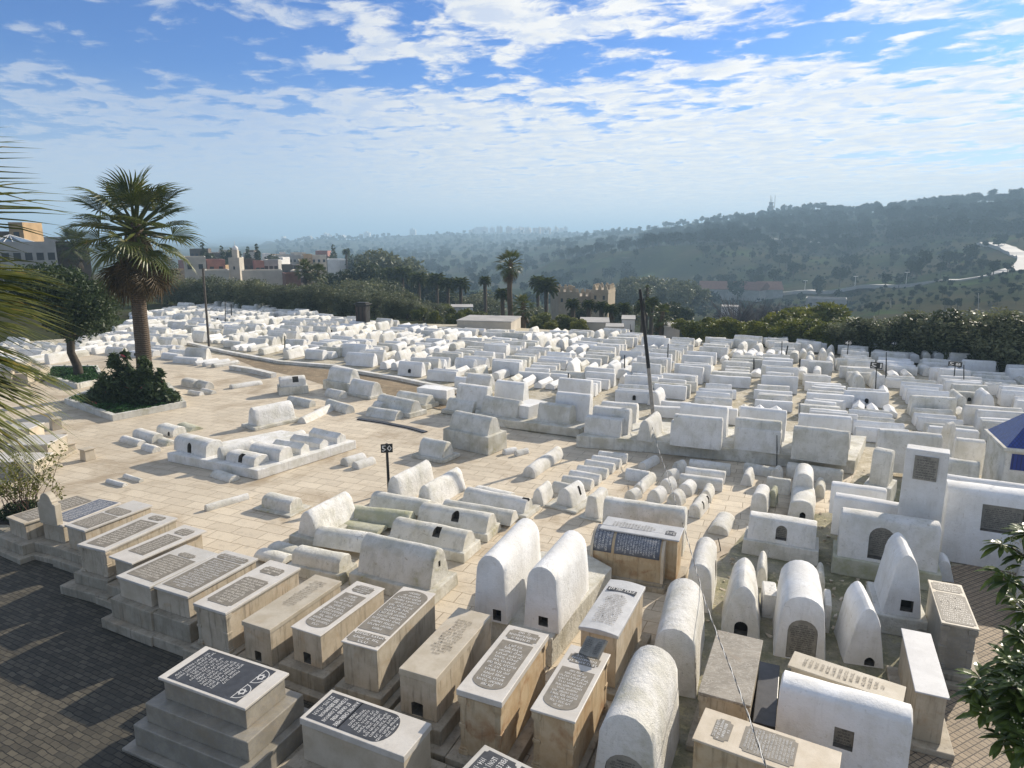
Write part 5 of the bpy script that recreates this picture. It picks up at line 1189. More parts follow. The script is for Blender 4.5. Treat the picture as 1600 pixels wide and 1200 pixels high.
def trunkmesh(name, h, r0, limbs, seed, mat, top=0.7):
    r = random.Random(seed); mb = MB(); pts = [(0, 0, -0.3)]; x = y = 0
    for k in range(1, 5):
        x += r.uniform(-1, 1) * h * 0.04; y += r.uniform(-1, 1) * h * 0.04; pts.append((x, y, h * k / 4))
    mb.tube(pts, [r0 * 1.25, r0, r0 * 0.85, r0 * 0.75, r0 * 0.6], 8)
    for i in range(limbs):
        a = 2 * math.pi * i / limbs + r.uniform(-0.4, 0.4); L = h * r.uniform(0.7, 1.1)
        b = Vector(pts[3]).lerp(Vector(pts[4]), r.random())
        e = b + Vector((math.cos(a) * L * 0.75, math.sin(a) * L * 0.75, L * 0.85)); m = b.lerp(e, 0.5) + Vector((0, 0, -0.06 * L))
        mb.tube([b, m, e], [r0 * 0.5, r0 * 0.32, r0 * 0.1], 6)
    return mb.mesh(name, mat, 60)
def blobset(r, n, R0, H, zc, flat=1.0):
    out = []
    for i in range(n):
        a = r.uniform(0, 6.28); q = r.random() ** 0.6 * R0 * 0.62
        rr = R0 * r.uniform(0.36, 0.58)
        out.append(((math.cos(a) * q, math.sin(a) * q, zc + r.uniform(-0.32, 0.36) * H * (1 - q / R0 * 0.6)), (rr, rr, rr * 0.8 * flat)))
    return out
PROTO = {}
def proto(kind, i):
    k = (kind, i)
    if k in PROTO: return PROTO[k]
    r = random.Random(hash(kind) % 1000 + i if False else sum(map(ord, kind)) + i * 17)
    if kind == 'olive': cm = leafmesh('crown', blobset(r, 11, 2.6, 3.6, 3.0) + blobset(r, 7, 2.6, 1.6, 1.3), 6800, 0.17, [LOlive], i + 3, flower=0); tm = trunkmesh('trunk', 1.6, 0.16, 5, i, MBark)
    elif kind == 'citrus': cm = leafmesh('crown', blobset(r, 9, 2.0, 2.6, 2.3) + blobset(r, 5, 2.0, 1.0, 1.1), 5400, 0.19, [LCit], i + 31); tm = trunkmesh('trunk', 1.3, 0.12, 4, i, MBark)
    elif kind == 'dark': cm = leafmesh('crown', blobset(r, 10, 2.3, 4.6, 3.6) + blobset(r, 6, 2.3, 1.6, 1.4), 6000, 0.24, [LDark], i + 57); tm = trunkmesh('trunk', 2.0, 0.18, 4, i, MBark)
    elif kind == 'conifer': cm = leafmesh('crown', [((0, 0, 1.6 + k_ * 0.85), (1.25 - k_ * 0.16, 1.25 - k_ * 0.16, 0.7)) for k_ in range(7)], 2600, 0.3, [LDark], i + 77); tm = trunkmesh('trunk', 3.0, 0.16, 3, i, MBark)
    elif kind == 'broad': cm = leafmesh('crown', blobset(r, 14, 3.4, 4.6, 4.2), 5200, 0.30, [LOlive], i + 91); tm = trunkmesh('trunk', 2.4, 0.3, 6, i, MBark)
    elif kind == 'bare':
        mb = MB(); q = random.Random(i)
        for _ in range(260):
            a = q.uniform(0, 6.28); e = Vector((math.cos(a) * q.uniform(0.5, 2.6), math.sin(a) * q.uniform(0.5, 2.6), q.uniform(1.5, 4))); mb.tube([(0, 0, 0.6), e * 0.5 + Vector((0, 0, 0.5)), e], [0.022, 0.012, 0.006], 3, cap=False)
        cm = mb.mesh('crown', plain('bare_twigs', (0.10, 0.075, 0.075), 0.9)); tm = trunkmesh('trunk', 1.2, 0.14, 3, i, MBark)
    PROTO[k] = (cm, tm); return PROTO[k]
HT = {'olive': 4.9, 'citrus': 3.8, 'dark': 6.0, 'conifer': 7.3, 'broad': 6.8, 'bare': 4.0}
rt = random.Random(5)
def ptree(name, kind, label, x, ytop, dist, wfac=1.0, group=None, cat='tree', ybase=None):
    b = PD(x, 480, dist); zb = terr(b.x, b.y); H = PD(x, ytop, dist).z - zb
    cm, tm = proto(kind, rt.randrange(3 if kind != 'broad' else 2)); s = H / HT[kind]
    o = empty(name, (b.x, b.y, zb), rt.uniform(0, 6.28)); tag(o, label, cat, group)
    c = link('crown', cm, o); t = link('trunk', tm, o)
    o.scale = (s * wfac, s * wfac, s); return o
# olives behind the left graves
xs = [150, 172, 196, 262, 285, 308, 330, 352, 374, 396, 418, 440, 463, 486, 510, 535]
for i, x in enumerate(xs):
    yt = (458, 452, 450, 436, 437, 434, 433, 436, 438, 434, 437, 440, 444, 439, 442, 448)[i]
    ptree('olive_tree', 'olive', 'grey-green olive tree in the dense row closing off the left graves', x, yt + rt.uniform(-3, 3), [125, 122, 118, 110, 108, 106, 104, 101, 99, 97, 95, 93, 91, 89, 88, 86][i], 1.15, 'olive trees behind the left graves')
for i, (x, yt, d) in enumerate([(560, 455, 86), (585, 452, 88), (612, 456, 84), (636, 462, 83), (662, 472, 82), (600, 440, 98), (640, 450, 97), (680, 468, 90), (550, 436, 104), (575, 430, 110)]):
    ptree('olive_tree', 'olive', 'shaggy olive tree right of the tall black lantern house', x, yt, d, 1.1, 'olive trees right of the black lantern house')
for i, (x, yt, d) in enumerate([(655, 480, 80), (680, 484, 79), (712, 486, 84), (700, 474, 92), (740, 480, 90), (838, 497, 78), (862, 499, 77), (885, 490, 80), (905, 497, 76), (850, 486, 86)]):
    ptree('citrus_tree', 'citrus', 'bushy yellow-green citrus tree near the flat-roofed hut', x, yt, d, 1.2, 'citrus trees by the hut')
for i, (x, yt, d) in enumerate([(1075, 496, 70), (1098, 494, 69), (1122, 497, 68), (1146, 494, 67), (1170, 499, 67), (1195, 503, 66), (1220, 498, 66), (1245, 500, 66), (1268, 497, 66), (1290, 503, 64), (1312, 505, 64), (1235, 484, 74), (1262, 478, 78), (1285, 470, 82), (1310, 478, 80), (1205, 488, 76)]):
    ptree('citrus_tree', 'citrus', 'round orange tree with golden-green leaves behind the right-hand graves', x, yt, d, 1.25, 'orange trees behind the right-hand graves')
for i, x in enumerate(range(1330, 1660, 19)):
    ptree('hedge_tree', 'dark' if i % 2 else 'olive', 'dark clipped-looking tree in the tall hedge row on the right', x, (497, 492, 488, 494, 484, 478, 489, 492, 486, 480, 492, 488, 478, 484, 490, 482, 488, 490)[i % 18], 63 - i * 0.35, 1.15, 'dark trees of the right-hand hedge row')
for i, (x, yt, d, k, w) in enumerate([(530, 418, 150, 'dark', 1.0), (572, 405, 150, 'dark', 1.1), (592, 410, 148, 'dark', 1.0), (552, 420, 160, 'dark', 1), (640, 418, 170, 'dark', 1.2), (668, 424, 165, 'dark', 1.2), (700, 440, 150, 'dark', 1.3), (740, 452, 140, 'olive', 1.3), (765, 458, 130, 'olive', 1.3), (826, 474, 110, 'olive', 1.2), (905, 478, 105, 'dark', 1.2), (1060, 462, 120, 'dark', 1.0), (1040, 470, 110, 'dark', 1.2), (985, 470, 120, 'olive', 1.2)]):
    ptree('garden_tree', k, 'dark leafy tree in the gardens between the graves and the valley', x, yt, d, w, 'trees of the gardens below the graves')
ptree('broadleaf_tree', 'broad', 'large rounded olive-green tree alone above the gardens, left of centre', 615, 381, 210, 1.1)
for i, (x, yt, d, w) in enumerate([(980, 432, 260, 1.0), (1002, 428, 265, 1.1), (1024, 426, 260, 1.2), (1048, 430, 262, 1.2), (1075, 432, 255, 1.3), (968, 440, 250, 1.0), (1000, 442, 240, 1.2), (1062, 440, 245, 1.2)]):
    ptree('eucalyptus_tree', 'broad', 'tall eucalyptus tree in the valley clump right of the crenellated building', x, yt, d, w * 0.8, 'eucalyptus clump in the valley')
for i, (x, yt) in enumerate([(1150, 462), (1185, 466), (1215, 470), (1165, 474), (1235, 474)]):
    ptree('bare_tree', 'bare', 'leafless purplish-brown tree behind the orange trees', x, yt, 130 + i * 3, 1.4, 'leafless trees behind the orange trees')
for i, (x, yt, d, k) in enumerate([(325, 379, 230, 'conifer'), (339, 386, 220, 'dark'), (354, 384, 240, 'conifer'), (366, 384, 235, 'dark'), (394, 386, 240, 'conifer'), (408, 382, 235, 'conifer'), (425, 396, 260, 'dark'), (462, 392, 320, 'dark'), (484, 391, 330, 'dark'), (525, 383, 300, 'conifer'), (517, 388, 300, 'dark'), (548, 389, 280, 'conifer'), (560, 395, 270, 'dark'), (500, 398, 310, 'dark'), (575, 394, 260, 'dark'), (640, 392, 330, 'dark')]):
    ptree('town_tree', k, 'dark tree rising among the roofs of the town on the left', x, yt, d, 0.9, 'trees among the town roofs')
# big dark tree beside the fan palm
def bigtree():
    b = G(122, 590); o = empty('broadleaf_tree', b); tag(o, 'dark evergreen tree with a slanting trunk left of the fan palm', 'tree')
    r = random.Random(3); bl = blobset(r, 16, 3.7, 5.4, 5.0); bl = [((c[0] + 0.4, c[1], c[2]), q) for c, q in bl]
    link('crown', leafmesh('crown', bl, 26000, 0.17, [LBush], 8, gsc=0.9), o)
    mb = MB(); mb.tube([(0.1, 0, -0.2), (0.05, 0, 0.8), (-0.25, 0, 1.7), (-0.15, 0, 2.6), (0.1, 0, 3.6)], [0.32, 0.26, 0.24, 0.24, 0.16], 10)
    for a, L in ((0.2, 2.6), (1.5, 2.2), (2.7, 2.6), (4.0, 2.3), (5.2, 2.5)):
        mb.tube([(-0.15, 0, 2.5), (math.cos(a) * L * 0.5, math.sin(a) * L * 0.5, 3.5), (math.cos(a) * L, math.sin(a) * L, 4.9)], [0.14, 0.09, 0.03], 7)
    mb.build('trunk', MBark, o, 60)
bigtree()
# planted beds
def bed(name, label, px, leaves, size, seed):
    pts = [G(x, y) for x, y in px]; c = sum(pts, Vector()) / len(pts); c.z = 0
    o = empty(name, c); tag(o, label, 'planted bed'); n = len(pts)
    mb = MB(); mb.prism([(p.x - c.x, p.y - c.y) for p in pts], 0, 0.16); s = mb.build('soil', MSoil, o)
    bm = bmesh.new(); bm.from_mesh(s.data); bmesh.ops.recalc_face_normals(bm, faces=bm.faces[:]); bm.to_mesh(s.data); bm.free()
    mb = MB()
    for i in range(n):
        a, b = pts[i] - c, pts[(i + 1) % n] - c; t = (b - a).normalized(); nn_ = Vector((-t.y, t.x, 0)) * 0.12
        vs = []
        for z in (0, 0.32):
            for p in (a - nn_ - t * 0.12, b - nn_ + t * 0.12, b + nn_ + t * 0.12, a + nn_ - t * 0.12): vs.append((p.x, p.y, z + i * 0.002))
        mb.add(vs, [(3, 2, 1, 0), (4, 5, 6, 7), (0, 1, 5, 4), (1, 2, 6, 5), (2, 3, 7, 6), (3, 0, 4, 7)])
    e = mb.build('edging', MWo, o); bm = bmesh.new(); bm.from_mesh(e.data); bmesh.ops.recalc_face_normals(bm, faces=bm.faces[:]); bm.to_mesh(e.data); bm.free()
    r = random.Random(seed); xs_ = [p.x for p in pts]; ys_ = [p.y for p in pts]; vs = []; fs = []; k = 0
    poly = [(p.x, p.y) for p in pts]
    while k < leaves:
        x, y = r.uniform(min(xs_), max(xs_)), r.uniform(min(ys_), max(ys_))
        if not inpoly(x, y, poly): continue
        k += 1; z = 0.17 + 0.28 * max(0, noise.noise(Vector((x, y, seed)) * 1.6) + 0.5) * r.random() ** 0.5
        a = Vector((r.gauss(0, 1), r.gauss(0, 1), r.gauss(0, 0.6))).normalized(); b = a.cross(Vector((r.gauss(0, .4), r.gauss(0, .4), 1))).normalized(); s_ = size * r.uniform(0.6, 1.4)
        p = Vector((x - c.x, y - c.y, z)); i0 = len(vs); vs += [tuple(p - a * s_), tuple(p + b * s_ * 0.6), tuple(p + a * s_), tuple(p - b * s_ * 0.6)]; fs.append((i0, i0 + 1, i0 + 2, i0 + 3))
    me = bpy.data.meshes.new('ground_cover'); me.from_pydata(vs, [], fs); me.materials.append(LGreen); l_ = link('ground_cover', me, o); l_['kind'] = 'stuff'
    return o
bed('planted_bed', 'white-edged bed of green ground cover around the fan palm and oleander', [(107, 631), (179, 657), (287, 636), (262, 606), (160, 610)], 9000, 0.07, 1)
bed('planted_bed', 'white-edged green bed around the dark evergreen tree', [(70, 592), (122, 607), (163, 598), (150, 578), (80, 578)], 5000, 0.07, 2)
def bush(name, label, px, blobs, n, size, mats, seed, flower=0.0, cat='bush', stems=9):
    b = G(*px); o = empty(name, b); tag(o, label, cat)
    link('foliage', leafmesh('foliage', blobs, n, size, mats, seed, flower=flower, elong=2.2), o)
    r = random.Random(seed); mb = MB()
    for i in range(stems):
        a = r.uniform(0, 6.28); c, rd = r.choice(blobs); mb.tube([(0, 0, 0), Vector(c) * 0.5 + Vector((math.cos(a), math.sin(a), 0)) * 0.2, Vector(c)], [0.03, 0.022, 0.01], 5)
    mb.build('stems', MBark, o); return o
bush('oleander_bush', 'large dark oleander with a few pink flowers around the fan palm trunk', (212, 634), [((-0.9, 0, 1.0), (0.9, 0.9, 1.0)), ((0.2, 0, 1.1), (0.9, 0.9, 1.1)), ((1.2, -0.2, 0.8), (0.8, 0.8, 0.8)), ((-0.9, 0, 2.1), (0.35, 0.35, 0.9)), ((-0.3, 0.1, 2.4), (0.3, 0.3, 0.7)), ((0.7, 0, 2.0), (0.4, 0.4, 0.8)), ((2.0, -0.4, 0.5), (0.6, 0.6, 0.45)), ((-1.7, -0.2, 0.6), (0.7, 0.7, 0.55)), ((1.5, 0, 1.5), (0.3, 0.3, 0.6)), ((-1.5, 0, 1.5), (0.3, 0.3, 0.6))], 12000, 0.16, [LBush, MFlow], 41, 0.006)
def rosebush():
    b = G(45, 812); o = empty('rose_bush', b); tag(o, 'straggly rose bush with thin reddish stems and yellowing leaves at the left edge', 'bush')
    r = random.Random(9); mb = MB(); tips = []
    for i in range(46):
        a = r.uniform(0, 6.28); h = r.uniform(0.9, 2.3); q = r.uniform(0.15, 1.1); s0 = Vector((r.uniform(-0.5, 0.5), r.uniform(-0.35, 0.35), 0.1))
        p1 = s0 + Vector((math.cos(a) * q * 0.4, math.sin(a) * q * 0.4, h * 0.55)); p2 = s0 + Vector((math.cos(a) * q, math.sin(a) * q, h)); mb.tube([s0, p1, p2], [0.012, 0.009, 0.005], 4); tips += [p2, p1.lerp(p2, 0.5), p1.lerp(p2, 0.75)]
    mb.build('stems', plain('rose_stems', (0.13, 0.07, 0.05), 0.8), o)
    bl = [((t.x, t.y, t.z), (0.16, 0.16, 0.16)) for t in tips]
    link('foliage', leafmesh('foliage', bl, 1700, 0.07, [LYel], 5, gap=-3), o)
    link('undergrowth', leafmesh('undergrowth', [((0, 0, 0.3), (0.9, 0.6, 0.35))], 2600, 0.07, [LBush], 6, gap=-3), o)
    mb = MB(); mb.box(-1.0, 1.0, -0.7, 0.7, 0, 0.14); bevel(mb.build('soil_heap', MSoil, o), 0.06, 2)
rosebush()
# ------------------------------------------------------------------ palms
def fanmesh(name, Rb, pet, seed, mat, nseg=26, droop=0.35, spread=115, wseg=1.0, curl=0.5, close=0.35):
    """a costapalmate leaf: stalk along +X then a fan of pleated segments with hanging tips"""
    r = random.Random(seed); mb = MB()
    def arc(s): return Vector((s, 0, -droop * (s / (pet + Rb)) ** 2 * (pet + Rb) * 0.35))
    mb.tube([arc(pet * k / 5) for k in range(6)], [0.035, 0.03, 0.026, 0.022, 0.018, 0.014], 5)
    c = arc(pet); sec = [0.0, 0.3, 0.58, 0.82, 1.0]
    for i in range(nseg):
        a = R(-spread + 2 * spread * (i + 0.5) / nseg); L = Rb * (1 - 0.28 * abs(a) / R(spread)) * r.uniform(0.92, 1.05)
        da = R(spread) / nseg * 0.98; pts = []; tipd = r.uniform(0.7, 1.5) * curl
        for s in sec:
            d = s * L; wd = d * math.tan(da) if s < 0.5 else 0.5 * L * math.tan(da) * wseg * (1 - (s - 0.5) / 0.5) ** 0.8 * 1.05
            x, y = math.cos(a) * d, math.sin(a) * d
            z = -droop * 0.5 * d * d / Rb - tipd * max(0, s - 0.45) ** 2 * L + close * abs(math.sin(a)) * d * 0.8
            wob = r.uniform(-0.02, 0.02) * L * s
            nx, ny = -math.sin(a), math.cos(a)
            ctr = c + Vector((x + nx * wob, y + ny * wob, z)); pts.append((ctr - Vector((nx, ny, 0)) * wd, ctr + Vector((0, 0, wd * 0.6)), ctr + Vector((nx, ny, 0)) * wd))
        vs = [p for t in pts for p in t]; fs = []
        for k in range(len(sec) - 1): fs += [(k * 3, k * 3 + 1, k * 3 + 4, k * 3 + 3), (k * 3 + 1, k * 3 + 2, k * 3 + 5, k * 3 + 4)]
        mb.add(vs, fs)
    return mb.mesh(name, mat)
def orient(d, roll=0.0):
    d = Vector(d).normalized(); q = d.to_track_quat('X', 'Z'); return (q @ Matrix.Rotation(roll, 3, 'X').to_quaternion()).to_euler()
def fan_palm(label, base, H, Rc, trunk_r, green, dead, seed, name='fan_palm', group=None, meshes=None, tilt=0.0):
    r = random.Random(seed); o = empty(name, base); tag(o, label, 'palm tree', group); n = 14; o.rotation_euler = (0, tilt, 0)
    mb = MB(); k = 16; pts = [(0.06 * math.sin(i * 0.5), 0, -0.2 + (H + 0.2) * i / k) for i in range(k + 1)]
    mb.tube(pts, [trunk_r * (1.3 if i == 0 else 1.0 - 0.2 * i / k) * (1 + 0.02 * ((-1) ** i)) for i in range(k + 1)], n); mb.build('trunk', MPBark, o, 60)
    gm, dm = meshes
    for i in range(green):
        t = (i + 0.5) / green; el = 84 - 128 * t ** 0.85; az = i * 137.5 + r.uniform(-12, 12)
        e, a = R(el + r.uniform(-6, 6)), R(az); d = (math.cos(e) * math.cos(a), math.cos(e) * math.sin(a), math.sin(e))
        f = link('frond', r.choice(gm), o, (d[0] * 0.2, d[1] * 0.2, H - 0.1 - 0.7 * t), orient(d, R(r.uniform(-25, 25)))); s = r.uniform(0.88, 1.1) * Rc; f.scale = (s, s, s)
    for i in range(dead):
        el = r.uniform(-88, -60); az = r.uniform(0, 360); e, a = R(el), R(az); d = (math.cos(e) * math.cos(a), math.cos(e) * math.sin(a), math.sin(e))
        f = link('dead_frond', r.choice(dm), o, (math.cos(a) * trunk_r * 1.0, math.sin(a) * trunk_r * 1.0, H - 0.6 - r.random() * 0.9), orient(d, R(r.uniform(-60, 60)))); s = r.uniform(0.7, 1.15) * Rc; f.scale = (s, s, s)
    return o
GM = [fanmesh('frond', 0.52, 0.50, s, LPalm, 26, 0.35, 112, 1.0, 0.5) for s in (1, 2, 3)] + [fanmesh('frond', 0.50, 0.46, 4, LPalm, 24, 0.6, 105, 0.9, 0.8)]
DM = [fanmesh('dead_frond', 0.50, 0.42, s, LDead, 18, 0.2, 70, 0.8, 0.4, close=-0.8) for s in (11, 12)]
b = G(226, 610)
fan_palm('tall fan palm with a shaggy skirt of dead leaves standing in the white-edged bed', b, 10.0, 3.7, 0.45, 36, 64, 3, meshes=(GM, DM), tilt=R(3.2))
def far_fan(label, x, ytop, dist, crown_px, seed, name='fan_palm', group=None, tr=0.3):
    p = PD(x, 480, dist); zb = terr(p.x, p.y); top = PD(x, ytop, dist).z; s = crown_px / F_PX * math.hypot(dist, 0) * 1.0 / 2
    return fan_palm(label, Vector((p.x, p.y, zb)), top - zb - s * 0.85, s, tr, 34, 14, seed, name, group, (GM, DM))
far_fan('slender fan palm standing alone in the centre above the hut', 797, 387, 78, 45, 21, tr=0.33)
far_fan('fan palm with silver-green crown at the foot of the slender one', 817, 456, 76, 40, 22)
far_fan('left of the twin fan palms in front of the town', 481, 402, 120, 36, 23)
far_fan('right of the twin fan palms in front of the town', 499, 408, 118, 36, 24)
far_fan('small fan palm right of the tall leaning pole', 1010, 443, 110, 14, 25)
far_fan('silvery fan palm in front of the white sheds', 1035, 472, 75, 34, 26)
far_fan('dark fan palm peeping from behind the shaggy fan palm, far left', 128, 352, 130, 55, 27)
# feather palms
def feather(name, L, seed, mat):
    r = random.Random(seed); mb = MB(); n = 22; ax = []
    for k in range(n + 1):
        s = k / n; ax.append(Vector((L * s * (1 - 0.15 * s), 0, L * (0.32 * s - 0.62 * s * s))))
    mb.tube(ax[::4] + [ax[-1]], 0.03, 4)
    for k in range(2, n + 1):
        ln = L * 0.30 * math.sin(math.pi * (0.12 + 0.82 * k / n)) ** 0.7
        for sd in (-1, 1):
            b_ = ax[k]; t = b_ + Vector((ln * 0.5, sd * ln * 0.8, -ln * r.uniform(0.15, 0.5))); w = Vector((0.05, 0, 0.03))
            mb.add([b_ - w, b_ + w, t], [(0, 1, 2)])
    return mb.mesh(name, mat)
FM = [feather('frond', 1.0, s, LPalm) for s in (1, 2)]
for m_ in FM: pass
def date_palm(label, x, ytop, dist, crown_px, seed, group=None):
    r = random.Random(seed); p = PD(x, 480, dist); zb = terr(p.x, p.y); top = PD(x, ytop, dist).z; s = crown_px / F_PX * dist / 2; H = max(1.0, top - zb - s * 0.4)
    o = empty('date_palm', (p.x, p.y, zb)); tag(o, label, 'palm tree', group)
    mb = MB(); mb.tube([(0, 0, -0.3), (0.05, 0, H * 0.5), (0, 0, H)], [0.38, 0.3, 0.32], 8); mb.build('trunk', MPBark, o, 60)
    for i in range(40):
        el = 75 - 105 * (i / 40); a = R(i * 137.5); e = R(el); d = (math.cos(e) * math.cos(a), math.cos(e) * math.sin(a), math.sin(e))
        f = link('frond', FM[i % 2], o, (0, 0, H), orient(d)); f.scale = (s * 1.15,) * 3
    return o
for i, (x, yt, d, c) in enumerate([(612, 425, 150, 30), (630, 424, 145, 32), (655, 432, 140, 30), (683, 434, 135, 32), (700, 440, 130, 28), (720, 440, 128, 30), (758, 436, 120, 20), (840, 437, 130, 28), (853, 442, 105, 40), (785, 456, 100, 26), (895, 472, 95, 24), (920, 473, 92, 22), (940, 476, 92, 24), (955, 480, 90, 24), (975, 478, 92, 24), (1005, 476, 90, 28), (545, 392, 260, 12), (1018, 470, 95, 26)]):
    date_palm('feather-leaved palm among the gardens below the graves', x, yt, d, c, 40 + i, 'feather palms of the gardens')
# near fan palm at the left edge
def near_palm():
    gm = [fanmesh('frond', 1.25, 0.95, 60 + s, LPalmN, 44, 0.30, 100, 0.75, 0.35, close=0.15) for s in range(4)]
    c = PD(-590, 480, 6.0); base = Vector((c.x, c.y, 0)); o = empty('near_fan_palm', base); tag(o, 'near fan palm whose long green and yellow leaf blades reach in from the left edge', 'palm tree')
    mb = MB(); mb.tube([(0, 0, -0.2), (0.03, 0, c.z * 0.5), (0, 0, c.z)], [0.36, 0.26, 0.24], 14); mb.build('trunk', MPBark, o, 60)
    r = random.Random(2)
    tg = [(-90, 190, 6.0), (-120, 120, 6.3), (-60, 290, 5.9), (-350, 300, 5.8), (-40, 400, 6.1), (-60, 450, 5.7), (-70, 560, 5.8), (-90, 600, 6.1), (-80, 640, 5.9), (-150, 720, 5.9), (-200, 440, 5.9), (-200, 480, 6.2), (-200, 520, 5.7), (-230, 580, 5.8), (-260, 650, 5.6), (-200, 500, 5.5), (-230, 560, 5.4), (-200, 460, 5.4)]
    for i, (x, y, dd) in enumerate(tg):
        t = PD(x, y, dd); d = t - c; f = link('frond', gm[i % 4], o, (0, 0, c.z), orient(d, R(r.uniform(-35, 35)))); s = 1.0 * r.uniform(0.93, 1.05); f.scale = (s, s, s)
    for i in range(16):
        el = R(r.uniform(-30, 80)); a = R(100 + 160 * i / 16); f = link('frond', gm[i % 4], o, (0, 0, c.z), orient((math.cos(el) * math.cos(a), math.cos(el) * math.sin(a), math.sin(el)), R(r.uniform(-30, 30))))
near_palm()
# loquat at the right edge
def loquat():
    r = random.Random(14); P = [PD(x, y, d) for x, y, d in [(1580, 856, 8.2), (1600, 835, 8.3), (1574, 905, 8.0), (1592, 950, 8.0), (1605, 985, 8.1), (1556, 1052, 7.2), (1575, 1040, 7.2), (1600, 1050, 7.1), (1545, 1090, 7.1), (1570, 1100, 6.9), (1598, 1100, 6.9), (1560, 1135, 6.9), (1590, 1150, 6.7), (1615, 1120, 6.8), (1630, 1060, 7.0), (1640, 960, 7.8), (1640, 880, 8.0), (1660, 1120, 6.9), (1535, 1075, 7.3), (1580, 1075, 6.8), (1610, 1010, 7.6), (1605, 1170, 6.6), (1640, 1160, 6.6)]]
    b = PD(1760, 1080, 7.4); b.z = 0; o = empty('loquat_tree', b); tag(o, 'loquat with long glossy leaves and cream flower clusters at the right edge', 'tree')
    mb = MB(); mb.tube([(0, 0, -0.1), (0.05, 0, 1.5), (-0.1, 0, 3.4), (-0.2, 0, 6.2)], [0.12, 0.10, 0.08, 0.03], 8)
    for p in P:
        q = p - b; z0 = max(0.6, min(q.z - 0.3, 5.6)); mb.tube([(-0.05, 0, z0), (q.x * 0.5, q.y * 0.5, (z0 + q.z) / 2 + 0.1), q], [0.035, 0.025, 0.01], 5)
    mb.build('trunk', MBark, o, 60)
    vs = MB(); fl = MB()
    for p in P:
        q = p - b
        for cl_ in range(2):
            q2 = q + Vector((r.uniform(-.08, .08), r.uniform(-.1, .1), r.uniform(-.1, .08)))
            for k in range(15):
                a = k * 2.4 + r.uniform(-.3, .3); el = r.uniform(-0.7, 0.8); d = Vector((math.cos(a) * math.cos(el), math.sin(a) * math.cos(el), math.sin(el))); L = r.uniform(0.16, 0.25); w = L * 0.15
                sd = d.cross(Vector((0, 0, 1))).normalized(); up = sd.cross(d)
                def pt(s, ws): return q2 + d * (L * s) - Vector((0, 0, 1)) * (0.35 * L * s * s) , ws
                rows_ = []
                for s, ws in ((0.05, 0.15), (0.35, 0.85), (0.65, 1.0), (0.88, 0.5), (1.0, 0.03)):
                    c_, _ = pt(s, ws); rows_ += [c_ - sd * w * ws + up * w * 0.25 * ws, c_, c_ + sd * w * ws + up * w * 0.25 * ws]
                fs = []
                for j in range(4): fs += [(j * 3, j * 3 + 1, j * 3 + 4, j * 3 + 3), (j * 3 + 1, j * 3 + 2, j * 3 + 5, j * 3 + 4)]
                vs.add(rows_, fs)
        if r.random() < 0.6:
            for k in range(26):
                c_ = q + Vector((r.gauss(0, .035), r.gauss(0, .035), 0.05 + abs(r.gauss(0, .04)))); s = 0.008; fl.add([c_ + Vector(v_) * s for v_ in ((1, 0, 0), (0, 1, 0), (-1, 0, 0), (0, -1, 0), (0, 0, 1), (0, 0, -1))], [(0, 1, 4), (1, 2, 4), (2, 3, 4), (3, 0, 4), (1, 0, 5), (2, 1, 5), (3, 2, 5), (0, 3, 5)])
    vs.build('foliage', LLoq, o); fl.build('blossom', MCream, o)
loquat()
# ------------------------------------------------------------------ hill trees
def hilltree(seed, H, Rr, flat):
    r = random.Random(seed); mb = MB(); mb.tube([(0, 0, -1), (0.1, 0, H * 0.3), (0.2, 0, H * 0.62)], [0.35, 0.28, 0.2], 5, 1)
    for i in range(3):
        a = r.uniform(0, 6.28); mb.tube([(0.1, 0, H * 0.35), (math.cos(a) * Rr * 0.5, math.sin(a) * Rr * 0.5, H * 0.7)], [0.2, 0.08], 4, 1)
    bl = [((math.cos(a) * q, math.sin(a) * q, H * (0.68 + r.uniform(-0.12, 0.14) * (2 - flat))), (Rr * r.uniform(0.4, 0.6), Rr * r.uniform(0.4, 0.6), H * 0.2 * flat)) for a, q in [(r.uniform(0, 6.28), r.uniform(0, Rr * 0.6)) for _ in range(8)]]
    cm = leafmesh('c', bl, 420, 1.15, [LHill], seed, gsc=0.4)
    mb.add([v_.co for v_ in cm.vertices], [tuple(f.vertices) for f in cm.polygons]); bpy.data.meshes.remove(cm)
    return mb.mesh('hill_tree', [LHill, MBark])
HM = [hilltree(1, 11, 5.0, 0.9), hilltree(2, 9, 5.0, 0.7), hilltree(3, 13, 4.6, 1.2), hilltree(4, 10, 5.6, 1.0), hilltree(5, 12, 4.0, 1.4)]
rh = random.Random(77); spots = []
def addspot(x, d, s, reg): 
    p = PD(x, 375, d); spots.append((d / s, p.x, p.y, terr(p.x, p.y), s * rh.uniform(0.75, 1.25), reg))
for x in range(930, 1660, 5):                       # skyline of the right-hand hill
    cr = [(880, 1700), (960, 1400), (1050, 1250), (1130, 1150), (1210, 1100), (1300, 1030), (1400, 1000), (1500, 960), (1600, 920), (1800, 900)]
    for (xa, da), (xb, db) in zip(cr, cr[1:]):
        if xa <= x <= xb: dc = da + (db - da) * (x - xa) / (xb - xa)
    addspot(x + rh.uniform(-4, 4), dc - rh.uniform(0, 25), 1.0 if x > 1100 else 0.95, 'skyline')
for i in range(1500):                                # wooded upper slope
    x = rh.uniform(1000, 1690); d = rh.uniform(600, 1000)
    if noise.noise(Vector((x * 0.02, d * 0.01, 0))) > -0.3: addspot(x, d, 0.9, 'slope')
for i in range(260):                                 # thin trees on the lower slopes
    x = rh.uniform(1100, 1680); d = rh.uniform(380, 680)
    if noise.noise(Vector((x * 0.015, d * 0.012, 5))) > -0.1 : addspot(x, d, 0.55 if i % 2 else 0.8, 'lower slope')
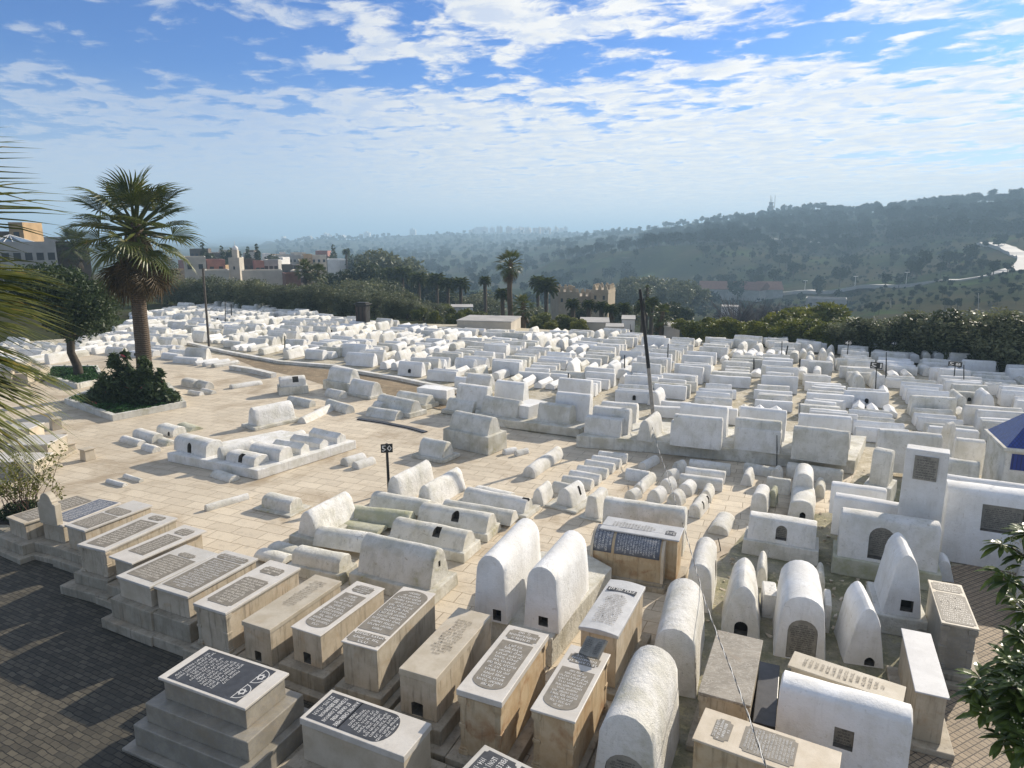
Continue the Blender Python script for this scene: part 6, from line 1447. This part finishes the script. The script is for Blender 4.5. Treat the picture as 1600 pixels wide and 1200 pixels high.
for x in range(880, 1180, 11): addspot(x + rh.uniform(-5, 5), rh.uniform(615, 690), 0.7, 'spur')
for x in range(1200, 1640, 14): addspot(x + rh.uniform(-6, 6), rh.uniform(330, 400), 0.5, 'lower slope')
for i in range(900):                                # valley woods, centre
    x = rh.uniform(560, 1000); d = rh.uniform(480, 1900)
    if noise.noise(Vector((x * 0.02, d * 0.006, 9))) > -0.15: addspot(x, d, 0.85, 'valley')
for i in range(300): addspot(rh.uniform(430, 700), rh.uniform(500, 2200), 0.8, 'valley')
for i in range(110): addspot(rh.uniform(690, 1130), rh.uniform(280, 460), 0.6, 'valley floor')
for i in range(300): addspot(rh.uniform(430, 1000), rh.uniform(1900, 2250), 1.0, 'far')
def shrubs(n):
    for i in range(n):
        x, d = rh.uniform(1080, 1700), rh.uniform(230, 700); p = PD(x, 375, d)
        if min((p.x - q.x) ** 2 + (p.y - q.y) ** 2 for q in ROADP) < 15 ** 2 or rh.random() < 0.3 * (d < 330): continue
        addspot(x, d, rh.uniform(0.10, 0.26), 'shrub')
shrubs(1700)
spots = [s_ for s_ in spots if s_[0] > 900 or min((s_[1] - q.x) ** 2 + (s_[2] - q.y) ** 2 for q in ROADP) > 13 ** 2]
spots.sort(key=lambda t: t[0] + (1e5 if t[5] == 'shrub' else 0)); restw = MB(); k = 0
WH = {'skyline': 'tree silhouetted on the skyline of the right-hand hill', 'slope': 'tree in the wood on the upper slope of the right-hand hill', 'lower slope': 'scattered tree on the lower slope beside the hill road', 'spur': 'tree along the crest of the bare spur', 'valley': 'tree in the hazy valley woods', 'valley floor': 'tree on the valley floor beyond the gardens', 'far': 'tree far off on the plateau'}
for i, (q, x, y, z, s, reg) in enumerate(spots):
    me = HM[rh.randrange(5)]; a = rh.uniform(0, 6.28); w = rh.uniform(0.85, 1.15)
    ind = (reg == 'skyline' and k < 290) or (reg != 'skyline' and k < 150 and i < 400)
    if ind:
        k += 1; o = link('hill_tree', me, None, (x, y, z), (0, 0, a)); o.scale = (s * w, s * w, s); tag(o, WH[reg], 'tree', WH[reg].replace('tree', 'trees', 1))
    else:
        Mx = Matrix.LocRotScale(Vector((x, y, z)), Matrix.Rotation(a, 3, 'Z').to_quaternion(), Vector((s * w, s * w, s)))
        b0 = len(restw.v); restw.v += [tuple(Mx @ v_.co) for v_ in me.vertices]
        for f in me.polygons:
            restw.f.append(tuple(v_ + b0 for v_ in f.vertices)); restw.m.append(f.material_index)
tag(restw.build('woodland', [LHill, MBark]), 'hazy woods covering the hillside and the valley', 'woodland', None, 'stuff')
print('SPOTS', len(spots), k)
# ------------------------------------------------------------------ town and other buildings
CW = plain('cream_render', (0.52, 0.47, 0.39), 0.9, 0.2, 0.6); CT_ = plain('tan_render', (0.46, 0.31, 0.16), 0.9, 0.25, 0.6); CP_ = plain('pink_render', (0.36, 0.17, 0.14), 0.9, 0.25, 0.8)
CG = plain('grey_render', (0.40, 0.385, 0.36), 0.9, 0.25, 0.6); CB = plain('brown_render', (0.13, 0.10, 0.075), 0.9, 0.3, 0.8); CWh = plain('white_render', (0.74, 0.72, 0.68), 0.9, 0.15, 0.6)
CR_ = plain('red_roof', (0.20, 0.09, 0.06), 0.9, 0.25, 0.8); CWin = plain('window_dark', (0.03, 0.035, 0.04), 0.3, 0.3, 2, bump=0); CSt = stone('castle_stone', (0.42, 0.34, 0.23), (0.34, 0.27, 0.18), stainf=0.2, drip=0.2, scale=0.2)
CBl = plain('blue_glass', (0.10, 0.15, 0.20), 0.3, 0.2, 1.0)
def bldg(name, label, x0, x1, ytop, dist, depth, mat, rows=1, cols=2, yaw=0.0, roof='parapet', win=(0.9, 1.1), base=None, group=None, cat='building', arches=0):
    xm = (x0 + x1) / 2; p = PD(xm, 400, dist); zb = terr(p.x, p.y) - 1.0 if base is None else base; top = PD(xm, ytop, dist).z
    a0, a1 = PD(x0, 400, dist), PD(x1, 400, dist); w = (a1 - a0).length / math.cos(yaw); H = top - zb
    ang = math.atan2((a1 - a0).y, (a1 - a0).x) + yaw
    o = empty(name, (p.x, p.y, zb), ang); tag(o, label, cat, group)
    mb = MB(); mb.box(-w / 2, w / 2, 0, depth, 0, H); mb.build('wall', mat, o)
    if roof == 'parapet':
        mb = MB(); t = 0.25
        for bx in ((-w / 2, w / 2, -0.02, t), (-w / 2, w / 2, depth - t, depth + 0.02), (-w / 2 - 0.02, -w / 2 + t, t, depth - t), (w / 2 - t, w / 2 + 0.02, t, depth - t)): mb.box(bx[0], bx[1], bx[2], bx[3], H + 0.002, H + 0.5)
        mb.build('parapet', mat, o)
    elif roof == 'slab':
        mb = MB(); mb.box(-w / 2 - 0.06, w / 2 + 0.06, -0.06, depth + 0.06, H + 0.002, H + 0.12); mb.build('roof', CG, o)
    elif roof == 'gable':
        mb = MB(); mb.add([(-w / 2 - .4, -.5, H), (w / 2 + .4, -.5, H), (w / 2 + .4, depth + .5, H), (-w / 2 - .4, depth + .5, H), (-w / 2 - .4, depth / 2, H + depth * .3), (w / 2 + .4, depth / 2, H + depth * .3)], [(0, 1, 5, 4), (2, 3, 4, 5), (0, 4, 3), (1, 2, 5), (3, 2, 1, 0)]); mb.build('roof', CR_, o)
    elif roof == 'cren':
        mb = MB(); n = max(3, int(w / 1.3))
        for side, (sx0, sx1, fy) in enumerate(((-w / 2, w / 2, 0), (-w / 2, w / 2, depth - 0.5))):
            for k_ in range(n):
                c_ = sx0 + (sx1 - sx0) * (k_ + 0.5) / n; mb.box(c_ - 0.38, c_ + 0.38, fy, fy + 0.5, H + 0.002, H + 0.75); mb.box(c_ - 0.2, c_ + 0.2, fy, fy + 0.5, H + 0.752, H + 1.1)
        m2_ = max(3, int(depth / 1.3))
        for k_ in range(1, m2_ - 1):
            c_ = depth * (k_ + 0.5) / m2_
            for sx in (-w / 2, w / 2 - 0.5): mb.box(sx, sx + 0.5, c_ - 0.38, c_ + 0.38, H + 0.002, H + 0.75); mb.box(sx, sx + 0.5, c_ - 0.2, c_ + 0.2, H + 0.752, H + 1.1)
        mb.build('battlement', mat, o)
        mb = MB(); mb.box(-w / 2 - 0.06, w / 2 + 0.06, -0.06, depth + 0.06, H - 0.9, H - 0.6); mb.build('string_course', mat, o)
    ww, wh = win
    vis = min(H - 1, dist * 30 / F_PX + 4)
    for rI in range(rows):
        z = H - 2.2 - rI * 3.0
        if z < 0.5: break
        for cI in range(cols):
            c_ = -w / 2 + w * (cI + 0.5) / cols
            mb = MB(); mb.box(c_ - ww / 2 - 0.08, c_ + ww / 2 + 0.08, -0.05, 0.03, z - 0.08, z + wh + 0.08); f_ = mb.build('window', mat, o)
            mb = MB(); mb.box(c_ - ww / 2, c_ + ww / 2, -0.06, 0.02, z, z + wh); mb.build('pane', CWin, f_)
    return o
bldg('town_house', 'grey-beige town house with two small windows right of the fan palm', 286, 321, 405, 170, 9, CW, 1, 2)
bldg('town_house', 'dark pink town house left of the minaret', 322, 351, 409, 178, 8, CP_, 1, 2, yaw=0.15)
bldg('town_house', 'low terrace-roofed house in front of the pink one', 318, 356, 426, 160, 7, CW, 0, 0)
mn = bldg('minaret', 'square pale minaret with a small lantern and dome', 356, 373, 406, 172, 3.0, CW, 2, 1, yaw=-0.35, win=(0.4, 0.7), cat='minaret')
def mintop():
    H = PD(364, 406, 172).z - mn.location.z; mb = MB(); mb.box(-0.62, 0.62, 0.9, 2.1, H, H + 2.2); mb.build('lantern', CW, mn)
    prf = [(0.62, 0), (0.7, 0.25), (0.6, 0.6), (0.3, 0.9), (0.05, 1.05), (0.03, 2.0)]; mb = MB(); n = 12
    mb.add([(r_ * math.cos(6.283 * k_ / n), 1.5 + r_ * math.sin(6.283 * k_ / n), H + 2.2 + z_) for r_, z_ in prf for k_ in range(n)], [(i * n + k_, i * n + (k_ + 1) % n, (i + 1) * n + (k_ + 1) % n, (i + 1) * n + k_) for i in range(5) for k_ in range(n)]); mb.build('dome', CWh, mn, 60)
mintop()
for i, (x0, x1, yt, d, dp, m, r_, c_, lab) in enumerate([
    (297, 326, 391, 260, 9, CB, 1, 4, 'long brown house high behind the grey-beige town house'), (377, 398, 408, 185, 7, CB, 1, 2, 'brown unfinished house right of the minaret'),
    (398, 412, 411, 180, 7, CP_, 1, 2, 'small brick-pink house between ruined walls'), (411, 434, 409, 190, 7, CG, 1, 3, 'grey half-ruined house right of the brick-pink one'),
    (376, 440, 426, 165, 6, CW, 0, 0, 'long beige garden wall building below the ruined houses'), (414, 423, 398, 300, 10, CWh, 3, 2, 'bright white block at the left end of the long apartment building'),
    (424, 470, 401, 290, 12, CG, 3, 7, 'grey left half of the long apartment building'), (470, 510, 401, 285, 12, CW, 3, 5, 'pale right half of the long apartment building'),
    (444, 468, 431, 150, 6, CR_, 0, 0, 'low red-brown shed with a pale wall before the twin palms'), (452, 475, 426, 158, 6, CW, 1, 3, 'low cream house behind the red-brown shed'),
    (0, 90, 383, 125, 10, CG, 1, 5, 'long whitish house with square windows behind the near palm'), (91, 141, 382, 132, 8, CB, 0, 0, 'dark brown flat-roofed house left of the fan palm'),
    (-60, 30, 366, 150, 9, CB, 0, 0, 'dark roofline with satellite dishes at the left edge'), (48, 62, 370, 180, 9, CT_, 0, 0, 'small ochre roof house catching the sun, left'),
    (72, 105, 374, 170, 8, CG, 0, 0, 'grey roof structure between the ochre houses and the palm'), (560, 600, 402, 420, 10, CW, 1, 5, 'pale low house beyond the gardens'),
    (437, 446, 396, 330, 8, CWh, 1, 1, 'tiny white house on the slope behind the apartments'), (330, 345, 398, 250, 8, CB, 1, 2, 'brown roof house behind the pink one'), (380, 402, 397, 270, 8, CG, 1, 3, 'grey roof house behind the conifers')]):
    bldg('town_house', lab, x0, x1, yt, d, dp, m, r_, c_, yaw=(i % 3 - 1) * 0.12)
bldg('tower_house', 'tan tower-like house with a sunlit right wall at the left edge', 20, 42, 352, 145, 6, CT_, 1, 1, yaw=-0.5)
rn = random.Random(12)
for i in range(34):
    x0 = rn.uniform(286, 500); d = rn.uniform(190, 330); w_ = rn.uniform(9, 24); yt = 422 - (d - 190) * 0.19 + rn.uniform(-6, 4)
    if 350 < x0 + w_ / 2 < 378 and d < 200: continue
    bldg('town_house', 'small weathered house packed among the other roofs of the old town', x0, x0 + w_, yt, d, rn.uniform(6, 11), rn.choice((CW, CG, CWh, CB, CT_, CP_, CW)), rn.choice((1, 1, 2)), rn.choice((1, 2, 3)), yaw=rn.uniform(-0.5, 0.4), group='small houses of the old town')
# fin-fronted block
fb = bldg('apartment_building', 'white block with a row of tall vertical fins at its right end', 511, 557, 407, 270, 10, CWh, 0, 0)
for i in range(8):
    w = (PD(557, 400, 270) - PD(511, 400, 270)).length; H = PD(534, 407, 270).z - fb.location.z; mb = MB(); x = w * (-0.1 + 0.6 * i / 7); mb.box(x - 0.35, x + 0.35, -1.2, -0.02, 0, H + 0.3); mb.build('fin', CWh, fb)
# glass pyramid roof
p = PD(14, 380, 128); o = empty('glass_roof', (p.x, p.y, PD(14, 381, 128).z), 0.2); tag(o, 'low bluish glass pyramid roof light at the left edge', 'roof light')
mb = MB(); mb.add([(-3, -2, 0), (3, -2, 0), (3, 3, 0), (-3, 3, 0), (0, 0.5, 1.3)], [(0, 1, 4), (1, 2, 4), (2, 3, 4), (3, 0, 4), (3, 2, 1, 0)]); mb.build('glazing', CBl, o)
mb = MB()
for q in ((-3, -2, 0), (3, -2, 0), (3, 3, 0), (-3, 3, 0), (0, -2, 0), (1.5, -2, 0), (-1.5, -2, 0)): mb.tube([q, (0, 0.5, 1.33)], 0.06, 4)
mb.build('glazing_bars', CWh, o)
# crenellated building
bldg('crenellated_building', 'left tower of the crenellated sandstone building', 874, 903, 456, 150, 8, CSt, 1, 3, yaw=0.25, roof='cren', win=(0.5, 0.8), group='parts of the crenellated building')
bldg('crenellated_building', 'middle range of the crenellated sandstone building with long string courses', 900, 938, 463, 165, 10, CSt, 2, 5, yaw=0.35, roof='cren', win=(0.5, 0.8))
bldg('crenellated_building', 'tall right tower of the crenellated sandstone building', 925, 952, 453, 158, 9, CSt, 2, 2, yaw=-0.2, roof='cren', win=(0.5, 0.9))
# hut and sheds
bldg('flat_roofed_hut', 'plain square beige hut with a flat plank roof at the edge of the graves', 712, 798, 503, 68, 5.0, CW, 0, 0, yaw=-0.25, roof='slab', base=-0.2, cat='hut')
bldg('white_shed', 'white shed with railings half hidden by citrus trees', 703, 738, 481, 92, 4, CWh, 1, 3, cat='shed', roof='slab')
bldg('white_shed', 'long low white shed with small windows right of the citrus trees', 908, 955, 505, 77, 5, CW, 1, 3, cat='shed', roof='slab')
bldg('white_shed', 'small bright white shed with a stepped roof near the silvery palm', 975, 996, 500, 78, 4, CWh, 1, 1, cat='shed', roof='slab')
bldg('white_shed', 'grey low shed roof right of the leaning pole', 1043, 1068, 512, 74, 4, CG, 1, 1, cat='shed', roof='slab')
bldg('white_shed', 'low white wall shed among the sheds behind the leaning pole', 950, 978, 512, 73, 3, CG, 0, 0, cat='shed', roof='slab')
for i, (x0, x1, yt, d, lab) in enumerate([(1098, 1140, 452, 400, 'left barn with a long dull red roof in the valley'), (1140, 1190, 453, 395, 'middle barn with a red gabled roof in the valley'), (1190, 1228, 453, 398, 'right barn with a red roof in the valley')]):
    bldg('barn', lab, x0, x1, yt, d, 14, CG, 0, 0, roof='gable', cat='barn', yaw=(0.1, -0.5, 0.2)[i])
bldg('farm_building', 'pale flat farm building below the hill road', 1265, 1330, 469, 260, 8, CG, 1, 4, cat='farm building')
bldg('farm_building', 'low white shelter left of the leafless trees', 1132, 1160, 480, 200, 6, CWh, 0, 0, cat='shelter', roof='slab')
# long wall under the road
rr_ = random.Random(4)
for i in range(64):                                  # pale blocks of the far city on the plateau
    x = rr_.choice((rr_.uniform(735, 880), rr_.uniform(735, 880), rr_.uniform(430, 900))); d = rr_.uniform(2450, 2600); y = 366 - rr_.uniform(0, 5)
    w = rr_.uniform(3, 9)
    p = PD(x, 370, d); zb = terr(p.x, p.y); mb = MB(); W2 = w / F_PX * d / 2; h = rr_.uniform(14, 26); mb.box(-W2, W2, -8, 8, -4, h)
    if rr_.random() < 0.6: mb.box(-W2 * 0.5, W2 * 0.2, -5, 5, h, h + 4)
    o = mb.build('distant_block', rr_.choice((CWh, CWh, CW, CT_)), None, None, (p.x, p.y, zb), (0, 0, rr_.uniform(-0.5, 0.5))); tag(o, 'pale building block of the far city on the plateau horizon', 'building', 'far city on the horizon')
p = PD(825, 366, 2600); mb = MB(); zb = terr(p.x, p.y); H = PD(825, 354, 2600).z - zb; mb.box(-6, 6, -6, 6, -2, H * 0.82); mb.box(-4, 4, -4, 4, H * 0.82, H); tag(mb.build('distant_minaret', CWh, None, None, (p.x, p.y, zb)), 'tiny pale minaret on the horizon above the far city', 'minaret')
for x, yt in ((807, 352), (788, 358)):
    p = PD(x, 366, 2600); zb = terr(p.x, p.y); H = PD(x, yt, 2600).z - zb; mb = MB(); mb.tube([(0, 0, -2), (0, 0, H)], [1.2, 0.4], 5); tag(mb.build('distant_mast', CG, None, None, (p.x, p.y, zb)), 'thin mast on the horizon beside the tiny minaret', 'mast', 'masts on the horizon')
# telecom tower on the hill
p = PD(1204, 330, 1060); zb = terr(p.x, p.y); k_ = 1060 / F_PX
o = empty('telecom_tower', (p.x, p.y, zb)); tag(o, 'grey communications tower with antennas on the hill skyline', 'tower'); H = PD(1204, 316, 1060).z - zb
mb = MB(); prf = [(3.2, -3), (2.6, H * 0.6), (4.0, H * 0.62), (4.0, H * 0.75), (2.6, H * 0.77), (2.4, H * 0.9), (3.2, H * 0.92), (3.2, H)]; n = 10
mb.add([(r_ * math.cos(6.283 * j / n), r_ * math.sin(6.283 * j / n), z_) for r_, z_ in prf for j in range(n)], [(i * n + j, i * n + (j + 1) % n, (i + 1) * n + (j + 1) % n, (i + 1) * n + j) for i in range(7) for j in range(n)] + [tuple(range(7 * n, 8 * n))]); mb.build('shaft', CG, o, 40)
for dx_, t_ in ((-1.2, 305), (5.0, 305), (0.6, 308)):
    mb = MB(); mb.tube([(dx_, 0, H * 0.6), (dx_, 0, PD(1204, t_, 1060).z - zb)], [0.5, 0.3], 5); mb.build('antenna', CG, o)
# lamp posts by the hill road
for x, y in ((1112, 461), (1187, 459), (1257, 456), (1335, 451), (1415, 446)):
    p = hit(x, y + 2)
    if not p: continue
    o = empty('street_lamp', p); tag(o, 'white double-headed street lamp along the hill road', 'street lamp', 'street lamps along the hill road'); mb = MB(); mb.tube([(0, 0, -0.5), (0, 0, 6.6)], [0.12, 0.08], 6); mb.build('pole', CWh, o)
    for s in (-1, 1):
        mb = MB(); mb.box(s * 0.2 - (0.9 if s < 0 else 0), s * 0.2 + (0.9 if s > 0 else 0), -0.25, 0.25, 6.4, 6.62); mb.build('lamp_head', CWh, o)
# ------------------------------------------------------------------ black lantern house, posts, signs, poles, cable
b = G(568, 512); o = empty('lantern_house', b, R(-20)); tag(o, 'tall black sheet-metal candle house with a capped roof among the left graves', 'candle house')
s_ = b.length / F_PX
mb = MB(); mb.box(-0.62, 0.62, -0.4, 0.4, 0.0, 2.4); bevel(mb.build('cabinet', MIron, o), 0.02)
mb = MB(); mb.box(-0.78, 0.78, -0.55, 0.55, 2.402, 2.52); mb.box(-0.6, 0.6, -0.4, 0.4, 2.522, 2.66); bevel(mb.build('roof', MIron, o), 0.02)
for sx in (-0.45, 0.02, 0.47):
    mb = MB(); mb.box(sx - 0.14, sx + 0.14, -0.46, -0.41, 0.3, 2.2); bevel(mb.build('shutter', plain('rusty_iron', (0.05, 0.035, 0.028), 0.8, 0.4, 6), o), 0.01)
def post(label, x, yb, yt, r=0.03, xt=None, z=0.0, txt=None, cat='post', plate=(0.3, 0.2), pm=None, tm=None, mat=None, name='marker_post'):
    b = G(x, yb, z); xt = xt if xt is not None else x; t = PD(xt, yt, math.hypot(b.x, b.y)); 
    o = empty(name, b, -math.atan2(b.x, b.y)); tag(o, label, cat)
    rz = o.rotation_euler.z; loc = Matrix.Rotation(-rz, 3, 'Z') @ (t - b)
    mb = MB(); mb.tube([(0, 0, -0.1), loc * 0.5, loc], [r * 1.1, r, r * 0.9], 8); mb.build('pole', mat or MIron, o, 60)
    if txt:
        mb = MB(); pw, ph = plate; mb.box(loc.x - pw / 2, loc.x + pw / 2, loc.y - r - 0.02, loc.y - r - 0.002, loc.z - ph, loc.z)
        p_ = mb.build('sign_plate', pm or MIron, o)
        lettering(p_, [txt], pw * 0.84, ph * 0.70, tm or MLet, (loc.x, loc.y - r - 0.0225, loc.z - ph / 2), (R(90), 0, 0), None, 0.004)
    return o
post('black post on the pavement with a sign reading 50', 608, 770, 693, 0.05, 604, txt='50', plate=(0.42, 0.32), cat='sign post')
post('thin post with the nearer black numbered sign, reading 51', 1367, 628, 566, 0.03, 1370, txt='51', plate=(0.62, 0.36), cat='sign post')
post('thin post with the farther, wider black numbered sign, reading 58', 1489, 608, 565, 0.03, 1493, txt='58', plate=(0.72, 0.30), cat='sign post')
post('far post with white numerals where the orange trees meet the dark hedge', 1323, 566, 532, 0.03, 1326, txt='40', plate=(0.5, 0.36), cat='sign post')
post('far post with small white numerals, second along the dark hedge', 1395, 560, 534, 0.03, 1397, txt='41', plate=(0.36, 0.24), cat='sign post')
post('last far post with white numerals along the dark hedge', 1500, 563, 538, 0.03, 1502, txt='59', plate=(0.40, 0.26), cat='sign post')
for i, (x, yb, yt, xt, r) in enumerate([(888, 612, 583, 888, .04), (976, 590, 555, 976, .04), (1043, 575, 537, 1044, .04), (1152, 568, 557, 1152, .05), (1178, 577, 560, 1178, .04), (1226, 566, 540, 1231, .05), (1250, 578, 561, 1250, .06), (1221, 566, 533, 1222, .03), (1214, 730, 680, 1214, .018), (362, 500, 475, 361, .06), (445, 551, 525, 445, .05), (1102, 525, 512, 1102, .03), (985, 520, 507, 985, .03), (1506, 612, 570, 1506, .03), (1383, 610, 550, 1385, .025), (1385, 600, 560, 1385, .03), (1249, 668, 628, 1250, .02), (352, 508, 468, 352, .04), (1127, 861, 841, 1122, .014), (1470, 600, 583, 1470, .05)]):
    post(['short black rod above the terrace box grave', 'black rod left of the tall leaning pole', 'black rod right of the tall leaning pole', 'stubby rod left of the slanting rods', 'thin stake left of the slanting rods', 'slanting black rod among the far graves', 'thick short rod right of the slanting one', 'grey thin rod beside the slanting one', 'thin rod leaning on the terrace wall', 'dark lamp-like post far left', 'thin post at the curb of the sand path', 'tiny stake before the orange trees', 'tiny stake near the white sheds', 'thin stake right of sign 58', 'tall thin rod right of sign 51', 'short rod behind sign 51', 'thin rod behind the rightmost terrace graves', 'thin stake against the olive trees', 'little iron rod by the wide sunlit barrel', 'stubby rod left of sign 58'][i], x, yb, yt, r, xt, name='iron_rod', cat='rod')
post('leaning weathered wooden pole among the left graves', 327, 545, 419, 0.09, 317, mat=plain('weathered_wood', (0.11, 0.095, 0.08), 0.9, 0.4, 5), name='wooden_pole', cat='pole')
for x, yb, yt, q_ in ((1392, 480, 467, 'short'), (1529, 490, 458, 'taller')): post(q_ + ' slim grey pole beyond the hedge', x, yb, yt, 0.05, x, name='slim_pole', cat='pole', z=-2, mat=CG)
pb = G(1024, 672, 0.3); pt = PD(1000, 452, math.hypot(pb.x, pb.y)); o = empty('leaning_pole', pb); tag(o, 'tall leaning pole, black above and grey below, with a cable tied at its foot', 'pole')
d = pt - pb; mb = MB(); mb.tube([(0, 0, -0.3), d * 0.45], [0.095, 0.085], 10); mb.build('lower_pole', plain('grey_pole', (0.30, 0.28, 0.25), 0.8, 0.3, 6), o, 60)
mb = MB(); mb.tube([d * 0.45, d * 0.97, d], [0.088, 0.075, 0.06], 10); mb.tube([d * 0.93 + Vector((-0.14, -0.05, 0)), d * 0.93 + Vector((0.14, 0.05, 0.02))], 0.03, 6); mb.tube([d * 0.93 + Vector((0.12, 0, 0)), d * 0.86 + Vector((0.12, 0, 0))], 0.025, 6); mb.build('upper_pole', MIron, o, 60)
cpx = [(1014, 646, 30.9), (1028, 700, 26.5), (1045, 748, 23.0), (1053, 775, 21.2), (1072, 835, 18.0), (1088, 890, 15.8), (1100, 935, 14.2), (1122, 995, 12.2), (1150, 1065, 10.4), (1172, 1125, 9.1), (1196, 1195, 7.9), (1240, 1330, 6.2), (1300, 1560, 4.2)]
cp = [PD(*q) for q in cpx]; fine = []
for a, b in zip(cp, cp[1:]):
    n = max(3, int((b - a).length / 0.12))
    for k in range(n): fine.append(a.lerp(b, k / n))
for _ in range(3): fine = [fine[0]] + [(fine[i - 1] + fine[i] * 2 + fine[i + 1]) / 4 for i in range(1, len(fine) - 1)] + [fine[-1]]
o = empty('overhead_cable', fine[0]); tag(o, 'twisted black and white cable sagging from the leaning pole to the bottom edge', 'cable')
for k, m in ((0, MIron), (1, plain('white_sheath', (0.6, 0.6, 0.58), 0.5, 0.1))):
    mb = MB(); mb.tube([p + Vector((math.cos(i * 0.9 + k * math.pi), 0, math.sin(i * 0.9 + k * math.pi))) * 0.009 - fine[0] for i, p in enumerate(fine)], 0.009 if k == 0 else 0.006, 5); mb.build('strand', m, o, 60)
# rubble between the right-hand graves
rb = random.Random(8); mb = MB()
for i in range(420):
    x, y = rb.uniform(1100, 1480), rb.uniform(700, 1000); p = G(x, y)
    if not inpoly(x, y, [(1150, 860), (1190, 760), (1340, 742), (1345, 640), (1480, 660), (1490, 760), (1460, 860), (1400, 980), (1200, 1000), (1080, 990)]): continue
    if blocked(p.x, p.y, 0.08, 0.08, 0): continue
    s = rb.uniform(0.03, 0.10); q = [Vector((rb.gauss(0, 1), rb.gauss(0, 1), rb.gauss(0, .6))).normalized() * s for _ in range(6)]
    bm = bmesh.new(); [bm.verts.new(p + v_ + Vector((0, 0, s * 0.3))) for v_ in q]; bmesh.ops.convex_hull(bm, input=bm.verts[:]); bm.verts.index_update()
    mb.add([v_.co for v_ in bm.verts], [tuple(v_.index for v_ in f.verts) for f in bm.faces]); bm.free()
tag(mb.build('rubble', MBeigeL), 'loose stone rubble between the right-hand graves', 'rubble', None, 'stuff')
# ------------------------------------------------------------------ haze
zmax = max(v_[2] for v_ in gv) + 28
mb = MB(); mb.box(-11800, 11800, -11800, 11800, -140, max(zmax, 120))
hm = bpy.data.materials.new('haze'); hm.use_nodes = True; hn = hm.node_tree; hn.nodes.clear()
pv = N(hn, 'ShaderNodeVolumePrincipled'); pv.inputs['Color'].default_value = (0.54, 0.79, 1.0, 1); pv.inputs['Density'].default_value = 0.00054; pv.inputs['Anisotropy'].default_value = 0.1
ou = N(hn, 'ShaderNodeOutputMaterial'); hn.links.new(pv.outputs[0], ou.inputs['Volume'])
h_ = mb.build('haze', hm); tag(h_, kind='stuff'); h_['label'] = 'pale blue morning haze over the valley'; h_['category'] = 'haze'
print('ZMAX', zmax, min(v_[2] for v_ in gv))
